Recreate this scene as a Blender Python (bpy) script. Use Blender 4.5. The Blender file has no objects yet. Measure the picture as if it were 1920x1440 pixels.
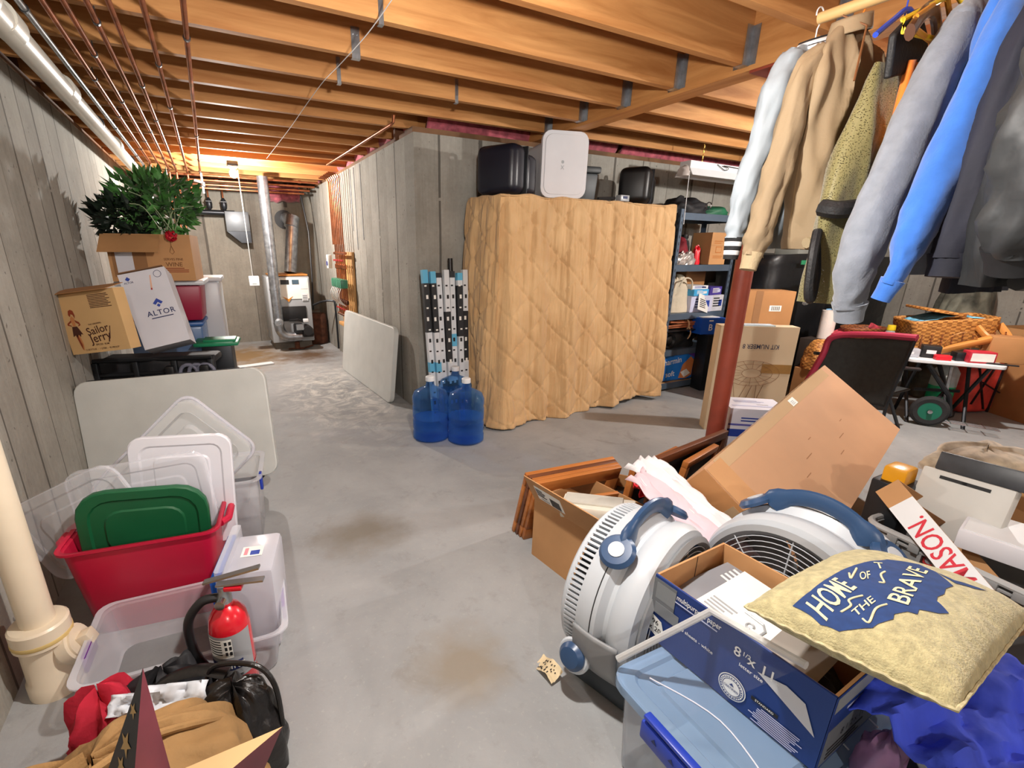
W_NEAR,W_EAST,W_FAR,W_FILL,W_FILL2,EXPO=92,125,130,55,45,0.5
import bpy, bmesh, math, random
from mathutils import Matrix, Vector, Euler, noise
random.seed(7)
PI=math.pi
SC=bpy.context.scene
COL=SC.collection
# ------------------------------------------------------------------ camera
F_,CX,CY=890.6,883.1,759.9
CR=((0.88485,-0.46580,0.00865),(-0.13670,-0.27734,-0.95100),(0.44538,0.84030,-0.30908))
EYE=Vector((0,0,1.36))
R3=Matrix(CR)
def at(u,v,ax,val):
    """point of the room seen at (u,v) on the plane axis=val"""
    d=R3.transposed()@Vector(((u-CX)/F_,(v-CY)/F_,1))
    t=(val-EYE[ax])/d[ax]
    return EYE+d*t
cd=bpy.data.cameras.new('camera'); cam=bpy.data.objects.new('camera',cd); COL.objects.link(cam)
cam.location=EYE
B=Matrix((CR[0],[-c for c in CR[1]],[-c for c in CR[2]])).transposed()
cam.rotation_euler=B.to_euler()
cd.sensor_width=36; cd.sensor_fit='HORIZONTAL'; cd.lens=F_/1920*36
cd.shift_x=(960-CX)/1920; cd.shift_y=(CY-720)/1920; cd.clip_start=.05; cd.clip_end=60
SC.camera=cam
# ------------------------------------------------------------------ materials
MT={}
def lin(c):
    c=[x/255 for x in c]
    return tuple(x/12.92 if x<=.04045 else ((x+.055)/1.055)**2.4 for x in c)+(1,)
def newmat(n):
    m=bpy.data.materials.new(n); m.use_nodes=True
    return m,m.node_tree.nodes,m.node_tree.links,m.node_tree.nodes['Principled BSDF']
def mat(n,c,rough=.55,metal=0,var=.12,vs=6,bump=0,bs=60,coat=0,sheen=0,stretch=None,alpha=1,spec=.5):
    """one procedural material: base colour broken up by noise, optional noise bump"""
    if n in MT: return MT[n]
    m,N,L,P=newmat(n)
    P.inputs['Roughness'].default_value=rough; P.inputs['Metallic'].default_value=metal
    P.inputs['Specular IOR Level'].default_value=spec
    if coat: P.inputs['Coat Weight'].default_value=coat
    if sheen: P.inputs['Sheen Weight'].default_value=sheen
    tc=N.new('ShaderNodeTexCoord'); src=tc.outputs['Object']
    if stretch:
        mp=N.new('ShaderNodeMapping'); mp.inputs['Scale'].default_value=stretch; L.new(src,mp.inputs['Vector']); src=mp.outputs['Vector']
    if var:
        nz=N.new('ShaderNodeTexNoise'); nz.inputs['Scale'].default_value=vs; nz.inputs['Detail'].default_value=5; L.new(src,nz.inputs['Vector'])
        mx=N.new('ShaderNodeMix'); mx.data_type='RGBA'
        a=lin(c); k=1-var*1.6; k2=1+var*1.2
        mx.inputs['A'].default_value=(a[0]*k,a[1]*k,a[2]*k,1); mx.inputs['B'].default_value=tuple(min(.98,x*k2) for x in a[:3])+(1,)
        cr=N.new('ShaderNodeMapRange'); cr.inputs[1].default_value=.3; cr.inputs[2].default_value=.7
        L.new(nz.outputs['Fac'],cr.inputs[0]); L.new(cr.outputs[0],mx.inputs['Factor']); L.new(mx.outputs['Result'],P.inputs['Base Color'])
    else: P.inputs['Base Color'].default_value=lin(c)
    if bump:
        nb=N.new('ShaderNodeTexNoise'); nb.inputs['Scale'].default_value=bs; nb.inputs['Detail'].default_value=4; L.new(src,nb.inputs['Vector'])
        bp=N.new('ShaderNodeBump'); bp.inputs['Strength'].default_value=bump; bp.inputs['Distance'].default_value=.01
        L.new(nb.outputs['Fac'],bp.inputs['Height']); L.new(bp.outputs['Normal'],P.inputs['Normal'])
    if alpha<1:
        tr=N.new('ShaderNodeBsdfTransparent'); mxs=N.new('ShaderNodeMixShader'); mxs.inputs[0].default_value=alpha
        L.new(tr.outputs[0],mxs.inputs[1]); L.new(P.outputs[0],mxs.inputs[2]); L.new(mxs.outputs[0],N['Material Output'].inputs['Surface'])
    MT[n]=m; return m
def clear(n,c,alpha=.3,rough=.15,tint=(255,255,255),edge=.45):
    """thin see-through plastic: a share passes straight through (tinted), edges reflect more"""
    if n in MT: return MT[n]
    m,N,L,P=newmat(n)
    P.inputs['Base Color'].default_value=lin(c); P.inputs['Roughness'].default_value=rough
    tr=N.new('ShaderNodeBsdfTransparent'); tr.inputs[0].default_value=lin(tint)
    lw=N.new('ShaderNodeLayerWeight'); lw.inputs[0].default_value=.35
    mr=N.new('ShaderNodeMapRange'); mr.inputs[3].default_value=alpha; mr.inputs[4].default_value=min(1,alpha+edge)
    L.new(lw.outputs['Facing'],mr.inputs[0])
    mx=N.new('ShaderNodeMixShader'); L.new(mr.outputs[0],mx.inputs[0]); L.new(tr.outputs[0],mx.inputs[1]); L.new(P.outputs[0],mx.inputs[2])
    L.new(mx.outputs[0],N['Material Output'].inputs['Surface'])
    MT[n]=m; return m
def emit(n,c,s):
    m,N,L,P=newmat(n); P.inputs['Base Color'].default_value=lin(c); P.inputs['Emission Color'].default_value=lin(c); P.inputs['Emission Strength'].default_value=s
    MT[n]=m; return m
# ------------------------------------------------------------------ mesh builder
_txt={}
def text_mesh(s,bold=False,sp=1.0):
    k=(s,sp)
    if k not in _txt:
        cu=bpy.data.curves.new('lettering','FONT'); cu.body=s; cu.size=1; cu.align_x='CENTER'; cu.align_y='CENTER'; cu.resolution_u=3; cu.space_character=sp; cu.offset=.009
        o=bpy.data.objects.new('lettering',cu); COL.objects.link(o)
        dg=bpy.context.evaluated_depsgraph_get(); me=bpy.data.meshes.new_from_object(o.evaluated_get(dg))
        vs=[tuple(v.co[:2]) for v in me.vertices]; fs=[tuple(p.vertices) for p in me.polygons]
        bpy.data.objects.remove(o); bpy.data.curves.remove(cu); bpy.data.meshes.remove(me)
        _txt[k]=(vs,fs)
    return _txt[k]
def frame(o,x,y):
    x=Vector(x).normalized(); y=Vector(y); z=x.cross(y).normalized(); y=z.cross(x)
    m=Matrix((x,y,z)).transposed().to_4x4(); m.translation=Vector(o); return m
def TR(x=0,y=0,z=0,rx=0,ry=0,rz=0,s=1):
    return Matrix.Translation((x,y,z))@Euler((math.radians(rx),math.radians(ry),math.radians(rz))).to_matrix().to_4x4()@Matrix.Scale(s,4)
def YPR(x,y,z,yaw,pitch=0,roll=0):
    r=math.radians
    return Matrix.Translation((x,y,z))@Matrix.Rotation(r(yaw),4,'Z')@Matrix.Rotation(r(pitch),4,'X')@Matrix.Rotation(r(roll),4,'Y')
class MB:
    def __init__(s,X=None): s.v=[];s.f=[];s.mi=[];s.ms=[];s.X=X or Matrix()
    def _m(s,m):
        if m not in s.ms: s.ms.append(m)
        return s.ms.index(m)
    def add(s,vs,fs,m,X=None):
        X=s.X@X if X is not None else s.X
        n=len(s.v); i=s._m(m)
        s.v+=[tuple(X@Vector(p)) for p in vs]
        for q in fs: s.f.append(tuple(n+k for k in q)); s.mi.append(i)
        return s
    def addbm(s,bm,m,X=None):
        bm.verts.index_update(); s.add([v.co[:] for v in bm.verts],[[v.index for v in f.verts] for f in bm.faces],m,X); bm.free(); return s
    def box(s,c,d,m,b=0,X=None,seg=2,taper=1):
        """box centred at c with size d, edges rounded by b; taper scales the bottom"""
        if b:
            bm=bmesh.new(); bmesh.ops.create_cube(bm,size=1)
            for v in bm.verts:
                k=taper if v.co.z<0 else 1
                v.co=Vector((v.co.x*d[0]*k,v.co.y*d[1]*k,v.co.z*d[2]))
            bmesh.ops.bevel(bm,geom=bm.edges[:],offset=min(b,min(d)*.49),segments=seg,affect='EDGES',profile=.5)
            for v in bm.verts: v.co+=Vector(c)
            return s.addbm(bm,m,X)
        x,y,z=[q/2 for q in d]; t=taper
        vs=[(c[0]+i*x*(t if k<0 else 1),c[1]+j*y*(t if k<0 else 1),c[2]+k*z) for k in(-1,1) for j in(-1,1) for i in(-1,1)]
        return s.add(vs,[(0,2,3,1),(4,5,7,6),(0,1,5,4),(2,6,7,3),(0,4,6,2),(1,3,7,5)],m,X)
    def obox(s,w,d,h,t,m,mi=None,X=None,floor=True):
        """open carton, origin at the bottom centre"""
        mi=mi or m
        for q,e in (((0,-d/2+t/2),(w,t)),((0,d/2-t/2),(w,t)),((-w/2+t/2,0),(t,d-2*t)),((w/2-t/2,0),(t,d-2*t))):
            s.box((q[0],q[1],h/2),(e[0],e[1],h),m,X=X)
        if floor: s.box((0,0,t/2+.0005),(w-2*t,d-2*t,t),mi,X=X)
        return s
    def tube(s,pts,r,m,n=10,X=None,caps=True,flat=1,closed=False,up=None):
        pts=[Vector(p) for p in pts]; k=len(pts); rs=r if isinstance(r,(list,tuple)) else [r]*k
        vs=[];fs=[]; u=None
        for i,p in enumerate(pts):
            if closed: t=pts[(i+1)%k]-pts[i-1]
            else: t=(pts[min(i+1,k-1)]-pts[max(i-1,0)])
            t=t.normalized() if t.length else Vector((0,0,1))
            if u is None:
                a=Vector(up) if up else (Vector((0,0,1)) if abs(t.z)<.9 else Vector((1,0,0)))
                u=(a-t*a.dot(t)).normalized()
            else:
                u=u-t*u.dot(t); u=u.normalized() if u.length>1e-6 else t.orthogonal().normalized()
            w=t.cross(u)
            for j in range(n):
                a=2*PI*j/n; vs.append(p+(u*math.cos(a)*flat+w*math.sin(a))*rs[i])
        e=k if closed else k-1
        for i in range(e):
            for j in range(n):
                a,b=i*n+j,i*n+(j+1)%n; c,d=((i+1)%k)*n+(j+1)%n,((i+1)%k)*n+j
                fs.append((a,b,c,d))
        if caps and not closed: fs.append(tuple(range(n-1,-1,-1))); fs.append(tuple((k-1)*n+j for j in range(n)))
        return s.add(vs,fs,m,X)
    def lathe(s,prof,m,n=24,X=None,a0=0,a1=2*PI,cap=True):
        full=abs(a1-a0-2*PI)<1e-6; k=n if full else n+1
        vs=[(r*math.cos(a0+(a1-a0)*j/n),r*math.sin(a0+(a1-a0)*j/n),z) for r,z in prof for j in range(k)]
        fs=[(i*k+j,i*k+(j+1)%k,(i+1)*k+(j+1)%k,(i+1)*k+j) for i in range(len(prof)-1) for j in range(n)]
        if cap and full:
            if prof[0][0]>1e-5: fs.append(tuple(range(k-1,-1,-1)))
            if prof[-1][0]>1e-5: fs.append(tuple((len(prof)-1)*k+j for j in range(k)))
        return s.add(vs,fs,m,X)
    def prism(s,poly,z0,z1,m,X=None):
        k=len(poly)
        a=sum(poly[i][0]*poly[(i+1)%k][1]-poly[(i+1)%k][0]*poly[i][1] for i in range(k))
        if a<0: poly=poly[::-1]
        vs=[(x,y,z0) for x,y in poly]+[(x,y,z1) for x,y in poly]
        fs=[tuple(range(k-1,-1,-1)),tuple(range(k,2*k))]+[(i,(i+1)%k,k+(i+1)%k,k+i) for i in range(k)]
        return s.add(vs,fs,m,X)
    def grid(s,fn,nu,nv,m,X=None,cu=False,thick=0):
        U=nu if cu else nu+1
        vs=[fn(i/nu,j/nv) for j in range(nv+1) for i in range(U)]
        fs=[(j*U+i,j*U+(i+1)%U,(j+1)*U+(i+1)%U,(j+1)*U+i) for j in range(nv) for i in range(nu)]
        return s.add(vs,fs,m,X)
    def text(s,t,size,m,X,sx=1,sp=1.0):
        vs,fs=text_mesh(t,sp=sp)
        return s.add([(x*size*sx,y*size,0) for x,y in vs],fs,m,X)
    def poly(s,pts,m,X=None):
        """flat printed shape in the xy plane of X (any outline)"""
        bm=bmesh.new(); vs=[bm.verts.new((p[0],p[1],0)) for p in pts]; es=[bm.edges.new((vs[i],vs[(i+1)%len(vs)])) for i in range(len(vs))]
        bmesh.ops.triangle_fill(bm,edges=es,use_beauty=True,use_dissolve=False,normal=(0,0,1))
        for f in bm.faces:
            if f.normal.z<0: f.normal_flip()
        return s.addbm(bm,m,X)
    def sphere(s,c,r,m,X=None,n=16,sc=(1,1,1)):
        prof=[(max(0,math.sin(PI*i/(n//2))),-math.cos(PI*i/(n//2))) for i in range(n//2+1)]
        Y=Matrix.Translation(c)@Matrix.Diagonal((r*sc[0],r*sc[1],r*sc[2],1))
        return s.lathe(prof,m,n,Y if X is None else X@Y)
    def build(s,name,parent=None,smooth=35,bevel=0,solid=0,sub=0,loc=None):
        me=bpy.data.meshes.new(name)
        o_=Vector(loc) if loc is not None else None
        me.from_pydata([tuple(Vector(p)-o_) for p in s.v] if o_ is not None else s.v,[],s.f)
        for m in s.ms: me.materials.append(m)
        me.polygons.foreach_set('material_index',s.mi)
        bm=bmesh.new(); bm.from_mesh(me); bmesh.ops.remove_doubles(bm,verts=bm.verts,dist=1e-6); bm.to_mesh(me); bm.free()
        if smooth:
            me.polygons.foreach_set('use_smooth',[True]*len(me.polygons)); me.set_sharp_from_angle(angle=math.radians(smooth))
        o=bpy.data.objects.new(name,me); COL.objects.link(o)
        if o_ is not None: o.location=o_
        if parent is not None: o.parent=parent
        if solid:
            q=o.modifiers.new('thickness','SOLIDIFY'); q.thickness=solid; q.offset=0
        if bevel:
            q=o.modifiers.new('edges','BEVEL'); q.width=bevel; q.segments=2; q.limit_method='ANGLE'; q.angle_limit=math.radians(50)
        if sub:
            q=o.modifiers.new('smooth','SUBSURF'); q.levels=sub; q.render_levels=sub
        return o
def thing(name,label,cat,X=None,group=None):
    o=bpy.data.objects.new(name,None); COL.objects.link(o); o.empty_display_size=.1
    if X is not None: o.matrix_world=X
    o['label']=label; o['category']=cat
    if group: o['group']=group
    return o
def tag(o,label,cat,group=None,kind=None):
    if label: o['label']=label
    if cat: o['category']=cat
    if group: o['group']=group
    if kind: o['kind']=kind
    return o
def struct(o): o['kind']='structure'; return o
def dup(o,parent=None):
    c=o.copy(); COL.objects.link(c)
    if parent is not None: c.parent=parent
    for ch in list(o.children): dup(ch,c)
    return c
def nz(x,y=0,z=0): return noise.noise(Vector((x,y,z)))
def arc(c,r,a0,a1,n,ax=0):
    out=[]
    for i in range(n+1):
        a=math.radians(a0+(a1-a0)*i/n); p=(r*math.cos(a),r*math.sin(a))
        out.append(Vector(c)+Vector(((0,p[0],p[1]),(p[0],0,p[1]),(p[0],p[1],0))[ax]))
    return out
def smoothpath(pts,n=6):
    """Catmull-Rom through pts"""
    P=[Vector(p) for p in pts]; out=[]
    for i in range(len(P)-1):
        a=P[max(i-1,0)];b=P[i];c=P[i+1];d=P[min(i+2,len(P)-1)]
        for k in range(n):
            t=k/n; out.append(.5*((2*b)+(c-a)*t+(2*a-5*b+4*c-d)*t*t+(3*b-a-3*c+d)*t**3))
    out.append(P[-1]); return out
def rrect(w,h,r,n=4):
    out=[]
    for cx,cy,a in ((w/2-r,h/2-r,0),(-w/2+r,h/2-r,90),(-w/2+r,-h/2+r,180),(w/2-r,-h/2+r,270)):
        for k in range(n+1):
            t=math.radians(a+90*k/n); out.append((cx+r*math.cos(t),cy+r*math.sin(t)))
    return out
# ------------------------------------------------------------------ the room
def concrete_wall(n,axis,c1=(178,174,165),c2=(138,134,125),bw=.21,off=0):
    """board-formed concrete: boards run upright, seams every bw metres along axis (0=x,1=y)"""
    m,N,L,P=newmat(n); P.inputs['Roughness'].default_value=.85; P.inputs['Specular IOR Level'].default_value=.25
    g=N.new('ShaderNodeNewGeometry'); sp=N.new('ShaderNodeSeparateXYZ'); L.new(g.outputs['Position'],sp.inputs[0])
    def mth(op,a,b=None,v=None):
        q=N.new('ShaderNodeMath'); q.operation=op
        for i,x in enumerate((a,b,v)):
            if x is None: continue
            if isinstance(x,(int,float)): q.inputs[i].default_value=x
            else: L.new(x,q.inputs[i])
        return q.outputs[0]
    u=sp.outputs[axis]; z=sp.outputs[2]
    def ntex(sc,vec,det=6,ro=.6):
        t=N.new('ShaderNodeTexNoise'); t.inputs['Scale'].default_value=sc; t.inputs['Detail'].default_value=det; t.inputs['Roughness'].default_value=ro; L.new(vec,t.inputs['Vector']); return t.outputs['Fac']
    def vec(a,b,c):
        q=N.new('ShaderNodeCombineXYZ')
        for i,x in enumerate((a,b,c)):
            if isinstance(x,(int,float)): q.inputs[i].default_value=x
            else: L.new(x,q.inputs[i])
        return q.outputs[0]
    wob=mth('MULTIPLY',mth('SUBTRACT',ntex(1.3,vec(u,0,mth('MULTIPLY',z,.8))),.5),.02)
    uu=mth('DIVIDE',mth('ADD',mth('ADD',u,off),wob),bw); fl=mth('FLOOR',uu); fr=mth('FRACT',uu)
    ed=mth('MINIMUM',fr,mth('SUBTRACT',1,fr))
    wn=N.new('ShaderNodeTexWhiteNoise'); wn.noise_dimensions='1D'; L.new(fl,wn.inputs['W']); bd=wn.outputs['Value']
    grain=ntex(1,vec(mth('MULTIPLY',u,55),mth('MULTIPLY',bd,40),mth('MULTIPLY',z,2.2)),5)
    blot=ntex(2.6,vec(u,mth('MULTIPLY',bd,3),z),6,.65)
    fine=ntex(38,g.outputs['Position'],4,.7)
    f=mth('ADD',mth('ADD',mth('MULTIPLY',bd,.42),mth('MULTIPLY',mth('SUBTRACT',blot,.5),1.5)),mth('ADD',mth('MULTIPLY',mth('SUBTRACT',grain,.5),.55),mth('MULTIPLY',mth('SUBTRACT',fine,.5),.5)))
    f=mth('ADD',f,.22)
    mx=N.new('ShaderNodeMix'); mx.data_type='RGBA'; mx.inputs['A'].default_value=lin(c2); mx.inputs['B'].default_value=lin(c1); mx.clamp_factor=True; L.new(f,mx.inputs['Factor'])
    wn2=N.new('ShaderNodeTexWhiteNoise'); wn2.noise_dimensions='1D'; L.new(mth('ROUND',uu),wn2.inputs['W'])
    wd=mth('MULTIPLY',mth('POWER',wn2.outputs['Value'],1.3),.05)
    seam=mth('LESS_THAN',ed,mth('ADD',wd,.004))
    brk=mth('GREATER_THAN',ntex(7,vec(mth('MULTIPLY',u,.3),0,z),3),.36)
    seam=mth('MULTIPLY',mth('MULTIPLY',seam,brk),.75)
    pit=mth('MULTIPLY',mth('GREATER_THAN',ntex(26,g.outputs['Position'],2),.71),.55)
    dk=mth('MAXIMUM',seam,pit)
    m2=N.new('ShaderNodeMix'); m2.data_type='RGBA'; L.new(mx.outputs['Result'],m2.inputs['A']); m2.inputs['B'].default_value=lin((70,65,60)); L.new(dk,m2.inputs['Factor'])
    L.new(m2.outputs['Result'],P.inputs['Base Color'])
    bp=N.new('ShaderNodeBump'); bp.inputs['Strength'].default_value=.55; bp.inputs['Distance'].default_value=.012
    h=mth('SUBTRACT',mth('ADD',mth('MULTIPLY',fine,.5),mth('ADD',mth('MULTIPLY',grain,.4),mth('MULTIPLY',bd,.35))),dk)
    L.new(h,bp.inputs['Height']); L.new(bp.outputs['Normal'],P.inputs['Normal'])
    return m
def floor_mat():
    m,N,L,P=newmat('concrete_floor'); P.inputs['Roughness'].default_value=.62; P.inputs['Specular IOR Level'].default_value=.35
    g=N.new('ShaderNodeNewGeometry'); pos=g.outputs['Position']
    def ntex(sc,det=6,ro=.6,d=0):
        t=N.new('ShaderNodeTexNoise'); t.inputs['Scale'].default_value=sc; t.inputs['Detail'].default_value=det; t.inputs['Roughness'].default_value=ro; t.inputs['Distortion'].default_value=d; L.new(pos,t.inputs['Vector']); return t.outputs['Fac']
    def mix(a,b,f):
        x=N.new('ShaderNodeMix'); x.data_type='RGBA'; x.clamp_factor=True
        for k,s in (('A',a),('B',b),('Factor',f)):
            if isinstance(s,tuple): x.inputs[k].default_value=s
            else: L.new(s,x.inputs[k])
        return x.outputs['Result']
    def mr(s,a,b,c=0,d=1):
        x=N.new('ShaderNodeMapRange'); x.inputs[1].default_value=a; x.inputs[2].default_value=b; x.inputs[3].default_value=c; x.inputs[4].default_value=d; L.new(s,x.inputs[0]); return x.outputs[0]
    def blob(cx,cy,rx,ry):
        mp=N.new('ShaderNodeMapping'); mp.inputs['Location'].default_value=(-cx/rx,-cy/ry,0); mp.inputs['Scale'].default_value=(1/rx,1/ry,0); L.new(pos,mp.inputs['Vector'])
        ln=N.new('ShaderNodeVectorMath'); ln.operation='LENGTH'; L.new(mp.outputs[0],ln.inputs[0])
        ad=N.new('ShaderNodeMath'); ad.operation='MULTIPLY_ADD'; L.new(ntex(5),ad.inputs[0]); ad.inputs[1].default_value=1.6; 
        L.new(ln.outputs['Value'],ad.inputs[2])
        return mr(ad.outputs[0],1.0,1.9,1,0)
    c=mix(lin((142,144,145)),lin((166,167,167)),mr(ntex(1.6,8,.62,.4),.32,.68))
    c=mix(c,lin((120,119,115)),mr(ntex(9,6,.7),.56,.78,0,.5))
    c=mix(c,lin((112,106,96)),mr(ntex(2.7,5,.7,1),.6,.74,0,.5))
    c=mix(c,lin((190,188,182)),mr(ntex(55,3),.6,.75,0,.25))
    sc=N.new('ShaderNodeMath'); sc.operation='MULTIPLY'; L.new(blob(.95,4.6,.6,1.4),sc.inputs[0]); L.new(mr(ntex(4,6,.75,1.2),.45,.62),sc.inputs[1])
    c=mix(c,lin((214,212,204)),sc.outputs[0])
    c=mix(c,lin((128,104,72)),blob(.25,6.9,.75,1.0))
    c=mix(c,lin((92,72,54)),blob(1.0,6.6,.45,.5))
    c=mix(c,lin((130,124,114)),blob(.5,2.1,.28,.22))
    c=mix(c,lin((142,134,122)),blob(.58,1.15,.2,.2))
    L.new(c,P.inputs['Base Color'])
    bp=N.new('ShaderNodeBump'); bp.inputs['Strength'].default_value=.2; bp.inputs['Distance'].default_value=.004; L.new(ntex(70,4),bp.inputs['Height']); L.new(bp.outputs['Normal'],P.inputs['Normal'])
    return m
def wood_mat(n,c1,c2,along=0,rough=.6,knots=True):
    m,N,L,P=newmat(n); P.inputs['Roughness'].default_value=rough; P.inputs['Specular IOR Level'].default_value=.3
    g=N.new('ShaderNodeNewGeometry'); oi=N.new('ShaderNodeObjectInfo')
    mp=N.new('ShaderNodeMapping'); s=[14,14,14]; s[along]=1.1; mp.inputs['Scale'].default_value=s
    tc=N.new('ShaderNodeTexCoord'); L.new(tc.outputs['Object'],mp.inputs['Vector'])
    ad=N.new('ShaderNodeVectorMath'); L.new(mp.outputs[0],ad.inputs[0]); cb=N.new('ShaderNodeCombineXYZ')
    ml=N.new('ShaderNodeMath'); ml.operation='MULTIPLY'; ml.inputs[1].default_value=50; L.new(oi.outputs['Random'],ml.inputs[0])
    for i in range(3): L.new(ml.outputs[0],cb.inputs[i])
    L.new(cb.outputs[0],ad.inputs[1])
    t=N.new('ShaderNodeTexNoise'); t.inputs['Scale'].default_value=1.1; t.inputs['Detail'].default_value=7; t.inputs['Roughness'].default_value=.62; t.inputs['Distortion'].default_value=.6; L.new(ad.outputs[0],t.inputs['Vector'])
    mr=N.new('ShaderNodeMapRange'); mr.inputs[1].default_value=.3; mr.inputs[2].default_value=.7; L.new(t.outputs['Fac'],mr.inputs[0])
    mx=N.new('ShaderNodeMix'); mx.data_type='RGBA'; mx.inputs['A'].default_value=lin(c1); mx.inputs['B'].default_value=lin(c2); L.new(mr.outputs[0],mx.inputs['Factor'])
    out=mx.outputs['Result']
    if knots:
        m2=N.new('ShaderNodeMapping'); s=[1,1,1]; s[along]=.45; m2.inputs['Scale'].default_value=s; L.new(ad.outputs[0],m2.inputs['Vector'])
        vo=N.new('ShaderNodeTexVoronoi'); vo.inputs['Scale'].default_value=.42; L.new(m2.outputs[0],vo.inputs['Vector'])
        k=N.new('ShaderNodeMapRange'); k.inputs[1].default_value=.09; k.inputs[2].default_value=.17; k.inputs[3].default_value=.75; k.inputs[4].default_value=0; L.new(vo.outputs['Distance'],k.inputs[0])
        x=N.new('ShaderNodeMix'); x.data_type='RGBA'; L.new(out,x.inputs['A']); x.inputs['B'].default_value=lin((104,60,30)); L.new(k.outputs[0],x.inputs['Factor']); out=x.outputs['Result']
    L.new(out,P.inputs['Base Color'])
    bp=N.new('ShaderNodeBump'); bp.inputs['Strength'].default_value=.15; bp.inputs['Distance'].default_value=.004; L.new(t.outputs['Fac'],bp.inputs['Height']); L.new(bp.outputs['Normal'],P.inputs['Normal'])
    MT[n]=m; return m
XL,XR,YC,YB,ZT,XE,YS=-.735,1.47,3.73,8.0,2.2,7.2,-2.6
ZJ,ZS=2.265,2.51
conc_y=concrete_wall('formed_concrete_along_y',1,bw=.245)
conc_x=concrete_wall('formed_concrete_along_x',0,bw=.36,off=.12)
conc_b=concrete_wall('formed_concrete_back',0,c1=(152,146,134),c2=(114,107,98),bw=.55)
fl=MB().box(((XL+XE)/2,(YS+YB)/2,-.06),(XE-XL+.4,YB-YS+.4,.12),floor_mat()).build('floor',smooth=0); struct(fl)
struct(MB().box((XL-.1,(YS+YB)/2,ZT/2),(.2,YB-YS,ZT),conc_y).build('wall_left',smooth=0))
struct(MB().box(((XL+XR)/2,YB+.1,ZT/2),(XR-XL+.4,.2,ZT),conc_b).build('wall_back',smooth=0))
struct(MB().box((XR+.1,(YC+YB)/2+.1,ZT/2),(.2,YB-YC-.2,ZT),conc_y).build('wall_right',smooth=0))
struct(MB().box(((XR+XE)/2,YC+.1,ZT/2),(XE-XR,.2,ZT),conc_x).build('wall_middle',smooth=0))
struct(MB().box((XE+.1,(YS+YC)/2+.1,ZT/2),(.2,YC-YS+.2,ZT),conc_y).build('wall_east',smooth=0))
struct(MB().box(((XL+XE)/2,YS-.1,ZT/2),(XE-XL+.4,.2,ZT),conc_x).build('wall_south',smooth=0))
wood=wood_mat('joist_spruce',(174,114,62),(216,158,98),0)
woody=wood_mat('girder_spruce',(170,110,58),(210,152,92),1)
osb=mat('subfloor_panel',(124,70,38),.8,var=.3,vs=22,bump=.2,bs=40)
struct(MB().box(((XL+XE)/2,(YS+YB)/2,ZS+.02),(XE-XL+.6,YB-YS+.6,.04),osb).build('ceiling',smooth=0))
# mud sills and rim boards on the walls, pink insulation stuffed between the joists
sill=mat('sill_wood',(120,86,58),.8,var=.2)
rimw=mat('rim_board',(96,62,40),.85,var=.2)
k=0
for c,d in (((XL-.07,(YS+YB)/2,ZT+.02),(.13,YB-YS,.04)),((XR+.1,(YC+YB)/2+.1,ZT+.02),(.16,YB-YC,.04)),(((XR+XE)/2,YC+.1,ZT+.02),(XE-XR,.16,.04)),(((XL+XR)/2,YB+.1,ZT+.02),(XR-XL,.16,.04))):
    k+=1; struct(MB().box(c,d,sill).build('trim_%d'%k,smooth=0))
for c,d in (((XL-.12,(YS+YB)/2,ZT+.16),(.04,YB-YS,.3)),((XR+.3,(YC+YB)/2+.1,ZT+.16),(.04,YB-YC,.3)),(((XR+XE)/2,YC+.42,ZT+.16),(XE-XR,.04,.3)),(((XL+XR)/2,YB+.16,ZT+.16),(XR-XL+.4,.04,.3)),(((XL+XE)/2,YS-.12,ZT+.16),(XE-XL,.04,.3)),((XE+.12,(YS+YC)/2,ZT+.16),(.04,YC-YS+.5,.3))):
    k+=1; struct(MB().box(c,d,rimw).build('trim_%d'%k,smooth=0))
# joists
JY=[1.87+.417*i for i in range(-10,16)]
for i,y in enumerate(JY):
    if y<YC-.05:
        segs=((XL-.06,2.552),(2.688,XE+.05))
    elif y<YB: segs=((XL-.06,XR+.12),)
    else: continue
    for a,b in segs:
        o=MB().box((0,0,0),(b-a,.04,ZS-ZJ),wood).build('ceiling_joist',smooth=0,loc=None); o.location=((a+b)/2,y,(ZS+ZJ)/2)
        struct(o)
g=MB().box((0,0,0),(.132,YC+.25-YS,.268),woody).build('ceiling_beam',smooth=0); g.location=(2.62,(YS+YC+.25)/2,2.376); struct(g)
# joists beyond the middle wall (they rest on it)
for y in (3.98,):
    o=MB().box((0,0,0),(XE-XR-.2,.04,ZS-ZJ),wood).build('ceiling_joist',smooth=0); o.location=((XE+XR)/2,y,(ZS+ZJ)/2); struct(o)
pink=mat('pink_insulation',(186,92,104),.95,var=.3,vs=14,bump=.8,bs=25,sheen=.3)
def batt(x0,x1,y,name,label):
    def fn(u,v):
        x=x0+(x1-x0)*u; a=PI*v
        return (x, y+.03*nz(x*4,v*3)-.05*math.sin(a), 2.245+.2*(1-math.cos(a))/2*.9+.03*nz(x*5,v*2,3))
    def fy(u,v):
        yy=x0+(x1-x0)*u; a=PI*v
        return (y+.03*nz(yy*4,v*3)-.05*math.sin(a), yy, 2.245+.2*(1-math.cos(a))/2*.9+.03*nz(yy*5,v*2,3))
    return fn,fy
fn,fy=batt(1.62,3.55,YC+.12,'','')
tag(MB().grid(fn,70,8,pink).build('insulation_batt',smooth=60,solid=.02),'pink fibreglass insulation stuffed along the top of the middle concrete wall','insulation')
fn,fy=batt(3.62,6.9,YC+.12,'','')
tag(MB().grid(fn,90,8,pink).build('insulation_batt',smooth=60,solid=.02),'pink fibreglass insulation above the steel shelves and hanging shop light','insulation')
fn,fy=batt(3.95,7.8,XR+.12,'','')
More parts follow.
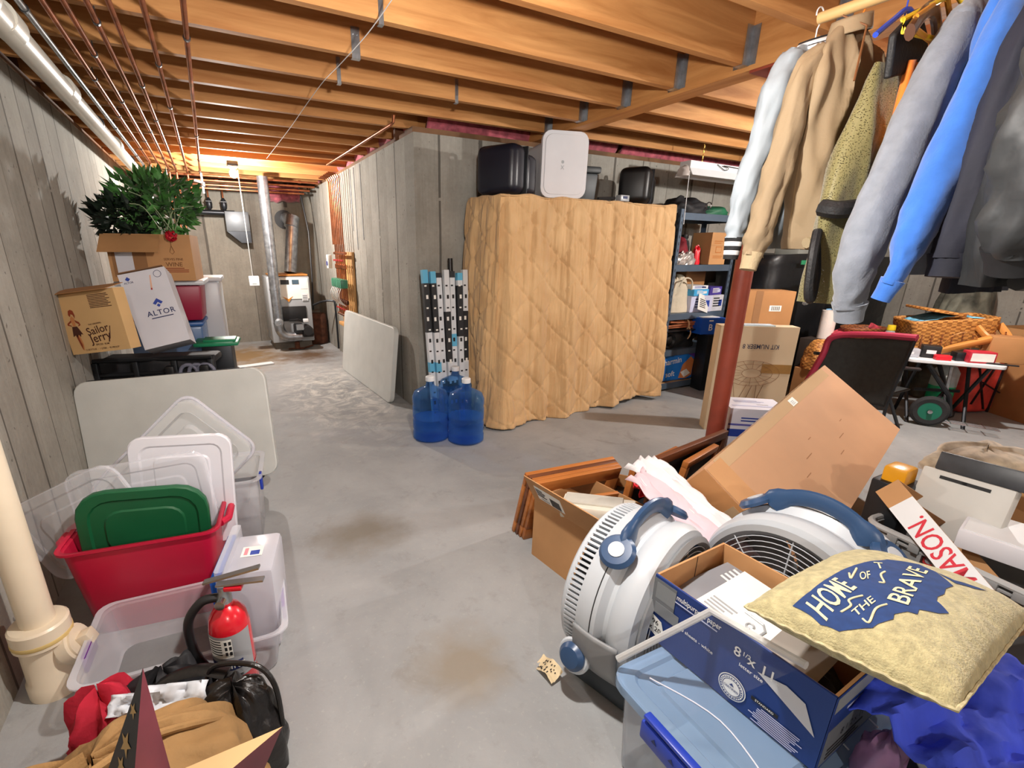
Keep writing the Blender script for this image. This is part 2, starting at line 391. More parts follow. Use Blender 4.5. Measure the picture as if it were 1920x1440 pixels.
tag(MB().grid(fy,110,8,pink).build('insulation_batt',smooth=60,solid=.02),'pink fibreglass insulation along the top of the corridor concrete wall','insulation')
def fz(u,v):
    a=PI*v; return (.75+.55*u, 7.95-.08*math.sin(a)+.03*nz(u*5,v*2), 2.02+.22*v+.04*nz(u*6,v*4,2))
tag(MB().grid(fz,24,8,pink).build('insulation_batt',smooth=60,solid=.02),'pink fibreglass insulation hanging loose above the boiler','insulation')
# joist hangers on the girder
galv=mat('galvanised_steel',(176,180,184),.35,.9,var=.15,vs=30)
hgm=MB()
hgm.box((0,-.024,.06),(.05,.002,.17),galv); hgm.box((0,.024,.06),(.05,.002,.17),galv); hgm.box((0,0,-.0265),(.05,.05,.002),galv)
hgm.box((.024,-.042,.06),(.002,.036,.17),galv); hgm.box((.024,.042,.06),(.002,.036,.17),galv)
hg=None
nm=['first','second','third','fourth','fifth','sixth','seventh','eighth','ninth','tenth','eleventh','twelfth']
c1=0
for side in (-1,1):
    c1=0
    for y in reversed([y for y in JY if 1.4<y<YC-.05]):
        if hg is None: hg=hgm.build('joist_hanger',smooth=0); o=hg
        else: o=hg.copy(); COL.objects.link(o)
        o.location=(2.62+side*.0925,y,2.29); o.rotation_euler=(0,0,0 if side<0 else PI)
        tag(o,'galvanised joist hanger on the girder face toward the corridor, %s from the middle wall'%nm[c1] if side<0 else 'galvanised joist hanger on the girder face toward the steel shelves, %s from the middle wall'%nm[c1],'hanger','joist hangers on the girder'); c1+=1
# steel bridging straps hanging from the joists
st=MB(); st.box((0,0,.045),(.022,.003,.13),galv,b=.001); st.box((0,.012,-.02),(.022,.03,.003),galv); st.lathe([(.004,0),(.004,.006)],galv,8,TR(0,-.002,.08,90))
st0=None
for i,(u,v,n) in enumerate(((688,80,'beside the ceiling wire, second joist up'),(645,125,'under the wire at the third joist'),(620,170,'under the wire at the fourth joist'),(735,8,'at the top of the ceiling wire'),(850,190,'alone between wire and girder'))):
    p=at(u,v,2,2.27)
    y=min(JY,key=lambda q:abs(q-p.y))
    o=st0 and st0.copy() or st.build('bridging_strap',smooth=0)
    if st0: COL.objects.link(o)
    st0=o if not st0 else st0
    o.location=(p.x,y-.0212,2.27); tag(o,'short steel bridging strap on a joist face, '+n,'strap','bridging straps')
# red steel column
red=mat('red_oxide_paint',(142,62,44),.5,var=.1,vs=10,bump=.05,bs=90)
t=thing('support_column','red-oxide steel support column under the girder','column',TR(2.62,1.72,0))
MB().lathe([(.049,.012),(.049,2.225)],red,32).build('shaft',t)
MB().box((0,0,.007),(.2,.2,.012),red).build('base_plate',t,smooth=0); MB().box((0,0,2.232),(.15,.22,.012),red).build('cap_plate',t,smooth=0)
# ------------------------------------------------------------------ pipes, wiring and lamps
pvc=mat('white_pvc',(214,208,196),.35,var=.05,vs=4)
cop=mat('copper',(176,108,74),.32,.9,var=.25,vs=9)
black=mat('black_plastic',(26,26,28),.45,var=.1)
white=mat('white_plastic',(226,228,230),.4,var=.03)
chrome=mat('steel_bright',(190,192,196),.25,1,var=.05)
dkmetal=mat('dark_metal',(52,54,58),.4,.7,var=.1)
def mk(name,label,cat,m,pts,r,n=12,group=None,**k):
    return tag(MB().tube(pts,r,m,n,**k).build(name),label,cat,group)
# white drain pipe under the joists along the left wall, with couplings and a side branch
t=thing('drain_pipe','white plastic drain pipe under the joists beside the board-formed wall','pipe',TR(-.555,0,2.16))
MB().tube([(0,-2.4,0),(0,7.75,-.02)],.046,pvc,20).build('pipe_run',t)
for y in (2.7,3.6,5.2): MB().lathe([(.046,-.07),(.055,-.07),(.055,.07),(.046,.07)],pvc,20,TR(0,y,0,90)).build('coupling',t)
q=MB().tube([(0,2.35,0),(0,2.35,-.01),(-.03,2.35,-.05),(-.17,2.35,-.06)],.05,pvc,18); q.lathe([(.055,-.12),(.062,-.1),(.062,.1),(.055,.12)],pvc,20,TR(0,2.35,0,90)); q.build('branch_tee',t)
for y in (1.4,4.4,6.0): MB().lathe([(.0465,-.008),(.05,-.008),(.05,.008),(.0465,.008)],dkmetal,20,TR(0,y,0,90)).build('hanger_band',t)
# copper heating pipes
ends=[(27,0,255,292),(73,0,272,292),(118,0,290,300),(162,0,312,312),(204,0,326,313),(257,0,352,317),(344.5,0,377,343)]
adj=['outermost','second','third','fourth','fifth','sixth','seventh']
for i,(a,b,c,d) in enumerate(ends):
    p=at(a,b,2,2.2); e=at(c,d,2,2.2)
    y1=min(e.y,7.6); x=(p.x+e.x)/2
    r=.011 if i else .012
    t=thing('copper_pipe','copper heating pipe under the joists, %s from the white drain pipe'%adj[i] if i else 'dull grey-brown heating pipe running next to the white drain pipe','pipe',TR(x,0,2.215),group='copper pipes along the ceiling')
    y1=(6.6,6.4,6.75,6.9,6.9,7.0,7.3)[i]
    q=MB().tube([(0,-2.4,0),(0,y1,0),(0,y1+.03,-.02),(0,y1+.035,-.1)],r,cop if i else galv,12); q.build('pipe_run',t)
    for y in JY:
        if (int(round(y*10))+i)%3==0 and 1.5<y<y1: q=MB(); q.lathe([(r,-.008),(r+.004,-.008),(r+.004,.008),(r,.008)],black,10,TR(0,y,0,90)); q.box((0,y,.03),(.004,.012,.05),black); q.build('pipe_clip',t)
# cross pipes above the boiler
for i,(z,y,x0,x1,n) in enumerate(((2.2,7.1,-.45,1.42,'topmost and nearest the bulb'),(2.165,7.25,-.5,1.40,'second from the joists'),(2.13,7.4,-.3,1.36,'third from the joists'),(2.1,7.52,-.25,1.30,'lowest, above the flue'))):
    q=MB().tube([(x0,y,z),(x1,y,z)],.014,cop,10)
    for k in range(4): q.lathe([(.014,-.02),(.019,-.02),(.019,.02),(.014,.02)],cop,10,TR(x0+(x1-x0)*(k+.5)/4,y,z,0,90))
    tag(q.build('cross_pipe'),'copper pipe crossing above the boiler, '+n,'pipe','copper cross pipes above the boiler')
mk('short_water_pipe','short copper pipe end with a valve hung under the joists by the concrete corner','pipe',cop,[(1.22,5.55,2.2),(1.26,3.62,2.2),(1.265,3.58,2.21),(1.265,3.57,2.25)],.011)
q=MB(); q.lathe([(.012,-.03),(.02,-.02),(.02,.02),(.012,.03)],galv,12,TR(.06,6.9,2.08)); q.tube([(.05,6.9,2.2),(.05,6.9,1.98)],.011,white,10); q.tube([(.05,6.9,2.1),(-.03,6.9,2.12)],.012,white,8)
tag(q.build('drain_valve'),'white and steel drain valve hanging between cross pipes and drain pipe','valve')
# sagging ceiling wire
wp=[at(u,v,2,z) for u,v,z in ((740,-8,2.27),(690,62,2.24),(640,118,2.2),(607,152,2.24),(575,195,2.2),(540,245,2.18),(500,297,2.2))]
mk('ceiling_wire','thin loose wire sagging diagonally under the joists','wire',white,smoothpath(wp,6),.002,6)
# bare bulbs
glow=emit('bulb_glow',(255,236,214),60)
def bulb(name,label,X,drop):
    t=thing(name,label,'light',X)
    MB().box((0,0,-.028),(.11,.11,.05),dkmetal,b=.006).build('junction_box',t)
    MB().lathe([(.05,-.053),(.052,-.062),(.03,-.075),(.024,-drop+.06)],white,20).build('lamp_holder',t)
    MB().lathe([(.013,-drop+.07),(.016,-drop+.05),(.037,-drop+.02),(.041,-drop),(.034,-drop-.026),(.016,-drop-.04),(0,-drop-.042)],glow,18).build('bulb',t)
    return t
def lamp(x,y,z,w,c=(1,.96,.91),r=.035):
    l=bpy.data.lights.new('bulb_or_fill_light','POINT'); l.energy=w; l.color=c; l.shadow_soft_size=r
    o=bpy.data.objects.new('bulb_or_fill_light',l); COL.objects.link(o); o.location=(x,y,z); return o
bulb('ceiling_bulb','bare bulb on a junction box above the corridor toward the boiler',TR(.36,6.25,2.262),.125)
bulb('ceiling_bulb','bare bulb hanging low between joists over the middle of the floor',TR(.6,.92,2.262),.3)
bulb('ceiling_bulb','bare bulb over the cluttered far side beyond the hanging clothes',TR(4.4,1.4,2.262),.14)
lamp(.36,6.25,2.02,W_FAR); lamp(.6,.92,1.9,W_NEAR); lamp(4.4,1.4,2.06,W_EAST); lamp(-.1,-1.6,2.0,W_FILL); lamp(3.3,-1.4,2.0,W_FILL2)  # the last pair are added fill lights behind the camera, without bulbs
# ------------------------------------------------------------------ boiler corner
grey=mat('boiler_enamel',(168,172,176),.35,.1,var=.05)
duct=mat('galvanised_duct',(160,164,170),.3,.85,var=.22,vs=18)
pap=mat('label_paper',(236,236,230),.7,var=.03)
ink=mat('ink_black',(28,28,30),.7,var=0); rust=mat('rusty_iron',(92,54,36),.8,.3,var=.35,vs=14)
BX,BY=.92,7.25
t=thing('boiler','grey oil-fired boiler with a black burner on a low block','boiler',TR(BX,BY,0))
w=.56
MB().box((0,.22,.045),(.5,.5,.09),mat('concrete_block',(120,112,102),.9,var=.2,bump=.3)).build('base_block',t,smooth=0)
MB().box((0,.2,.55),(w,.6,.9),grey,b=.012).build('jacket',t)
q=MB(); q.box((0.06,-.105,.84),(.4,.01,.28),pap); q.box((-.05,-.112,.93),(.11,.006,.06),black); q.box((.09,-.112,.93),(.09,.006,.06),mat('gauge_blue',(70,90,105),.3)); q.box((.2,-.112,.9),(.09,.004,.13),white); q.box((.2,-.112,.72),(.08,.004,.1),white)
for k in range(4): q.box((.2,-.115,.68+.02*k),(.06,.002,.006),ink)
q.prism([(-.1,.74),(-.02,.70),(.04,.74),(-.02,.66)],.111,.114,mat('flame_orange',(216,140,40),.6),frame((0,0,0),(1,0,0),(0,0,1)))
q.build('control_panel',t,smooth=0)
MB().box((.02,-.115,.5),(.36,.02,.2),black,b=.008).build('insulated_door',t)
q=MB(); q.lathe([(.07,0),(.075,.02),(.075,.2),(.06,.24)],black,20,TR(.16,-.12,.28,90)); q.box((.06,-.24,.3),(.13,.18,.14),dkmetal,b=.02); q.box((.06,-.345,.34),(.1,.02,.08),chrome); q.lathe([(.05,-.07),(.06,-.06),(.06,.06),(.05,.07)],black,18,TR(.17,-.3,.25,0,90)); q.tube([(-.05,-.2,.42),(.05,-.3,.44),(.14,-.25,.4)],.012,black,8); q.box((.15,-.3,.42),(.07,.05,.05),white,b=.01)
q.build('burner',t)
q=MB().box((.02,.2,1.02),(.5,.52,.02),mat('scorched_lid',(198,132,66),.5,.2,var=.25)); q.build('lid',t,smooth=0)
q=MB(); q.lathe([(.03,0),(.035,.02),(.035,.09),(.02,.11)],rust,14,TR(.02,-.2,.02)); q.tube([(-.1,-.18,.02),(.1,-.22,.02),(.25,-.1,.03)],.012,rust,8); q.build('drain_fitting',t)
# supply duct: vertical round pipe with elbow, from the joists to the floor in front of the boiler
fx=at(490,470,1,7.0)
q=MB(); path=[(.72,6.98,2.22),(.72,6.98,.36)]+[Vector((.72+.14*(1-math.cos(a)),6.98,.36-.16*math.sin(a))) for a in [k*PI/12 for k in range(1,7)]]+[(1.0,6.98,.2)]
t=thing('flue_pipe','tall galvanised air pipe dropping from the joists to the burner','pipe',TR(0,0,0))
MB().tube(path,.066,duct,20).build('pipe_run',t)
for z in (1.95,1.4,.85,.4): MB().lathe([(.066,-.012),(.07,-.012),(.07,.012),(.066,.012)],duct,20,TR(.72,6.98,z)).build('pipe_collar',t)
MB().lathe([(.04,0),(.055,.005),(.055,.03),(.03,.035),(.03,.02),(0,.02)],galv,18,TR(.715,6.908,.42,90)).build('inspection_cap',t)
# exhaust with a tee into the wall
t=thing('exhaust_pipe','dark galvanised exhaust leaning from boiler top to wall thimble','pipe',TR(0,0,0))
a=Vector((1.0,7.45,1.04)); b=Vector((1.12,7.6,1.72))
MB().tube([a,b],.085,duct,20).build('pipe_run',t)
MB().tube([b-Vector((.03,.03,.06)),b+Vector((.01,.01,.08))],.095,duct,20).build('elbow_collar',t)
MB().tube([b,(1.1,7.97,1.8)],.09,duct,20).build('wall_run',t)
MB().lathe([(.09,0),(.13,0),(.13,.02),(.09,.02)],black,24,TR(1.06,7.99,1.78,90)).build('wall_thimble',t)
q=MB(); q.tube([(1.28,7.75,2.2),(1.33,7.6,1.6),(1.3,7.5,.9),(1.27,7.45,.5)],.012,black,8)
tag(q.build('oil_line'),'thin black line looping from the joists behind the exhaust down beside the boiler','cable')
q=MB(); q.tube(smoothpath([(1.2,7.0,.62),(1.3,6.85,.68),(1.42,6.75,.69),(1.44,6.72,.62),(1.44,6.7,.04)],5),.014,dkmetal,8)
tag(q.build('return_pipe'),'dark iron pipe from the boiler side bending down the corridor wall','pipe')
q=MB(); q.lathe([(.14,0),(.15,.03),(.15,.4),(.13,.44),(0,.45)],rust,20,TR(1.3,7.45,.01)); tag(q.build('rusty_tank'),'small rusty tank on the floor tucked behind the boiler','tank')
q=MB().box((0,0,.02),(.4,.12,.012),white); o=q.build('paper_scrap',smooth=0); o.location=(.33,6.25,-.01); o.rotation_euler=(0,0,.2); tag(o,'flat white strip lying on the floor before the boiler','paper')
# white conduit, wall duct hood
mk('electrical_conduit','thin white conduit dropping from the bulb to the boiler switch box','conduit',mat('conduit_grey',(150,150,148),.5),[(.44,6.8,2.25),(.46,6.85,1.02)],.0055)
q=MB().box((0,0,0),(.12,.07,.12),white,b=.008); q.box((0,-.038,0),(.05,.004,.06),pap); o=q.build('switch_box'); o.location=(.47,6.86,.97); tag(o,'white switch box at the foot of the thin conduit','switch')
t=thing('vent_hood','grey rectangular duct stub with a sloped base on the concrete behind the conduit','vent',TR(.42,7.93,1.6))
MB().box((0,-.05,.12),(.3,.22,.26),mat('hood_grey',(112,116,120),.45,.3,var=.08),b=.006).build('hood_box',t); MB().prism([(-.15,-.01),(.15,-.01),(.15,-.16),(.02,-.16)],-.05,.15,dkmetal,frame((0,0,0),(1,0,0),(0,0,1))).build('sloped_base',t,smooth=0)
# dark pipe rail with hanging valves on the back wall
t=thing('valve_rail','dark iron header pipe with three hanging valves high on the back wall','pipe',TR(0,7.85,0))
MB().tube([(-.45,0,1.83),(.4,0,1.83)],.035,dkmetal,14).build('header_pipe',t)
for x in (-.08,.1,.28):
    q=MB(); q.tube([(x,0,1.84),(x,0,2.2)],.011,cop,8); q.lathe([(.012,0),(.035,.03),(.04,.08),(.03,.13),(.012,.16)],dkmetal,12,TR(x,0,1.86)); q.tube([(x-.04,-.03,1.97),(x+.04,-.03,1.97)],.008,black,6); q.build('valve',t)
# copper risers, far left
for i,x in enumerate((-.32,-.27,-.21)):
    pts=[(x,7.55,2.12),(x+.05*0,7.55,.35+.05*i),(x+.01,7.53,.3+.05*i),(x+.16,7.45,.28+.05*i)]
    mk('copper_riser','copper riser behind the stacked totes, %s from the side wall'%('first','second','third')[i],'pipe',cop,pts,.013,10,'copper risers behind the totes')
q=MB().lathe([(.0,0),(.055,.01),(.06,.1),(.05,.13),(0,.14)],black,16); o=q.build('circulator_pump'); o.location=(-.26,7.45,.98); tag(o,'round black pump on the copper risers behind the carton','pump')
# zone manifold on a plywood board, right wall
ply=mat('plywood',(206,154,94),.6,var=.2,vs=3,stretch=(6,6,.6))
t=thing('manifold_board','plywood board on the corridor wall with copper zone manifold','manifold',TR(XR,5.95,0))
MB().box((-.02,0,.86),(.03,.62,.95),ply,b=.004).build('backing_board',t)
MB().box((-.05,0,.46),(.08,.66,.04),ply,b=.004).build('board_ledge',t)
gm=mat('valve_green',(60,126,98),.4,var=.1); rd=mat('valve_red',(176,46,46),.4,var=.1)
for k in range(6):
    y=-.24+.085*k
    MB().tube([(-.1,y,1.42),(-.1,y,.58)],.009,cop,8).build('zone_pipe',t)
    q=MB(); q.box((-.13,y,.98),(.09,.062,.1),gm,b=.012); q.build('zone_valve',t)
    q=MB(); q.lathe([(.011,0),(.02,.01),(.02,.05),(.011,.06)],cop,10,TR(-.1,y,1.14)); q.box((-.125,y,1.24),(.016,.05,.02),rd,b=.004); q.lathe([(.011,0),(.018,.01),(.018,.04),(.011,.05)],rust,10,TR(-.1,y,.74)); q.box((-.125,y,.68),(.016,.05,.018),rd,b=.004); q.build('ball_valve',t)
    q=MB().tube(smoothpath([(-.16,y,.94),(-.2,y-.02,.86),(-.17,y+.02,.78),(-.11,y+.03,.72)],4),.005,white if k%2 else pap,6); q.build('valve_wire',t)
MB().tube([(-.1,-.3,.6),(-.1,.26,.6)],.016,cop,10).build('manifold_bar',t); MB().tube([(-.1,-.3,1.32),(-.1,.26,1.32)],.016,cop,10).build('manifold_bar',t)
q=MB().box((-.16,.3,1.22),(.05,.09,.16),pap,b=.006); q.box((-.19,.3,1.2),(.004,.06,.05),mat('relay_blue',(66,72,140),.5)); q.build('relay_box',t)
for k in range(7):
    y=5.72+.085*k; z=1.42
    mk('copper_riser','copper riser above the manifold board, %s counting from the room side'%nm[k],'pipe',cop,[(XR-.1,y,1.42),(XR-.1,y,2.12),(XR-.12,y+.02,2.15),(XR-.2,y+.05,2.16)],.0095,8,'copper risers above the manifold')
for k,y in enumerate((5.45,5.2,5.6)):
    mk('wall_cable','thin grey cable stapled up the corridor wall near the manifold, %s'%('beside the board','standing apart toward the room','against the risers')[k],'cable',grey,[(XR-.006,y,2.18),(XR-.006,y,1.36+.1*k)],.004,6)
# ------------------------------------------------------------------ left side, far to near
kraft=mat('kraft_card',(190,142,94),.8,var=.1,vs=3,bump=.05,bs=40)
kraft_in=mat('kraft_card_inside',(150,108,70),.85,var=.1,vs=3)
kraft_d=mat('kraft_card_brown',(176,126,78),.8,var=.1,vs=3)
tape=clear('packing_tape',(220,190,150),.45,.2)
def lines(q,x,z,w,h,n,m,X,rag=.4):
    """rows of small print"""
    for i in range(n):
        ww=w*(1-rag*random.random()); q.box((x-w/2+ww/2,z-h*i,0),(ww,h*.45,.0006),m,X=X)
FRONT=lambda w,d,h: frame((0,-d/2-.0012,h/2),(1,0,0),(0,0,1))
TOPF=lambda h: frame((0,0,h+.0012),(1,0,0),(0,1,0))
LEFT=lambda w,d,h: frame((-w/2-.0012,0,h/2),(0,-1,0),(0,0,1))
RIGHT=lambda w,d,h: frame((w/2+.0012,0,h/2),(0,1,0),(0,0,1))
greyw=mat('table_plastic',(204,206,202),.45,var=.04,bump=.03,bs=120)
# folding tables leaning: panel frame from the fit, legs folded on the back
def folding_table(X,w,h,label):
    t=thing('folding_table',label,'table',X)
    bm=MB().prism(rrect(w,h,.07),-.022,.022,greyw,frame((0,0,h/2),(1,0,0),(0,0,1)))
    bm.build('tabletop',t,bevel=.006)
    q=MB().prism(rrect(w-.1,h-.1,.05),-.032,-.02,mat('table_underside',(60,60,62),.6),frame((0,0,h/2),(1,0,0),(0,0,1))); q.build('underside',t,smooth=0)
    for s in (-1,1):
        q=MB(); x=s*w*.36
        q.tube([(x,.05,.08),(x,.05,h-.1)],.013,dkmetal,10); q.tube([(x*.35,.05,.08),(x*.35,.05,h-.1)],.013,dkmetal,10); q.tube([(x,.05,.08),(x*.35,.05,.08)],.013,dkmetal,10); q.tube([(x,.05,h*.6),(x*.35,.05,h*.6)],.01,dkmetal,10)
        q.build('leg',t)
    return t
XT=YPR(-.27,2.864,.10,-18.56,-10.6,-3.5)
t=folding_table(XT,.967,.617,'white folding table leaning on its long edge behind the plastic lids')
t=thing('black_table','black folded table standing just behind the white leaning table','table',XT@TR(-.045,.075,-.06))
MB().prism(rrect(.86,.66,.03),-.012,.012,black,frame((0,0,.35),(1,0,0),(0,0,1))).build('tabletop',t,smooth=0)
MB().tube([(-.4,.03,.04),(-.4,.03,.6)],.012,dkmetal,8).build('leg',t); MB().tube([(.4,.03,.04),(.4,.03,.6)],.012,dkmetal,8).build('leg',t)
t=folding_table(YPR(1.285,4.838,0,-87.65,-6.46,-.06),1.58,.702,'white folding table leaning against the corridor concrete wall')
# black cot / cart frame behind the white table, carrying the cartons
def xf(u,v): 
    return at(u,v,1,3.5)
t=thing('folded_cot','black folded cot with tube rails standing behind the white table','cot',TR(-.375,3.66,0,rz=-14))
dn=mat('black_nylon',(30,30,34),.7,var=.2,bump=.15,bs=30)
def sag(u,v): return (-.33+.68*u,-.1+.02*math.sin(9*u)+.02*nz(u*9,v*4),.34+.36*v)
MB().grid(sag,40,8,dn).build('fabric_sling',t,solid=.01)
MB().box((.0,.05,.66),(.68,.2,.05),dn,b=.02).build('folded_fabric',t)
for y,z in ((-.12,.69),(-.12,.6),(-.14,.52)): MB().tube([(-.33,y,z),(.34,y,z)],.013,dkmetal,10).build('rail',t)
for x in (-.32,-.1,.12,.33): MB().box((x,-.12,.34),(.03,.035,.68),dkmetal,b=.004).build('leg',t)
for x in (.1,.3): MB().box((x,-.15,.6),(.05,.05,.1),black,b=.008).build('bracket',t)
q=MB()
for k in range(3): q.tube(arc((.2+.05*k,-.14,.6),.05,0,200,8,1),.012,mat('grey_web',(120,122,140),.6),8)
q.build('strap_loop',t)
# rum carton
KB=.955; X=Matrix.Translation(EYE+(Vector((-.532,3.467,.79))-EYE)*KB)@YPR(0,0,0,-31.05,-2.04,-7.2)@TR(0,-.11,0,s=KB); w,d,h=.354,.08,.338
t=thing('liquor_carton','tan liquor carton with a red-brown figure print, beside the white carton','carton',X)
rb=mat('print_redbrown',(140,58,30),.7,var=.1); rb2=mat('print_dark_brown',(72,36,24),.7,var=0); tanskin=mat('print_orange_tan',(196,128,76),.7,var=0)
cb=mat('carton_tan',(206,168,116),.75,var=.06,vs=3)
q=MB().box((0,0,h/2),(w,d,h),cb); F=FRONT(w,d,h)
def pp(pts,m,dz=0): q.poly(pts,m,F@TR(0,0,dz))
# plain generic dancing figure
pp([(-.125,.03),(-.112,.045),(-.1,.03),(-.104,-.012),(-.12,-.012)],tanskin)
pp([(-.128,.052),(-.122,.074),(-.108,.08),(-.094,.072),(-.09,.046),(-.096,.03),(-.101,.05),(-.112,.056),(-.12,.04)],rb,.0004)
pp([(-.124,.022),(-.15,.005),(-.15,-.005),(-.126,-.012),(-.128,-.006),(-.142,0),(-.122,.012)],rb); pp([(-.1,.022),(-.078,.008),(-.074,-.008),(-.09,-.016),(-.088,-.01),(-.082,-.004),(-.098,.008)],rb)
pp([(-.128,-.014),(-.098,-.014),(-.076,-.062),(-.088,-.058),(-.094,-.074),(-.104,-.06),(-.114,-.078),(-.122,-.062),(-.138,-.07)],rb2)
pp([(-.122,-.062),(-.11,-.062),(-.098,-.12),(-.104,-.148),(-.112,-.12)],rb); pp([(-.11,-.062),(-.1,-.062),(-.092,-.115),(-.098,-.15),(-.103,-.15),(-.102,-.115)],tanskin)
q.text('Sailor',.06,rb2,F@TR(.015,-.045,0,rz=8)); q.text('Jerry',.066,rb2,F@TR(.02,-.087,0,rz=8)); q.text('THE ORIGINAL',.012,rb2,F@TR(.01,-.01,0,rz=4)); q.text('SPICED  RUM',.014,rb2,F@TR(.02,-.126,0)); q.text('12 BOTTLES  -  1 LITER  -  92 PROOF',.013,rb2,F@TR(.01,-.15,0))
q.tube([F@Vector((.075,-.1,0)),F@Vector((.095,-.03,0))],.002,rb2,5)
lines(q,.08,.145,.13,.0085,9,rb2,F,.3)
q.build('carton_body',t,smooth=0,bevel=.002)
q=MB().box((0,0,0),(.35,.14,.003),kraft_d,X=frame((0,d/2-.06,h+.012),(1,0,0),(0,1,.2))); q.build('top_flap',t,smooth=0)
# white tall carton
KA=.93; X=Matrix.Translation(EYE+(Vector((-.309,3.849,.707))-EYE)*KA)@YPR(0,0,0,-7.07,-17.83,-12.12)@TR(0,-.024,0,s=KA); w,d,h=.275,.2,.506
t=thing('safe_carton','tall white carton with blue chevron emblem leaning back beside the liquor carton','carton',X)
wc=mat('carton_white',(214,214,222),.6,var=.04,vs=4); nav=mat('print_navy',(30,42,92),.6,var=0)
bl=mat('print_blue',(40,66,158),.6,var=0)
q=MB().box((0,0,h/2),(w,d,h),wc); F=FRONT(w,d,h)
q.poly([(.0,.03),(.03,.06),(.06,.03),(.046,.018),(.03,.034),(.014,.018)],bl,F); q.poly([(.03,.0),(.042,.012),(.03,.024),(.018,.012)],bl,F)
q.text('ALTOR',.048,nav,F@TR(.03,-.035,0),sp=1.15); q.box((.03,-.066,0),(.13,.006,.0006),nav,X=F)
q.text('ALTOR',.017,nav,F@TR(-.09,.19,0)); q.poly([(-.105,.214),(-.09,.23),(-.075,.214),(-.09,.2)],bl,F)
q.tube([F@Vector(p) for p in arc((.085,.215,0),.022,0,360,16,2)],.0014,nav,5); q.poly([(.02,.13),(.03,.13),(.045,.215),(.038,.215)],mat('print_peach',(226,178,150),.7,var=0),F); q.poly([(.018,.12),(.028,.118),(.03,.137),(.022,.138)],rd,F)
q.build('carton_body',t,smooth=0,bevel=.002)
MB().box((0,-.02,h+.006),(.26,.2,.003),kraft_in).build('top_flap',t,smooth=0)
# stacked totes behind, with carton and greenery on top
tb=mat('tote_red',(150,22,58),.4,var=.05); ttop=clear('tote_white_haze',(226,230,236),.75,.3)
t=thing('storage_tote','red storage tote with a clear lid stacked on the blue tote','tote',TR(-.42,4.35,.83,rz=-4))
MB().box((.1,0,.14),(.5,.36,.26),tb,b=.02,taper=.92).build('tub',t); MB().box((.1,0,.29),(.56,.42,.035),ttop,b=.012).build('lid',t)
t=thing('storage_tote','blue-grey clear tote at the bottom of the corridor stack','tote',TR(-.42,4.37,.0,rz=-4))
bt=clear('tote_bluegrey',(92,128,178),.72,.25)
MB().box((.08,0,.4),(.48,.38,.8),bt,b=.02,taper=.94).build('tub',t); MB().box((.08,0,.815),(.5,.4,.03),mat('tote_blue_lid',(54,96,160),.4),b=.01).build('lid',t)
ft=thing('storage_tote','tall frosted white tote standing beside the red tote near the copper risers','tote',TR(-.02,4.75,0,rz=-4))
MB().box((-.05,0,.55),(.26,.36,1.1),ttop,b=.02,taper=.9).build('tub',ft); MB().box((-.05,0,1.12),(.3,.4,.035),ttop,b=.012).build('lid',ft)
gl=mat('tub_lid_green',(38,140,98),.4)
q=MB().box((0,0,0),(.3,.16,.03),gl,b=.012); q.box((.02,0,.02),(.22,.1,.02),gl,b=.008); o=q.build('tub_lid'); o.matrix_world=TR(-.03,3.98,.7,6,0,-10); tag(o,'bright green plastic lid lying behind the black folded cot','lid')
q=MB().box((0,0,0.34),(.2,.14,.68),dkmetal,b=.01); o=q.build('tool_case'); o.matrix_world=TR(-.03,3.98,0,0,0,-10); tag(o,'dark case standing under the bright green lid','case')
# carton with an open flap under the greenery
X=TR(-.36,3.98,1.14,rz=-6); w,d,h=.42,.46,.27
t=thing('flap_carton','kraft carton with its top flap hanging open under the artificial greenery','carton',TR(-.33,4.28,1.14,rz=-6))
q=MB(); w,d,h=.5,.42,.31
q.obox(w,d,h,.006,kraft,kraft_in); F=frame((.13,-d/2-.0015,h/2),(1,0,0),(0,0,1))
pr=mat('print_brown',(120,76,40),.7,var=0)
q.tube([F@Vector((0,.13,0)),F@Vector((0,.08,0)),F@Vector((.014,.04,0)),F@Vector((0,.025,0)),F@Vector((-.014,.04,0)),F@Vector((0,.08,0))],.0016,pr,5)
q.text('SERVES FINE',.022,pr,F@TR(0,-.01,0)); q.text('WINE',.04,pr,F@TR(0,-.045,0)); lines(q,0,-.07,.18,.012,3,rb,F)
q.box((-.13,-d/2-.001,.14),(.2,.001,.22),kraft_in); q.box((-.16,-d/2-.0025,.12),(.1,.001,.16),wc)
q.build('carton_body',t,smooth=0)
MB().box((0,-.09,0),(.34,.18,.004),kraft,X=TR(-.1,-d/2,h-.005,38)).build('top_flap',t,smooth=0)
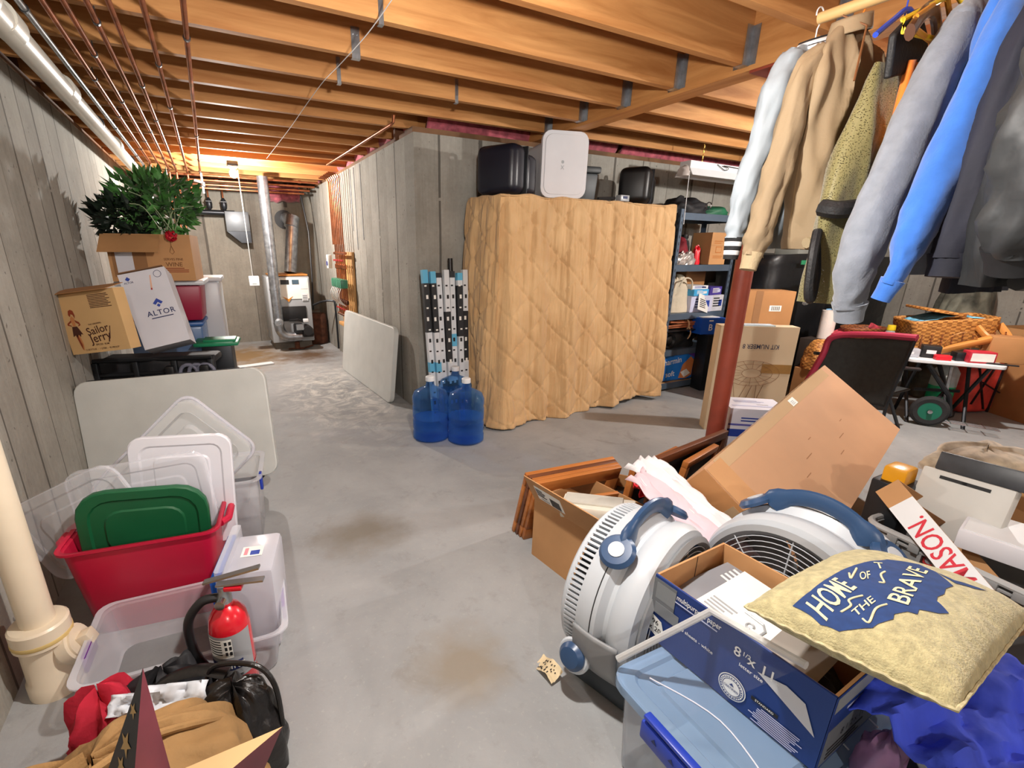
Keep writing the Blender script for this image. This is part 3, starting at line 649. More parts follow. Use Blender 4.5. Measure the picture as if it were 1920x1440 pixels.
# artificial greenery
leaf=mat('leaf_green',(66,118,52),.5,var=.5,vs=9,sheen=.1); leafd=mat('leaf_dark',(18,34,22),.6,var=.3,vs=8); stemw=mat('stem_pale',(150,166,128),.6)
t=thing('artificial_plant','bushy artificial green garland heaped on the open kraft carton','plant',TR(-.33,4.28,1.46))
def leaves(n,m,cx,cy,cz,rx,ry,rz,seed,size):
    rnd=random.Random(seed); q=MB()
    for i in range(n):
        while True:
            p=Vector((rnd.uniform(-1,1),rnd.uniform(-1,1),rnd.uniform(-1,1)))
            if .25<p.length<1: break
        b=Vector((cx+p.x*rx,cy+p.y*ry,max(.004,cz+p.z*rz)))
        dr=(p+Vector((rnd.uniform(-.7,.7),rnd.uniform(-.7,.7),rnd.uniform(-.3,.7)))).normalized(); sd=dr.orthogonal().normalized(); sd=Matrix.Rotation(rnd.uniform(0,6.3),3,dr)@sd
        up=dr.cross(sd); L=size*rnd.uniform(.6,1.3); W=L*.24
        q.add([b,b+dr*L*.4+sd*W+up*L*.07,b+dr*L-up*L*.1,b+dr*L*.4-sd*W+up*L*.07,b+dr*L*.45],[(0,1,4),(1,2,4),(2,3,4),(3,0,4)],m)
    return q
leaves(620,leaf,.05,-.02,.2,.27,.2,.2,3,.085).build('foliage',t,smooth=0)
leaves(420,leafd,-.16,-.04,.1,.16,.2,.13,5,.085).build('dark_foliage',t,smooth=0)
rnd=random.Random(4); q=MB()
for i in range(14):
    a=rnd.uniform(0,6.28); b=Vector((.05+.1*math.cos(a),-.1+.1*math.sin(a),.02)); e=b+Vector((rnd.uniform(-.24,.2),rnd.uniform(-.2,.05),rnd.uniform(.1,.3)))
    q.tube(smoothpath([b,(b+e)/2+Vector((0,0,.06)),e],4),.003,stemw,5)
q.build('stems',t)
q=MB(); rnd=random.Random(2)
for i in range(60):
    p=Vector((rnd.gauss(0,1),rnd.gauss(0,1),rnd.gauss(0,1))).normalized(); s=p.orthogonal().normalized(); b=p*.022; u=p.cross(s)
    q.add([b-s*.012,b+p*.016-u*.01,b+s*.012,b+p*.016+u*.01],[(0,1,2,3)],mat('petal_red',(190,20,44),.5))
o=q.build('artificial_rose',smooth=0); o.location=(-.21,4.02,1.44); tag(o,'small red artificial flower at the carton corner below the greenery','flower')
# ------------------------------------------------------------------ red bin pile
clr=clear('clear_plastic',(226,228,236),.26,.12); clr2=clear('hazy_plastic',(214,214,224),.5,.25); frost=clear('frosted_lid',(222,222,230),.86,.4)
purple=mat('latch_purple',(108,46,138),.4,var=0); blue=mat('latch_blue',(36,62,170),.35,var=0)
def tote(q,w,d,h,m,taper=.9,rim=.02,t=.0035,wave=0):
    """thin-walled tapered tub with a rolled rim, origin at the bottom centre"""
    prof=[(taper,0.0),(taper,.004),(1,h-.012)]
    def ring(k,z,r=.045): return [(x*k,y*k,z) for x,y in rrect(w,d,r)]
    R=[ring(taper*.97,.0),ring(taper,.012),ring(.985,h-.014),ring(1.0,h-.012),ring(1+rim*2/w,h-.006),ring(1+rim*2/w,h),ring(1.0,h)]
    n=len(R[0]); vs=[p for r in R for p in r]
    fs=[(i*n+j,i*n+(j+1)%n,(i+1)*n+(j+1)%n,(i+1)*n+j) for i in range(len(R)-1) for j in range(n)]+[tuple(range(n-1,-1,-1))]
    return q.add(vs,fs,m)
def lid(q,w,d,m,h=.022,panel=.006,r=.05):
    """shallow moulded lid lying flat, origin at its centre"""
    def ring(ww,dd,z,rr): return [(x,y,z) for x,y in rrect(ww,dd,rr)]
    R=[ring(w,d,-h,r),ring(w,d,-.004,r),ring(w-.008,d-.008,0,r),ring(w-.07,d-.07,0,r*.8),ring(w-.085,d-.085,-panel,r*.7),ring(w-.16,d-.16,-panel,r*.6),ring(w-.172,d-.172,-.001,r*.55)]
    n=len(R[0]); vs=[p for a in R for p in a]
    fs=[(i*n+j,i*n+(j+1)%n,(i+1)*n+(j+1)%n,(i+1)*n+j) for i in range(len(R)-1) for j in range(n)]+[tuple((len(R)-1)*n+j for j in range(n))]
    return q.add(vs,fs,m)
# low clear tote with purple latches
t=thing('clear_tote','long empty clear tote with purple latches in front of the red tub','tote',TR(-.22,1.595,0,rz=-4))
tote(MB(),.56,.36,.17,clr).build('tub',t)
MB().box((.288,.0,.135),(.012,.11,.06),purple,b=.004).build('latch',t); MB().box((-.288,-.0,.135),(.012,.11,.06),purple,b=.004).build('latch',t)
# red tub
RX=TR(-.27,1.86,.27,rz=-20)
redp=mat('tub_red',(190,22,58),.4,var=.06,vs=3)
t=thing('red_tub','cherry-red plastic tub holding upright plastic lids','tub',YPR(-.335,1.985,0,-8,0,0))
q=MB(); tote(q,.48,.33,.37,redp,.84,.014)
q.build('tub',t,solid=.004)
for s in(-1,1): q=MB(); q.tube([(s*.25,-.09,.355),(s*.272,-.05,.35),(s*.272,.05,.35),(s*.25,.09,.355)],.014,redp,8); q.build('side_grip',t)

def upright(name,label,cat,mm,w,h,c,yaw,lean,roll=0,r=.06,maker=None):
    X=Matrix.Translation(c)@Matrix.Rotation(math.radians(yaw),4,'Z')@Matrix.Rotation(math.radians(90-lean),4,'X')@Matrix.Rotation(math.radians(roll),4,'Z')
    q=MB(); lid(q,w,h,mm,r=r); o=q.build(name,smooth=30); o.matrix_world=X; return tag(o,label,cat)
lidg=mat('lid_green',(22,92,56),.4,var=.08,vs=4)
upright('tote_lid','dark green plastic lid standing in the red tub','lid',lidg,.42,.34,(-.345,1.925,.36),-8,-4,-4,.10)
upright('tote_lid','frosted white lid with a grip slot standing behind the green lid','lid',frost,.36,.46,(-.215,2.03,.435),-10,6,-3,.05)
upright('tote_lid','thin clear lid sandwiched between the green and frosted lids','lid',clr,.46,.40,(-.34,2.0,.40),-8,3,4,.05)
upright('tote_lid','clear lid slanting against the concrete behind the green lid','lid',clr,.40,.34,(-.545,2.02,.385),-12,3,24,.06)
# clear cover standing on its corner, peak highest
X=Matrix.Translation((-.25,2.13,.485))@Matrix.Rotation(math.radians(-10),4,'Z')@Matrix.Rotation(math.radians(84),4,'X')@Matrix.Rotation(math.radians(43),4,'Z')
t=thing('clear_cover','clear plastic cover turned on its corner, its peak highest over the red tub','cover',X)
shine=clear('shiny_clear',(232,236,242),.22,.04)
q=MB(); lid(q,.54,.35,shine,.05,.035,.05); q.build('shell',t,smooth=25)
q=MB(); q.tube([(x,y,-.05) for x,y in rrect(.55,.36,.05)],.007,clr2,8,closed=True); q.build('rim',t)
# tall clear tote behind with blue latch
t=thing('clear_tote','tall clear tote with a dark blue latch standing between red tub and white table','tote',TR(-.12,2.38,0,rz=-8))
tote(MB(),.40,.34,.36,clr,.92).build('tub',t); MB().box((.21,-.1,.32),(.014,.035,.085),blue,b=.005).build('latch',t)
# upended clear bin with blue back
X=YPR(-.035,1.635,.012,-14,0,0)
t=thing('clear_bin','frosted clear bin turned on end with a blue lid and a price sticker','bin',X)
w,d,h=.165,.24,.33
q=MB(); q.box((.03,0,h/2),(w,d,h),clr2,b=.018,taper=.94); q.build('bin_shell',t)
MB().box((-.065,0,h/2-.01),(.03,d+.03,h+.02),mat('lid_blue',(20,84,178),.35),b=.008).build('blue_lid',t)
q=MB().prism(rrect(.03,d+.05,.012),0,h+.03,clr,TR(-.045,0,0)); q.build('rim',t)
q=MB(); q.box((0,0,0),(.07,.06,.0008),pap); q.box((.01,-.01,.001),(.03,.025,.0008),bl); q.box((-.02,.0,.001),(.012,.04,.0008),mat('sticker_pink',(230,140,150),.6,var=0)); o=q.build('price_sticker',t,smooth=0); o.location=(.03,0,h+.002)
# fire extinguisher
fe=thing('fire_extinguisher','red fire extinguisher with black hose standing behind the leather bag','extinguisher',TR(-.095,1.33,0,rz=-20))
er=mat('extinguisher_red',(200,24,40),.25,var=.03,coat=.5)
MB().lathe([(0,.002),(.05,.002),(.056,.012),(.056,.31),(.05,.345),(.034,.37),(.02,.38),(.02,.39)],er,28).build('cylinder',fe)
q=MB(); q.lathe([(.0566,.17),(.0566,.31)],mat('label_grey',(150,152,156),.5,var=.05),20,a0=-2.6,a1=-.2,cap=False); q.lathe([(.0569,.19),(.0569,.22)],nav,12,a0=-2.6,a1=-.8,cap=False); q.lathe([(.0569,.235),(.0569,.3)],pap,12,a0=-2.5,a1=-1.2,cap=False)
for k in range(6):
    a=-2.3+.0*k; z=.292-.009*k; q.lathe([(.0573,z),(.0573,z+.004)],ink,10,a0=-2.4,a1=-1.7,cap=False)
for i in range(2):
    for k in range(3): a=-1.55+.2*i; q.lathe([(.0574,.245+.018*k),(.0574,.257+.018*k)],ink,3,a0=a,a1=a+.12,cap=False)
q.text('FIRE',.03,pap,frame((.02,-.0535,.205),(1,.3,0),(0,0,1))); q.build('label_wrap',fe)
q=MB(); q.lathe([(.02,.385),(.02,.41),(.014,.42),(.014,.44)],galv,14); q.lathe([(.014,0),(.014,.02),(0,.021)],chrome,14,TR(0,-.02,.405,90)); q.build('valve_head',fe)
q=MB(); q.box((0,0,0),(.13,.022,.006),chrome,X=TR(.05,0,.452,0,-3,0)); q.build('carry_handle',fe,smooth=0)
q=MB(); q.box((0,0,0),(.16,.02,.006),chrome,X=TR(.03,0,.478,0,-14,0)); q.build('squeeze_lever',fe,smooth=0)
q=MB(); q.box((.03,0,.437),(.05,.03,.014),er,b=.004); q.build('trigger_guard',fe)
MB().tube(smoothpath([(-.015,0,.405),(-.06,-.01,.4),(-.1,-.02,.34),(-.1,-.02,.24),(-.075,-.02,.17),(-.058,-.02,.13)],6),.013,black,12).build('hose',fe)
MB().lathe([(.0575,.16),(.058,.163),(.058,.168),(.0575,.17)],chrome,28).build('bracket_band',fe)
# cleanout pipe in the foreground corner
cw=mat('pvc_cream',(222,208,184),.35,var=.05,vs=5)
p0=Vector((-.63,1.68,0))
t=thing('cleanout_pipe','cream plastic waste pipe with a capped cleanout wye beside the concrete wall','pipe',TR(-.625,1.68,0))
MB().lathe([(.044,.2),(.044,2.2)],cw,28).build('pipe_run',t)
q=MB().lathe([(.07,.0),(.073,.0),(.073,.05),(.067,.06),(.065,.18),(.076,.19),(.076,.25),(.07,.256),(.045,.258)],cw,28); q.build('wye_body',t)
q=MB().lathe([(.05,0),(.05,.06),(.06,.062),(.06,.095),(.05,.097)],cw,24,TR(.0,-.0,.12,68,0,78)); q.build('wye_branch',t)
q=MB().lathe([(.05,.097),(.05,.104),(0,.105)],cw,24); q.box((0,0,.122),(.042,.042,.036),cw,b=.003); o=q.build('cleanout_plug',t); o.matrix_local=TR(.0,-.0,.12,68,0,78)
MB().lathe([(.0765,.2),(.0775,.202),(.0775,.212),(.0765,.214)],mat('pipe_primer',(214,186,120),.5),28).build('glue_line',t)
# ------------------------------------------------------------------ bags at the bottom edge
can=mat('canvas_tan',(158,122,76),.85,var=.15,vs=6,bump=.3,bs=60); lea=mat('brown_leather',(58,34,34),.5,var=.2,bump=.1)
blea=mat('black_leather',(24,22,22),.33,var=.2,vs=8,bump=.25,bs=45); cloth_red=mat('cloth_red',(186,26,52),.9,var=.15,bump=.2); paperw=mat('paper_white',(214,220,228),.8,var=.05)
def blob(w,d,h,seed,amp=.12,nu=48,nv=20,flat=.6):
    """soft heap: closed dome with creases"""
    def fn(u,v):
        a=2*PI*u; ph=v*PI/2*.999
        r=math.cos(ph)**flat; z=math.sin(ph)**.9
        n=1+amp*nz(math.cos(a)*1.8+seed,math.sin(a)*1.8,z*2.2)+amp*.45*nz(math.cos(a)*5+seed,math.sin(a)*5,z*6)
        return (w/2*r*math.cos(a)*n,d/2*r*math.sin(a)*n,h*z*n)
    return fn
t=thing('canvas_duffel','tan canvas duffel bag with dark leather trim lying under the star','bag',TR(-.36,.99,0,rz=14))
MB().grid(blob(.62,.36,.335,1.3,.16),64,24,can,cu=True).build('bag_body',t,smooth=80)
def strapgrid(x0,wd,sc=1.02,seed=1.3):
    def fn(u,v):
        f=blob(.62,.36,.40,1.3,.16)
        a=PI*(.02+.96*v)
        y=math.cos(a); x=x0+wd*(u-.5)
        k=math.sqrt(max(.02,1-(x/.31)**2))
        return (x, .185*k*y*sc, .405*k**.6*max(0,math.sin(a))**.75*sc)
    return fn
MB().grid(strapgrid(-.1,.045,.83),2,20,lea).build('leather_band',t,solid=.004)
MB().tube(smoothpath([(-.24,-.1,.26),(-.2,-.14,.35),(-.06,-.16,.37),(.06,-.15,.34),(.1,-.12,.26)],6),.014,can,10).build('carry_handle',t)
MB().tube(smoothpath([(-.27,.0,.26),(-.1,-.06,.35),(.08,-.03,.36),(.24,0,.27)],8),.009,can,8).build('zip_seam',t)
MB().box((.03,-.08,.355),(.03,.012,.012),mat('brass',(190,150,70),.3,1)).build('brass_clasp',t,smooth=0)
t=thing('leather_bag','black leather handbag with brass ring in front of the extinguisher','bag',TR(-.10,1.14,0,rz=-25))
MB().grid(blob(.23,.17,.26,7.1,.16),56,24,blea,cu=True).build('bag_body',t,smooth=80)
MB().tube(smoothpath([(-.09,.03,.22),(-.06,.04,.29),(.05,.03,.30),(.1,.02,.24),(.115,0,.12)],6),.007,blea,8).build('top_handle',t)
MB().tube(smoothpath([(-.26,.0,.22),(-.18,.04,.255),(-.1,.05,.27),(-.03,.04,.265)],6),.020,blea,8,flat=.3).build('shoulder_strap',t)
q=MB(); q.box((-.06,-.08,.2),(.045,.012,.11),blea,b=.005); q.tube(arc((-.065,-.09,.155),.018,0,360,14,1)[:-1],.004,MT['brass'],6,closed=True); q.box((-.03,-.095,.145),(.012,.012,.04),MT['brass'],b=.003); q.build('brass_ring_tab',t)
q=MB().grid(blob(.2,.18,.25,3.3,.3),32,12,cloth_red,cu=True); o=q.build('red_shirt',smooth=80); o.location=(-.41,1.28,0); tag(o,'crumpled red cloth heaped in front of the purple-latched tote','cloth')
q=MB().grid(blob(.22,.14,.24,5.3,.3),32,12,dn,cu=True); o=q.build('black_jacket_heap',smooth=80); o.location=(-.27,1.30,0); tag(o,'crumpled black cloth between the red cloth and the clear tote','cloth')
def crump(seed,w,d,amp): return lambda u,v:(w*(u-.5),d*(v-.5),amp*nz(u*3+seed,v*3)+amp*.5*nz(u*9+seed,v*9))
q=MB().grid(crump(2,.15,.10,.03),14,12,paperw); o=q.build('tissue_paper',smooth=60,solid=.001); o.matrix_world=TR(-.235,1.15,.26,40,0,-20); tag(o,'crumpled pale blue-white paper beside the black leather bag','paper')
q=MB().grid(crump(9,.07,.05,.02),8,8,paperw); o=q.build('tissue_paper',smooth=60,solid=.001); o.matrix_world=TR(-.35,1.22,.25,40,0,-20); tag(o,'small white paper scrap poking out over the red cloth','paper')
# flag-painted wooden barn star
t=thing('barn_star','folded metal star painted navy with gold stars and maroon stripes','star',None)
sm=mat('star_maroon',(112,46,58),.5,var=.1,vs=12); sn=mat('star_navy',(34,38,46),.55,var=.15); sg=mat('star_gold',(168,140,92),.6,var=.1); sc_=mat('star_cream',(206,170,120),.55,var=.06)
A=at(268,1252,1,.80); C0=at(330,1520,1,.72); C1=at(215,1450,1,.80); C2=at(312,1450,1,.78); Rr=at(262,1440,1,.72)
Bt=at(530,1362,1,.78); D0=at(375,1440,1,.74); D1=at(455,1440,1,.74)
back=Vector((0,.05,-.0))
def tri(q,a,b,c,m): q.add([a,b,c],[(0,1,2)],m)
q=MB()
L0=at(200,1450,1,.82); R0=at(322,1450,1,.80); M0=at(252,1450,1,.74); K=at(300,1640,1,.7)
tri(q,A,L0,M0,sn); tri(q,A,M0,R0,sm); tri(q,A,R0,L0,sn)
q.build('upper_point',t,smooth=0)
q=MB(); Lb=at(300,1460,1,.78); Mb=at(395,1475,1,.72); Rb=at(470,1500,1,.78)
tri(q,Bt,Lb,Mb,sc_); tri(q,Bt,Mb,Rb,sm); tri(q,Bt,Rb,Lb,sn); q.build('side_point',t,smooth=0)
q=MB(); q.add([L0,M0,R0,K,Lb,Mb,Rb],[(0,3,1),(1,3,2),(2,3,5),(4,3,5),(5,3,6)],sm); q.build('star_hub',t,smooth=0)
nrm=(L0-A).cross(M0-A).normalized(); 
if nrm.dot(EYE-A)<0: nrm=-nrm
dn_=((L0+M0)/2-A)
ydir=-dn_.normalized(); xdir=ydir.cross(nrm)
for f_,s_ in ((.40,.014),(.72,.022),(.93,.018)):
    c=A+dn_*f_+nrm*.0012; pts=[]
    for k in range(10):
        r=s_ if k%2==0 else s_*.42; a=PI/2+k*PI/5; pts.append((r*math.cos(a),r*math.sin(a)))
    q=MB(); q.poly(pts,sg,frame(c,xdir,ydir)); q.build('gold_star',t,smooth=0)
# ------------------------------------------------------------------ middle: jugs, tubes, quilted cover, luggage, steel shelves
def glassy(n,c,dens,rough=.08,a0=.2):
    m,N,L,P=newmat(n)
    P.inputs['Base Color'].default_value=lin(c); P.inputs['Roughness'].default_value=rough
    tr=N.new('ShaderNodeBsdfTransparent'); tr.inputs[0].default_value=lin(dens)
    lw=N.new('ShaderNodeLayerWeight'); lw.inputs[0].default_value=.3
    mr=N.new('ShaderNodeMapRange'); mr.inputs[3].default_value=a0; mr.inputs[4].default_value=.75; L.new(lw.outputs['Facing'],mr.inputs[0])
    mx=N.new('ShaderNodeMixShader'); L.new(mr.outputs[0],mx.inputs[0]); L.new(tr.outputs[0],mx.inputs[1]); L.new(P.outputs[0],mx.inputs[2]); L.new(mx.outputs[0],N['Material Output'].inputs['Surface']); MT[n]=m; return m
jugm=glassy('jug_blue',(92,140,196),(166,204,240),a0=.08); watm=glassy('jug_water',(70,150,220),(160,212,248),a0=.08); 
JP=[(0,.004),(.118,.004),(.134,.016),(.134,.06),(.129,.072),(.129,.08),(.134,.092),(.134,.15),(.129,.16),(.129,.168),(.134,.18),(.134,.262),(.13,.27),(.13,.278),(.134,.288),(.134,.33),(.118,.37),(.07,.395),(.036,.41),(.028,.43),(.028,.455)]
def jug(name,label,x,y,water,dark=False):
    t=thing(name,label,'jug',TR(x,y,0),group='water jugs by the concrete corner')
    k=1.0
    MB().lathe(JP,jugm,36).build('bottle',t,smooth=45)
    if water: MB().lathe([(max(0,r-.004),z+.004) for r,z in JP if z<water]+[(.129,water),(0,water)],watm,32).build('water',t,smooth=45)
    MB().lathe([(.03,.447),(.033,.45),(.033,.478),(.028,.484),(0,.485)],white,20).build('cap',t)
jug('water_jug','blue water jug in front at the concrete corner, half full',1.315,3.13,.17)
jug('water_jug','blue water jug next to the hem of the quilted cover, half full',1.53,2.965,.2)
jug('water_jug','dark blue water jug tucked behind, against the quilted cover',1.62,3.33,.3)
# boxed fluorescent tubes standing against the corner
tw=mat('tube_sleeve_white',(214,218,222),.6,var=.05); tbk=mat('tube_sleeve_black',(34,36,40),.6,var=.05); tbl=mat('tube_sleeve_blue',(96,178,214),.6,var=.05)
desc=['pale blue top, outermost at the corner','pale blue top, second from the corner','black top, third from the corner','white sleeve, fourth from the corner, set back','white sleeve with a blue patch, fifth from the corner','dark sleeve, sixth, beside the dark jug','thin white sleeve closest to the quilted cover']
for i in range(7):
    t=thing('tube_carton','upright fluorescent tube carton, '+desc[i],'carton',YPR(1.49+.0435*i,3.44-.02*(i%2)-.008*i,.002,0,-5.2,-1.5+.5*i),group='boxed fluorescent tubes')
    q=MB(); hh=1.22-.012*(i%3); q.box((0,0,hh/2),(.042,.042,hh),tw)
    def band(z0,z1,m): q.box((0,0,(z0+z1)/2),(.0432,.0432,z1-z0),m)
    if i in(0,1): band(1.12,hh+.0006,tbl); band(.74,1.12,tbk); band(.42,.5,tbl); band(.1,.2,tbl)
    elif i in(2,): band(1.16,hh+.0006,tbk); band(.0,.36,tbk); 
    elif i==4: band(1.16,hh+.0006,tbk); band(.62,.72,tbl); band(.0,.34,tbk)
    elif i==5: band(.7,1.1,tbk); band(1.14,hh+.0006,tbl)
    else: band(.5,.9,tbk); band(.0,.34,tbk)
    for k in range(13):
        z=.08+.085*k; m=pap if (i in(0,1) and .74<z<1.12) or (i in(2,3,4,6) and z<.34) or(i==5 and z>.7) or (i in (3,6) and .5<z<.9) else ink
        q.box((-.006+.004*(k%3),-.0221,z),(.018,.0008,.03 if k%2 else .012),m)
    q.build('sleeve',t,smooth=0)
q=MB().tube([(1.70,3.50,.0),(1.735,3.66,1.3)],.02,black,12); tag(q.build('shade_pole'),'black pole standing in for the shadow gap between tube cartons and quilted cover','pole')  # dark tube put in for the shadow gap along the cover's edge
# quilted moving blanket over the covered shelf unit
m,N,L,P=newmat('quilted_cover'); P.inputs['Roughness'].default_value=.9; P.inputs['Sheen Weight'].default_value=.15
g=N.new('ShaderNodeNewGeometry'); tn=N.new('ShaderNodeTexNoise'); tn.inputs['Scale'].default_value=5; tn.inputs['Detail'].default_value=6; L.new(g.outputs['Position'],tn.inputs['Vector'])
mr=N.new('ShaderNodeMapRange'); mr.inputs[1].default_value=.3; mr.inputs[2].default_value=.7; L.new(tn.outputs['Fac'],mr.inputs[0]); mx=N.new('ShaderNodeMix'); mx.data_type='RGBA'; mx.inputs['A'].default_value=lin((196,156,108)); mx.inputs['B'].default_value=lin((214,178,130)); L.new(mr.outputs[0],mx.inputs['Factor']); L.new(mx.outputs['Result'],P.inputs['Base Color'])
mp=N.new('ShaderNodeMapping'); mp.inputs['Scale'].default_value=(60,60,7); L.new(g.outputs['Position'],mp.inputs['Vector']); t2=N.new('ShaderNodeTexNoise'); t2.inputs['Scale'].default_value=1; t2.inputs['Detail'].default_value=4; L.new(mp.outputs[0],t2.inputs['Vector']); bp=N.new('ShaderNodeBump'); bp.inputs['Strength'].default_value=.55; bp.inputs['Distance'].default_value=.012; L.new(t2.outputs['Fac'],bp.inputs['Height']); L.new(bp.outputs['Normal'],P.inputs['Normal'])
quilt=m
Wc=2.0; xl,xr,yf,yb,zt=1.87,3.66,3.13,3.62,1.745
def cover(u,v):
    # u: 0..1 along the plan path (left side 0-.22, front .22-1), v: 0 top .. 1 floor
    s=u*(.5+1.8)
    if s<.5: px,py,nx,ny=xl,yb-s,-1,0
    else: px,py,nx,ny=xl+(s-.5),yf,0,-1
    c=max(0,1-abs(s-.5)/.09); 
    if c>0: nx,ny=(-.7*c+nx*(1-c)),(-.7*c+ny*(1-c)); px+=.03*c; py+=.03*c
    z=zt*(1-v)
    k=v**.8
    fold=.035*k*math.sin(s*11+1.5*nz(s*2,v*1.2)+v*1.2)+.022*k*math.sin(s*23+2*nz(s*3,v*2,4))
    fold+=.016*math.exp(-v*5)*math.sin(s*55+3*nz(s*6,v))*min(1,v*10)
    fold+=.018*nz(s*7,v*1.6,2)*(.4+v)+.012*nz(s*24,v*3.5,9)*(.6+v)+.006*nz(s*60,v*9,4)
    d1=(s*.95+z)/.29; d2=(s*.95-z)/.29
    e=min(abs(d1-round(d1)),abs(d2-round(d2)))
    ql=-.0105*math.exp(-(e/.04)**2)+.003*min(1,e*3)
    rr=1.0 if s>.5 else .35
    right=max(0,(s-2.0)/.3)
    off=fold+ql+.05*k*rr+(.03*math.sin(v*3)*0)
    if s<.5: off+=.05*v*(1-v)*2
    off+=.12*max(0,v-.82)*max(0,1-abs(s-.55)/.6)*3
    zz=z+(.012 if v>.97 else 0)+.03*v**6*math.sin(s*3.3+1)*(1 if s>.9 else .2)+.004
    x=px+nx*off-(.06*v**2 if s<.7 else 0)+.02*right*v; y=py+ny*off
    return (x,y,max(.004,zz)+.02*max(0,1-v*40)*nz(s*6,0,5))
t=thing('moving_blanket','tan quilted moving blanket draped over a tall storage unit','cover')
o=MB().grid(cover,330,120,quilt).build('hanging_sides',t,smooth=80,solid=.006)
def ctop(u,v):
    x=xl+.02+(xr-xl-.02)*u; y=yf+.02+(yb-yf-.02)*v
    return (x,y-.03*(1-v)**6,zt+.012*nz(x*5,y*5)+.006*nz(x*14,y*14)-.005*(1-v)**6)
MB().grid(ctop,60,20,quilt).build('draped_top',t,smooth=80,solid=.006)
q=MB(); 
for x in (xl+.06,xr-.06): 
    for y in (yf+.08,yb-.05): q.box((x,y,zt/2-.02),(.04,.04,zt-.08),dkmetal)
q.box(((xl+xr)/2,(yf+yb)/2+.02,zt-.05),(xr-xl-.1,.4,.03),dkmetal); tag(q.build('covered_shelf_unit',smooth=0),'steel storage unit hidden under the tan quilted blanket','shelf')
# things on top of the covered unit
ZC=zt+.016
bp_=mat('case_black',(26,28,40),.35,var=.08,bump=.05,bs=120)
def suitcase(X,w,d,h,label,m):
    t=thing('hard_suitcase',label,'suitcase',X)
    MB().box((0,-d*.22,h/2),(w,d*.5,h),m,b=.055,seg=4).build('front_shell',t); MB().box((0,d*.26,h*.43),(w*1.02,d*.5,h*.86),m,b=.05,seg=4).build('rear_shell',t)
    MB().box((0,.012,h/2),(w+.012,.014,h*.96),dkmetal,b=.003).build('zip_band',t)
    MB().tube(smoothpath([(-.06,d*.28,h*.85),(-.05,d*.28,h*.93),(.05,d*.28,h*.93),(.06,d*.28,h*.85)],4),.01,m,8).build('carry_handle',t)
    q=MB(); q.box((-w/2-.006,-.02,h*.5),(.01,.03,.06),chrome,b=.002); q.build('latch',t)
suitcase(TR(2.06,3.36,ZC,rz=-62),.34,.36,.33,'black hard-shell suitcase standing beside the white tall bin on the quilted cover',bp_)
t=thing('white_bin','tall white plastic bin on its side, lid facing out, on the quilted cover','bin',TR(2.56,3.4,ZC,rz=-14))
wb=mat('bin_white',(214,214,218),.4,var=.02)
q=MB().prism(rrect(.33,.42,.06),0,.42,wb,frame((0,-.12,.21),(1,0,0),(0,0,1))@TR(0,0,-.42)); q.build('tub',t,bevel=.01)
q=MB().prism(rrect(.38,.47,.07),0,.03,wb,frame((0,-.12,.235),(1,0,0),(0,0,1))); q.prism(rrect(.33,.42,.06),.03,.034,wb,frame((0,-.12,.235),(1,0,0),(0,0,1)))
F=frame((0,-.1555,.235),(1,0,0),(0,0,1)); q.poly([(-.02+.012*math.cos(a*PI/5),.02+.012*math.sin(a*PI/5)) for a in range(10)],grey,F); q.text('X',.04,grey,F@TR(-.02,-.02,0)); q.text('o',.03,grey,F@TR(-.02,.02,0.0005))
q.build('lid',t,bevel=.006)
t=thing('grey_bin','dark grey plastic bin with lid behind the white bin','bin',TR(2.86,3.5,ZC,rz=-10)); gb=mat('bin_grey',(74,80,84),.5,var=.05)
MB().box((0,0,.11),(.26,.24,.22),gb,b=.02,taper=.9).build('tub',t); MB().box((0,0,.245),(.29,.27,.05),mat('bin_charcoal',(50,54,56),.5),b=.012).build('lid',t)
suitcase(TR(3.42,3.37,ZC,rz=-55),.26,.4,.29,'black hard-shell suitcase next to the hanging shop light and dark bags',mat('case_jet',(16,16,18),.4,var=.1))
q=MB(); q.tube([(-.1,0,.015),(.1,.02,.03)],.012,black,8); q.box((.17,.0,.03),(.1,.06,.05),grey,b=.006); q.box((.17,-.031,.035),(.05,.002,.02),nav); o=q.build('small_device'); o.matrix_world=TR(2.98,3.25,ZC); tag(o,'small grey and black gadget at the cover edge between bin and suitcase','gadget')
# ------------------------------------------------------------------ steel shelf unit
stl=mat('shelf_steel',(96,112,130),.4,.4,var=.08); pbd=mat('particle_board',(190,150,104),.8,var=.15,vs=20)
SX0,SX1,SY0,SY1=3.85,4.70,3.22,3.62; HS=(.06,.48,.80,1.27,1.71)
t=thing('steel_shelf_unit','grey-blue slotted steel shelf unit standing beside the quilted cover','shelf',TR(0,0,0))
ZZ=[.085,.43,.79,1.25,1.71]
for x in (SX0,SX1):
    for y in (SY0,SY1):
        q=MB(); sx=1 if x==SX0 else -1; sy=1 if y==SY0 else -1
        q.box((x,y+sy*.018,.87),(.003,.036,1.74),stl); q.box((x+sx*.018,y,.87),(.036,.003,1.74),stl)
        for k in range(28):
            z=.06+.06*k; q.box((x+sx*.018,y-sy*.002,z),(.008,.001,.026),ink); q.box((x-sx*.002,y+sy*.018,z),(.001,.008,.026),ink)
        q.build('post',t,smooth=0)
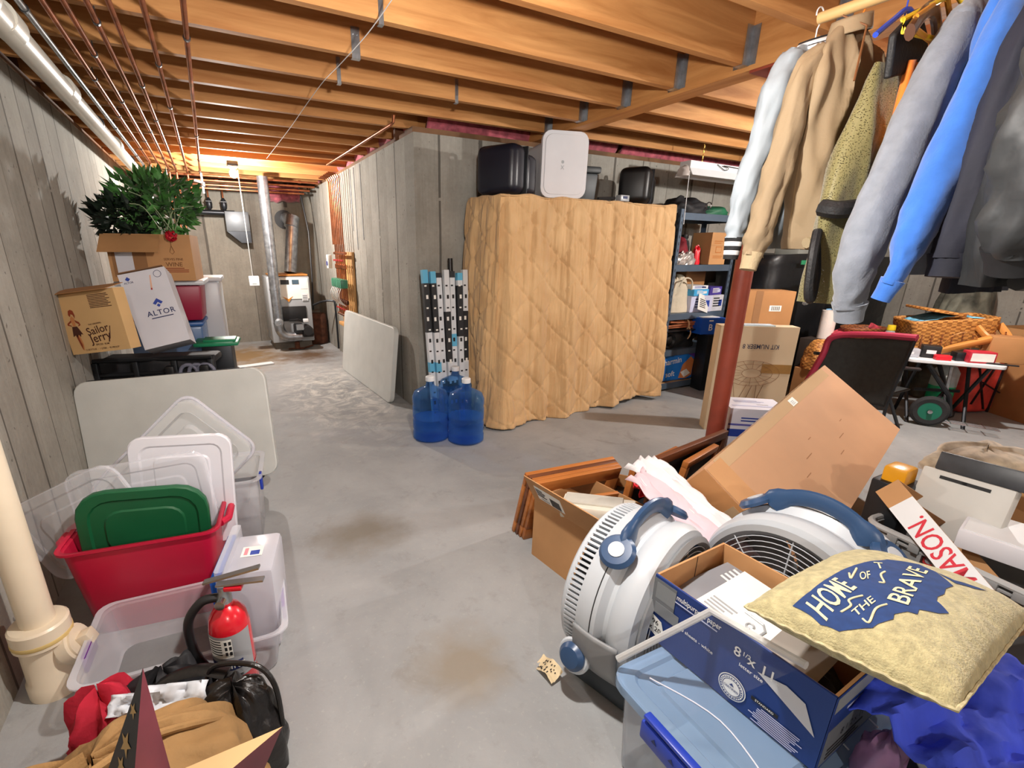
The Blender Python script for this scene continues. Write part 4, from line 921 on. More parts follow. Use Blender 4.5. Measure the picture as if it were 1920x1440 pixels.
for i,z in enumerate(ZZ):
    q=MB(); q.box(((SX0+SX1)/2,SY0+.006,z-.03),(SX1-SX0-.01,.008,.06),stl); q.box(((SX0+SX1)/2,SY1-.006,z-.03),(SX1-SX0-.01,.008,.06),stl)
    q.box((SX0+.006,(SY0+SY1)/2,z-.03),(.008,SY1-SY0-.02,.06),stl); q.box((SX1-.006,(SY0+SY1)/2,z-.03),(.008,SY1-SY0-.02,.06),stl)
    q.box(((SX0+SX1)/2,(SY0+SY1)/2,z-.006),(SX1-SX0-.02,SY1-SY0-.02,.012),pbd if i<1 else stl); q.build('shelf_board',t,smooth=0)
def carton(name,label,X,w,d,h,m,printing=None,cat='carton',open_=False,group=None,mi=None):
    t=thing(name,label,cat,X,group); q=MB()
    if open_: q.obox(w,d,h,.005,m,mi or kraft_in)
    else: q.box((0,0,h/2),(w,d,h),m)
    if printing: printing(q,w,d,h)
    q.build('carton_body',t,smooth=0,bevel=.0015); return t
# top deck
q=MB().grid(blob(.5,.34,.14,11,.25),40,14,dn,cu=True); o=q.build('dark_bag',smooth=80); o.location=(4.08,3.40,1.712); tag(o,'dark folded bag with straps on the shelf top next to the suitcase','bag')
q=MB(); q.tube(arc((0,0,0),.03,0,360,16,0)[:-1],.005,chrome,6,closed=True); 
o=q.build('ring_clip'); o.matrix_world=TR(4.2,3.215,1.78); tag(o,'shiny metal ring clip on the dark bag at shelf top','clip')
q=MB().grid(blob(.4,.3,.08,17,.2),36,12,mat('bag_green',(28,96,66),.6,var=.3,vs=5),cu=True); o=q.build('green_bag',smooth=80); o.location=(4.44,3.38,1.712); tag(o,'flat dark green bag on the shelf top beyond the dark bag','bag')
# fourth shelf 1.25
carton('kraft_carton','plain kraft carton at the back of the upper steel shelf',TR(4.02,3.5,1.252),.28,.2,.22,kraft_d)
def pr4(q,w,d,h):
    F=FRONT(w,d,h); ob=mat('print_orange_brown',(176,108,50),.7,var=0); lines(q,0,.07,.15,.018,2,ob,F); q.box((0,-.01,0),(.09,.06,.0006),ob,X=F); q.box((0,-.01,.0004),(.075,.045,.0006),MT['kraft_card'],X=F); lines(q,0,-.07,.15,.016,2,ob,F); q.box((0,.03,0),(w,.002,.0006),MT['kraft_card_inside'],X=F)
carton('kraft_carton','kraft carton with orange-brown printing on the upper steel shelf',TR(4.49,3.36,1.252),.24,.22,.3,kraft,pr4)
t=thing('glass_jar','dark glass jar standing behind the red ornament on the upper shelf','jar',TR(4.26,3.48,1.252)); MB().lathe([(0,.002),(.05,.004),(.05,.2),(.03,.23),(.03,.25)],clear('jar_glass',(60,66,70),.6,.1),18).build('jar_body',t); MB().lathe([(.034,.245),(.036,.25),(.036,.28),(0,.282)],black,16).build('lid',t)
q=MB().grid(blob(.26,.24,.19,23,.2),36,14,mat('cloth_maroon',(120,20,36),.8,var=.2,vs=9,bump=.3),cu=True); o=q.build('maroon_bundle',smooth=80); o.location=(4.04,3.40,1.30); tag(o,'dark red velvet bundle on the upper steel shelf','bundle')
q=MB().grid(blob(.24,.14,.12,29,.35),36,12,mat('crinkle_foil',(196,190,186),.3,.5,var=.35,vs=25),cu=True); o=q.build('silver_wrap',smooth=0); o.location=(4.06,3.30,1.252); tag(o,'crinkled silver wrap under the dark red bundle','wrap')
q=MB().grid(blob(.07,.07,.16,31,.3),18,10,mat('bright_red',(222,30,48),.4),cu=True); o=q.build('red_ornament',smooth=60); o.location=(4.24,3.30,1.252); tag(o,'small bright red ornament beside the printed kraft carton','ornament')
# third shelf .79
bag=mat('canvas_cream',(206,196,174),.85,var=.12,vs=6,bump=.2)
t=thing('canvas_tote','cream canvas tote bag slumped on the middle steel shelf','bag',TR(4.09,3.38,.794)); MB().grid(blob(.33,.24,.33,41,.2),44,18,bag,cu=True).build('bag_body',t,smooth=80)
MB().tube(smoothpath([(-.08,-.12,.25),(-.04,-.14,.33),(.08,-.13,.3),(.12,-.12,.12),(.2,-.14,.0),(.24,-.15,-.04)],5),.008,bag,6).build('strap',t)
lp=mat('print_lavender',(196,200,226),.7,var=.1)
bx=[(4.34,3.36,.0,.3,.26,.16,lp,'pale lavender printed box low on the middle shelf'),(4.3,3.34,.162,.24,.22,.06,mat('box_sky',(70,166,220),.5),'sky-blue box stacked on the lavender box'),(4.31,3.35,.224,.22,.2,.035,white,'flat white box topping the sky-blue one'),(4.53,3.34,.162,.22,.2,.08,mat('box_violet',(74,60,146),.5),'violet box with pale lettering beside the sky-blue box'),(4.57,3.36,.0,.2,.26,.16,mat('box_mist',(206,208,216),.6),'greyish-white box at the post end of the middle shelf')]
for i,(x,y,z,w,d,h,m,lb) in enumerate(bx):
    def prn(q,w,d,h,i=i):
        F=FRONT(w,d,h); lines(q,0,h*.3,w*.6,h*.16,4,(nav,pap,bl,pap,ink)[i],F); q.box((w*.25,0,0),(w*.25,h*.4,.0006),(bl,white,nav,lp,bl)[i],X=F)
    carton('shelf_box',lb,TR(x,y,.792+z,rz=(-3,4,-6,8,0)[i]),w,d,h,m,prn,'box')
q=MB().box((0,0,0),(.2,.16,.003),pap); lines(q,0,.03,.14,.018,5,ink,TR(0,0,.002)); o=q.build('paper_sheet',smooth=0); o.matrix_world=TR(4.34,3.215,.88,80,14,8); tag(o,'white printed sheet leaning on the lavender box','paper')
carton('kraft_carton','brown carton standing at the back of the middle steel shelf',TR(4.5,3.53,.792),.3,.12,.4,kraft_d)
# second shelf .43
q=MB(); tw_=mat('twig_brown',(168,98,62),.6,var=.2)
t=thing('stick_bundle','bundle of red-brown sticks tied with twine on the steel shelf','bundle',TR(4.21,3.29,.665,rz=-6))
rnd=random.Random(8); q=MB()
for i in range(16):
    a=rnd.uniform(-.06,.06); z=rnd.uniform(-.045,.05); sl=rnd.uniform(-.06,.06); q.tube([(-.28+rnd.uniform(-.03,.03),a*2,z-sl),(0,a*.5,z*.5),(.28+rnd.uniform(-.05,.05),a*2,z+sl)],.009,tw_,6)
q.build('sticks',t); q=MB().tube(arc((0,0,0),.055,0,360,18,0)[:-1],.008,mat('twine',(200,160,120),.8),6,closed=True); q.tube(smoothpath([(0,-.05,0),(.02,-.07,-.08),(.0,-.06,-.14)],4),.006,MT['twine'],5); q.build('twine',t)
q=MB().grid(blob(.62,.3,.2,51,.3),44,14,mat('dark_clutter',(30,32,34),.6,var=.3,vs=12),cu=True); o=q.build('camera_bag',smooth=60); o.location=(4.18,3.42,.432); tag(o,'dark bulging bag on the shelf below the tied sticks','bag')
q=MB(); q.box((.0,0,.02),(.62,.1,.01),black); o=q.build('tray',smooth=0); o.location=(4.14,3.26,.6); tag(o,'thin black tray under the tied sticks','tray')
q=MB()
for k in range(3): q.tube(arc((0,.004*k,0),.075-.006*k,0,360,20,1)[:-1],.007,black,6,closed=True)
o=q.build('cable_coil'); o.location=(3.98,3.26,.52); tag(o,'coiled black cable on the shelf under the tied sticks','cable')
t=thing('blue_carton','bright blue carton with white lettering at the shelf corner beside the tall kraft box','carton',TR(4.42,3.2,.58,rz=-14))
bb=mat('carton_blue',(24,86,188),.45,var=.04); q=MB(); q.box((0,0,.08),(.28,.2,.16),bb); F=FRONT(.28,.2,.16); q.text('B',.09,pap,F@TR(-.03,-.015,0)); q.box((.08,0,0),(.05,.006,.0006),pap,X=F); q.box((.085,-.02,0),(.05,.005,.0006),pap,X=F); q.box((-.03,.055,0),(.05,.012,.0006),pap,X=F); q.build('carton_body',t,smooth=0,bevel=.002)
MB().box((0,0,.163),(.2,.12,.004),pap).build('paper_insert',t,smooth=0)
q=MB().box((0,0,.29),(.24,.16,.58),dkmetal,b=.01); o=q.build('dark_crate'); o.location=(4.44,3.12,0); o.rotation_euler=(0,0,-.24); tag(o,'dark crate standing on the floor under the bright blue carton','crate')
# bottom shelf
t=thing('tissue_pack','blue bathroom tissue pack with white script lettering on the bottom shelf','pack',TR(4.15,3.355,.087,rz=-4))
tp=mat('pack_blue',(36,120,210),.35,var=.05); q=MB().box((0,0,.15),(.46,.22,.3),tp,b=.03,seg=3); F=frame((0,-.1115,.15),(1,0,0),(0,0,1))
q.text('Charmin',.085,pap,F@TR(-.11,.06,0,rz=6)); q.text('soft',.08,pap,F@TR(-.1,-.07,0,rz=4)); 
q.poly([(.02,-.12),(.06,.02),(.16,.1),(.21,.06),(.2,-.1),(.12,-.13)],mat('pack_orange',(206,128,76),.5,var=.1),F); q.poly([(.1,.135),(.22,.135),(.22,.08),(.16,.11)],mat('pack_violet',(96,60,150),.5),F@TR(0,0,.0004)); q.poly([(.04,-.06),(.12,-.03),(.18,-.08),(.1,-.12)],pap,F@TR(0,0,.0008))
q.build('wrap',t)
# hanging shop light
t=thing('shop_light','white fluorescent shop light hanging on chains over the steel shelves','light',YPR(4.45,3.2,2.06,-3,0,1))
q=MB().prism([(-.06,.0),(-.1,-.06),(-.095,-.062),(-.055,-.008),(.055,-.008),(.095,-.062),(.1,-.06),(.06,0)],-.62,.62,white,frame((0,0,0),(0,1,0),(0,0,1))); q.box((0,0,.03),(1.24,.12,.06),white,b=.004); q.build('housing',t,smooth=0)
for y in (-.04,.04): MB().tube([(-.6,y,-.035),(.6,y,-.035)],.016,clear('tube_glass',(226,226,220),.85,.3),12).build('tube_lamp',t)
for x in (-.42,.42):
    q=MB(); n=9
    for k in range(n): 
        z=.065+.012+.021*k
        pts=[(math.cos(a*PI/4)*.005*(1 if k%2 else 0),math.cos(a*PI/4)*.005*(0 if k%2 else 1),math.sin(a*PI/4)*.013) for a in range(8)]
        q.tube([(x+p[0],p[1],z+p[2]) for p in pts],.0017,MT['brass'] if 'brass' in MT else chrome,5,closed=True)
    q.build('chain',t)
q=MB().tube(smoothpath([(-.3,-.07,.05),(-.2,-.075,.01),(-.16,-.075,.03),(-.22,-.075,.045),(.1,-.07,.04),(.5,-.065,.05)],5),.003,ink,5); q.build('power_cord',t)
q=MB().grid(blob(.1,.12,.08,61,.3),16,8,clear('hazy_film',(200,190,184),.6,.4),cu=True); o=q.build('plastic_film',smooth=60); o.matrix_world=TR(3.78,3.2,2.0); o.parent=None; tag(o,'clump of clear film caught at the end of the hanging shop light','film')
mk('pull_cord','thin white pull cord hanging from the shop light down past the suitcase','cord',white,[(3.80,3.15,2.04),(3.78,3.12,1.6)],.003,6)
# ------------------------------------------------------------------ beyond the column
beige=mat('carton_beige',(196,176,146),.75,var=.05,vs=3); dpr=mat('print_dark_blue',(46,50,74),.7,var=0)
w,d,h=.553,.12,.84
def big(q,w,d,h):
    F=FRONT(w,d,h)
    q.text('KIT NUMBER 8',.05,dpr,F@TR(.03,.27,0,rz=180),sx=.8)
    # line drawing of a disc-shaped model
    def L(pts,r=.0013): q.tube([F@Vector((x,y,0)) for x,y in pts],r,MT['print_brown'],4)
    cx,cy=.0,.06
    for rx,ry in ((.2,.1),(.15,.072),(.07,.035)): L([(cx+rx*math.cos(a*PI/14),cy+ry*math.sin(a*PI/14)) for a in range(29)])
    for a in range(16):
        t_=a*PI/8; L([(cx+.07*math.cos(t_),cy+.035*math.sin(t_)),(cx+.2*math.cos(t_),cy+.1*math.sin(t_))],.001)
    L([(-.12,-.02),(-.08,-.2),(-.03,-.22),(.06,-.18),(.1,-.03)]); L([(-.08,-.2),(-.02,-.03)]); L([(-.03,-.22),(.02,-.035)]); L([(.06,-.18),(.05,-.03)])
    q.text('L.  Hammers',.075,MT['print_brown'],F@TR(-.02,-.31,0,rz=-2))
    q.box((.17,.1,.0004),(.21,.07,.0006),mat('old_tape',(150,112,60),.35,var=.15),X=F)
t=carton('tall_carton','tall beige carton with a line-drawn disc model behind the red column',TR(3.617,2.19,0,rz=-35.7),w,d,h,beige,big)
MB().box((-w/2-.0012,0,h/2),(.001,d*.96,h*.97),mat('carton_side',(206,188,160),.75,var=.05)).build('side_panel',t,smooth=0)
q=MB().box((0,0,h+.004),(.22,.1,.008),clear('ice_film',(196,226,244),.8,.2)); q.build('blue_film',t)
def lab(q,w,d,h):
    F=FRONT(w,d,h); q.box((.05,h*.36,0),(.1,.05,.0006),pap,X=F)
    for k in range(9): q.box((.02+.008*k,h*.36,.0004),(.003 if k%2 else .005,.036,.0006),ink,X=F)
    q.box((-.1,0,0),(.06,h,.0006),kraft_in,X=F)
carton('kraft_carton','kraft carton with a white barcode label behind the tall beige carton',TR(4.35,2.62,0,rz=-32),.4,.24,1.05,kraft_d,lab)
def im(q,w,d,h):
    F=FRONT(w,d,h); q.box((0,.06,0),(w,.05,.0006),bl,X=F); q.text('im',.075,nav,F@TR(-.05,-.02,0)); q.box((0,.115,0),(w,.012,.0006),mat('print_violet',(96,96,176),.6,var=0),X=F); lines(q,0,.16,.2,.018,2,bl,F)
    lines(q,0,.06,.2,.02,3,lp,TOPF(h)); q.box((0,-.06,0),(.28,.02,.0006),lp,X=TOPF(h)); q.text('tissue',.03,grey,TOPF(h)@TR(.05,-.02,0))
t=carton('paper_carton','white and blue paper carton between the red column and big kraft box',TR(2.97,1.73,0,rz=-38),.34,.26,.44,mat('carton_cool',(222,224,236),.6,var=.03),im)
# black plastic-wrapped stack against the far wall
bpl=mat('black_sheeting',(24,25,28),.42,var=.3,vs=3,bump=.25,bs=14)
t=thing('tarp_stack','tall stack wrapped in black plastic sheeting by the concrete wall','stack',TR(5.98,3.16,0,rz=-3))
def wrap(u,v):
    a=2*PI*u; ca,sa=math.cos(a),math.sin(a); k=1/max(abs(ca)/1.1,abs(sa)/.34); vv=min(1,v*1.18); z=1.32*vv; sh=1 if v<.85 else max(0,(1-v)/.15)
    n=1+.05*nz(ca*3,sa*3,z*3)+.02*nz(ca*9,sa*9,z*9)
    return (ca*k*sh*n,sa*k*sh*n,z+(.06*nz(ca*2*sh,sa*2*sh)+.03 if v>.84 else 0))
MB().grid(wrap,90,34,bpl,cu=True).build('sheeting',t,smooth=80)
MB().box((-.75,-.40,1.28),(.12,.006,.04),mat('tape_green',(44,130,90),.5)).build('tape_strip',t,smooth=0)
q=MB(); q.box((0,0,.0),(.3,.25,.12),mat('plastic_pewter',(130,132,126),.4),b=.02); o=q.build('appliance_lid'); o.location=(5.35,3.0,1.38); tag(o,'grey moulded lid on top of the black sheeting','lid')
q=MB(); q.sphere((0,0,.05),.05,MT['bright_red'],n=14); q.tube([(0,0,.1),(.06,0,.15),(.14,0,.12)],.01,black,6); o=q.build('red_gauge'); o.location=(5.5,2.92,1.44); tag(o,'round red tool with a black handle on the black sheeting','tool')
# grey sheets and dark bags right of it
q=MB().grid(blob(.9,.5,1.18,71,.18),40,18,mat('camouflage_cover',(104,104,92),.8,var=.6,vs=5),cu=True); o=q.build('patterned_cover',smooth=80); o.location=(6.55,1.95,0); tag(o,'grey-green blotched cover over a heap behind the picnic basket','cover')
q=MB().grid(lambda u,v:(.34*(u-.5)+.02*nz(u*4,v*4),.03*nz(u*5,v*5,3),-.36*v+.03*nz(u*3,v,7)),12,12,clear('grey_film',(120,120,118),.45,.25)); o=q.build('plastic_sleeve',smooth=80,solid=.002); o.location=(4.95,2.52,1.28); tag(o,'torn clear plastic sleeve draped on the black sheeting','film')
# lounge chair back with burgundy trim
bur=mat('burgundy_piping',(150,34,62),.55,var=.08); mesh=mat('black_mesh',(38,40,40),.75,var=.15,vs=30,bump=.2,bs=200)
t=thing('camp_chair','black folding camp chair with burgundy trim seen from behind','chair',TR(0,0,0))
def cp(u,v,k): return at(u,v,1,k)
ca_,cb_,cc_,cd_=at(1562,634,0,4.5),at(1716,636,0,4.5),at(1660,765,0,4.5),at(1500,738,0,4.5)
def panel(u,v): 
    p=(ca_*(1-u)+cb_*u)*(1-v)+(cd_*(1-u)+cc_*u)*v
    return p+Vector((.05*math.sin(PI*u)*math.sin(PI*v),0,0))
MB().grid(panel,20,16,mesh).build('back_panel',t,smooth=80,solid=.012)
MB().tube(smoothpath([cd_,cd_*.3+ca_*.7,ca_+Vector((0,0,.01)),(ca_+cb_)/2+Vector((0,0,.03)),cb_+Vector((0,-.01,.01))],6),.026,bur,10).build('burgundy_trim',t)
MB().tube([cd_,cc_,cb_],.014,dkmetal,8).build('frame_tube',t)
for p,dx in ((cd_,.02),(cc_,.02),(cd_,.34),(cc_,.34)):
    MB().tube([p+Vector((0,0,.1)),Vector((p.x+dx,p.y,.0))],.012,dkmetal,8).build('leg',t)
MB().grid(lambda u,v:(4.53+.32*u,1.6+.56*v,.33-.05*math.sin(PI*u)*math.sin(PI*v)),12,8,mesh).build('seat',t,smooth=80,solid=.012)
for a in (0,1):
    MB().tube([Vector((4.5,1.58+.6*a,.55)),Vector((4.84,1.58+.6*a,.5))],.014,dkmetal,8).build('armrest',t)
# paper towel, wicker pieces behind the chair
def wicker(n,c1,c2,sc):
    m,N,L,P=newmat(n); P.inputs['Roughness'].default_value=.6
    tc=N.new('ShaderNodeTexCoord'); mp=N.new('ShaderNodeMapping'); mp.inputs['Scale'].default_value=(sc*.5,sc*.5,sc); L.new(tc.outputs['Object'],mp.inputs['Vector'])
    ck=N.new('ShaderNodeTexChecker'); ck.inputs['Scale'].default_value=1; L.new(mp.outputs[0],ck.inputs['Vector'])
    nz_=N.new('ShaderNodeTexNoise'); nz_.inputs['Scale'].default_value=40; L.new(tc.outputs['Object'],nz_.inputs['Vector'])
    ml=N.new('ShaderNodeMath'); ml.operation='MULTIPLY_ADD'; L.new(ck.outputs['Fac'],ml.inputs[0]); ml.inputs[1].default_value=.6; L.new(nz_.outputs['Fac'],ml.inputs[2])
    sb=N.new('ShaderNodeMath'); sb.operation='SUBTRACT'; sb.inputs[1].default_value=.3; L.new(ml.outputs[0],sb.inputs[0])
    mx=N.new('ShaderNodeMix'); mx.data_type='RGBA'; mx.clamp_factor=True; mx.inputs['A'].default_value=lin(c1); mx.inputs['B'].default_value=lin(c2); L.new(sb.outputs[0],mx.inputs['Factor']); L.new(mx.outputs['Result'],P.inputs['Base Color'])
    bp=N.new('ShaderNodeBump'); bp.inputs['Strength'].default_value=.8; bp.inputs['Distance'].default_value=.008; L.new(ml.outputs[0],bp.inputs['Height']); L.new(bp.outputs['Normal'],P.inputs['Normal']); MT[n]=m; return m
wick=wicker('wicker_honey',(128,74,28),(214,150,76),70); wickd=wicker('wicker_chestnut',(84,42,20),(160,94,50),80)
def tower(x,y,h,w,label):
    q=MB().box((0,0,h/2),(w[0],w[1],h),mat('cupboard_dark',(54,44,38),.7),b=.006); o=q.build('side_table'); o.location=(x,y,0); tag(o,label,'table')
pt=at(1545,634,0,5.3); zt2=pt.z
tower(5.5,pt.y-.12,zt2,(.75,.5),'dark low cabinet behind the camp chair holding towel roll and basket tray')
t=thing('paper_towel','white paper towel roll standing behind the camp chair','roll',TR(pt.x,pt.y,zt2+.001))
MB().lathe([(.02,.0),(.065,.0),(.065,.27),(.02,.27),(.02,0)],mat('towel_white',(226,214,206),.9,var=.04,bump=.2,bs=80),26).build('roll',t)
MB().box((.07,.05,.14),(.06,.03,.28),mat('sky_plastic',(120,180,228),.3),b=.008).build('blue_backing',t)
t=thing('wicker_tray','brown wicker tray with red gingham lining behind the camp chair','tray',TR(5.5,pt.y-.22,zt2+.012,rz=-20))
def bowl(u,v): a=2*PI*u; k=.75+.25*v; return (.21*k*math.cos(a),.14*k*math.sin(a),.12*v)
MB().grid(bowl,30,6,wickd,cu=True).build('woven_body',t,smooth=60,solid=.01)
gin=mat('gingham_red',(196,70,84),.8,var=.4,vs=40); MB().box((.12,0,.15),(.22,.02,.05),gin,X=TR(0,0,0,0,24,0)).build('gingham_rim',t,smooth=0); MB().box((-.16,0,.14),(.12,.2,.012),gin,X=TR(0,0,0,0,-24,0)).build('gingham_lining',t,smooth=0)
q=MB().grid(blob(.34,.3,.26,81,.12),40,16,wick,cu=True); o=q.build('wicker_hamper',smooth=80); hp=at(1536,690,0,4.95); o.matrix_world=TR(hp.x,hp.y,hp.z+.002); tag(o,'rounded honey wicker basket between tall carton and camp chair','basket')
q=MB().box((0,0,hp.z/2),(.3,.28,hp.z),kraft_d,b=.004); o=q.build('kraft_carton',smooth=0); o.location=(hp.x,hp.y,0); tag(o,'brown carton under the rounded honey wicker basket','carton')
# small folding table with clutter, basket, hand cart
TX,TY=5.45,1.55
def tp_(u,v,z=.62): return at(u,v,2,z)
zt3=.55
A1,A2,A3,A4=at(1705,672,2,zt3),at(1893,688,2,zt3),at(1900,668,2,zt3),at(1760,655,2,zt3)
t=thing('small_table','small white folding table crowded with odds and ends','table',TR(0,0,0))
cen=(A1+A2)/2; dx=(A2-A1); dxn=Vector((dx.x,dx.y,0)).normalized(); dyn=Vector((-dxn.y,dxn.x,0)); W3=dx.length; D3=.5
TX3=frame(cen+dyn*D3/2,dxn,dyn)
MB(TX3).prism(rrect(W3,D3,.04),-.03,.0,white).build('tabletop',t,bevel=.006)
for s in (-1,1):
    MB(TX3).tube([(s*W3*.36,-D3*.4,-.03),(s*W3*.3,D3*.4,-zt3)],.014,dkmetal,8).build('leg',t); MB(TX3).tube([(s*W3*.36,D3*.4,-.03),(s*W3*.3,-D3*.4,-zt3)],.014,dkmetal,8).build('leg',t)
MB(TX3).tube([(-W3*.3,-.1,-.28),(W3*.3,.1,-.3)],.014,dkmetal,8).build('cross_brace',t)
# picnic basket
bc=TX3@Vector((-.02,.2,.09))
t=thing('picnic_basket','honey wicker picnic basket with blue striped cloth on the clutter table','basket',frame(bc,dxn,dyn)@TR(0.02,0.03,-.03,0,-6,10,s=1.12))
def bask(u,v):
    a=2*PI*u; ca,sa=math.cos(a),math.sin(a); k=1/max(abs(ca)/.26,abs(sa)/.17)*(.84+.16*v); k=min(k,.29)
    return (ca*k,sa*k,.22*v+.002*math.sin(60*u*PI)*math.cos(v*40))
MB().grid(bask,72,14,wick,cu=True).build('woven_body',t,smooth=60,solid=.012)
MB().grid(lambda u,v:(-.2+.4*u,-.13+.26*v,.2+.04*math.sin(PI*u)+.012*nz(u*6,v*6)),20,12,mat('cloth_blue_stripe',(110,176,206),.8,var=.5,vs=12,stretch=(1,14,1))).build('striped_cloth',t,smooth=80,solid=.004)
MB().box((-.13,0,.25),(.24,.34,.02),wick,b=.006,X=TR(0,0,0,0,14,0)).build('flap_lid',t)
MB().tube(smoothpath([(.12,-.18,.16),(.14,-.26,.1),(.22,-.27,.03),(.3,-.2,.06),(.28,-.1,.16)],6),.014,mat('wood_handle',(198,132,64),.5),8,flat=1.8).build('wood_handle',t)
q=MB(); 
for k in range(9): q.box((-.1+.06*k-.1,-.185,.06+.0*k),(.008,.004,.12),wickd)
q.build('weave_stakes',t,smooth=0)
t=thing('wicker_tray','shallow wooden tray handle piece leaning against the picnic basket','tray',frame(TX3@Vector((.03,-.06,.1)),dxn,dyn)@TR(0,0,0,20,-24,0))
MB().box((0,0,0),(.4,.05,.05),mat('wood_honey',(200,136,66),.5,var=.2,vs=4,stretch=(1,8,8)),b=.01).build('wooden_bar',t)
q=MB().tube(arc((.02,0,.02),.1,10,170,12,1),.006,wick,6); q.build('cane_loop',t)
sm_=[(-.30,-.14,.16,.08,.07,mat('box_silver',(186,188,196),.4,.3),'silver box near the corner of the clutter table','box'),(.14,-.16,.17,.10,.09,mat('box_cherry',(190,40,58),.5),'red box with a pale front at the clutter table edge','box'),(-.08,-.19,.1,.06,.04,MT['bright_red'],'flat bright red packet on the clutter table rim','packet'),(-.14,-.1,.12,.1,.1,black,'black device behind the silver box on the clutter table','device'),(.04,-.14,.1,.08,.07,dkmetal,'dark grey device between the two red items','device'),(-.36,0,.14,.12,.12,black,'black case at the chair side of the clutter table','case'),(.32,.0,.22,.2,.2,kraft_d,'small kraft carton at the end of the clutter table','carton')]
for x,y,w,d,h,m,lb,ct in sm_:
    q=MB().box((0,0,h/2),(w,d,h),m,b=.006); 
    if 'pale front' in lb: q.box((0,-d/2-.001,h/2),(w*.85,.002,h*.7),pap)
    if 'silver' in lb: q.box((0,-d/2-.001,h/2),(w*.5,.002,h*.3),white)
    o=q.build('small_'+ct); o.matrix_world=frame(TX3@Vector((x,y,.001)),dxn,dyn)@TR(rz=random.uniform(-14,14)); tag(o,lb,ct)
q=MB().box((0,0,.005),(.2,.03,.01),dkmetal,b=.003); o=q.build('pen'); o.matrix_world=frame(TX3@Vector((.26,-.2,.001)),dxn,dyn)@TR(rz=-8); tag(o,'dark flat stick lying on the white corner of the clutter table','stick')
t=thing('spray_bottle','clear bottle with yellow cap beside the picnic basket','bottle',frame(TX3@Vector((-.36,.2,.001)),dxn,dyn))
MB().lathe([(0,.0),(.045,.004),(.045,.12),(.03,.16),(.03,.17)],clear('bottle_clear',(200,206,206),.5,.15),18).build('bottle',t); MB().lathe([(.032,.165),(.034,.17),(.03,.21),(0,.212)],mat('cap_yellow',(232,200,40),.4),16).build('cap',t)
# hand cart with green wheels
wc_=at(1738,764,1,1.55); wr=.105
t=thing('hand_cart','folded hand cart with a green-hubbed black wheel under the clutter table','cart',TR(5.12,1.53,0,rz=-62))
tyre=mat('tyre_rubber',(40,40,42),.8,bump=.2); hub=mat('hub_green',(20,112,88),.4,var=.08)
def wheel(x,nm_):
    q=MB().lathe([(.075,-.022),(.105,-.026),(.122,-.016),(.127,0),(.122,.016),(.105,.026),(.075,.022),(.075,-.022)],tyre,32,TR(x,0,.129,90),cap=False); o=q.build('wheel',t)
    q=MB().lathe([(0,-.012),(.03,-.012),(.045,-.006),(.07,-.016),(.077,-.02),(.077,.02),(0,.02)],hub,28,TR(x,0,.129,90)); o2=q.build('hub',o)
    q=MB().lathe([(0,.03),(.016,.028),(.018,.012),(.018,.0)],chrome,16,TR(x,-.012,.129,90)); q.build('hub_cap',o)
wheel(0,'');
MB().tube([(0,.04,.129),(.08,.1,.3),(.0,.16,.5)],.016,dkmetal,8).build('frame_tube',t); MB().tube([(-.08,.05,.5),(.1,.05,.26),(.14,.05,.1)],.018,dkmetal,8).build('frame_tube',t); MB().tube([(.06,.06,.5),(.09,.06,.1)],.012,galv,8).build('frame_tube',t)
q=MB()
for k in range(4): q.tube([(.1,.06-.03*k,.06),(.42,.02-.03*k,.06)],.004,chrome,5)
for k in range(3): q.tube([(.14+.1*k,.07,.06),(.14+.1*k,-.05,.06)],.004,chrome,5)
q.build('wire_deck',t)
gp=at(1780,735,1,1.7)
t=thing('detergent_bottle','green-filled clear bottle standing behind the cart wheel','bottle',TR(5.52,1.62,0))
MB().lathe([(0,.06),(.085,.065),(.09,.08),(.09,.28),(.085,.29),(0,.29)],mat('liquid_green',(20,150,100),.25,var=.05),24).build('green_lower',t); MB().lathe([(.09,.281),(.09,.40),(.06,.45),(.03,.46),(0,.461)],clear('bottle_film',(206,214,214),.4,.1),24).build('clear_upper',t)
q=MB().box((0,0,.03),(.22,.22,.06),black,b=.006); o=q.build('low_crate'); o.location=(5.52,1.62,0); tag(o,'low black crate under the green-filled bottle','crate')
t=thing('red_bag','red and black patterned bag standing under the clutter table','bag',TR(5.95,1.55,0,rz=-20))
MB().box((0,0,.26),(.34,.2,.5),mat('bag_red',(206,64,54),.6,var=.25,vs=8),b=.05,seg=3).build('bag_body',t)
q=MB()
for a,b in (((-.16,.48),(.05,.05)),((.05,.5),(-.1,.1)),((.12,.5),(.1,.02)),((-.05,.3),(.16,.2))): q.tube([(a[0],-.105,a[1]),(b[0],-.105,b[1])],.012,black,6,flat=.5)
q.build('black_straps',t)
carton('kraft_carton','large kraft carton under the end of the clutter table',TR(6.2,1.2,0,rz=-30),.4,.35,.68,kraft_d)
carton('kraft_carton','kraft carton with a pale rim on the far side of the clutter table',TR(6.75,1.45,0,rz=-20),.5,.4,.72,kraft,open_=True)
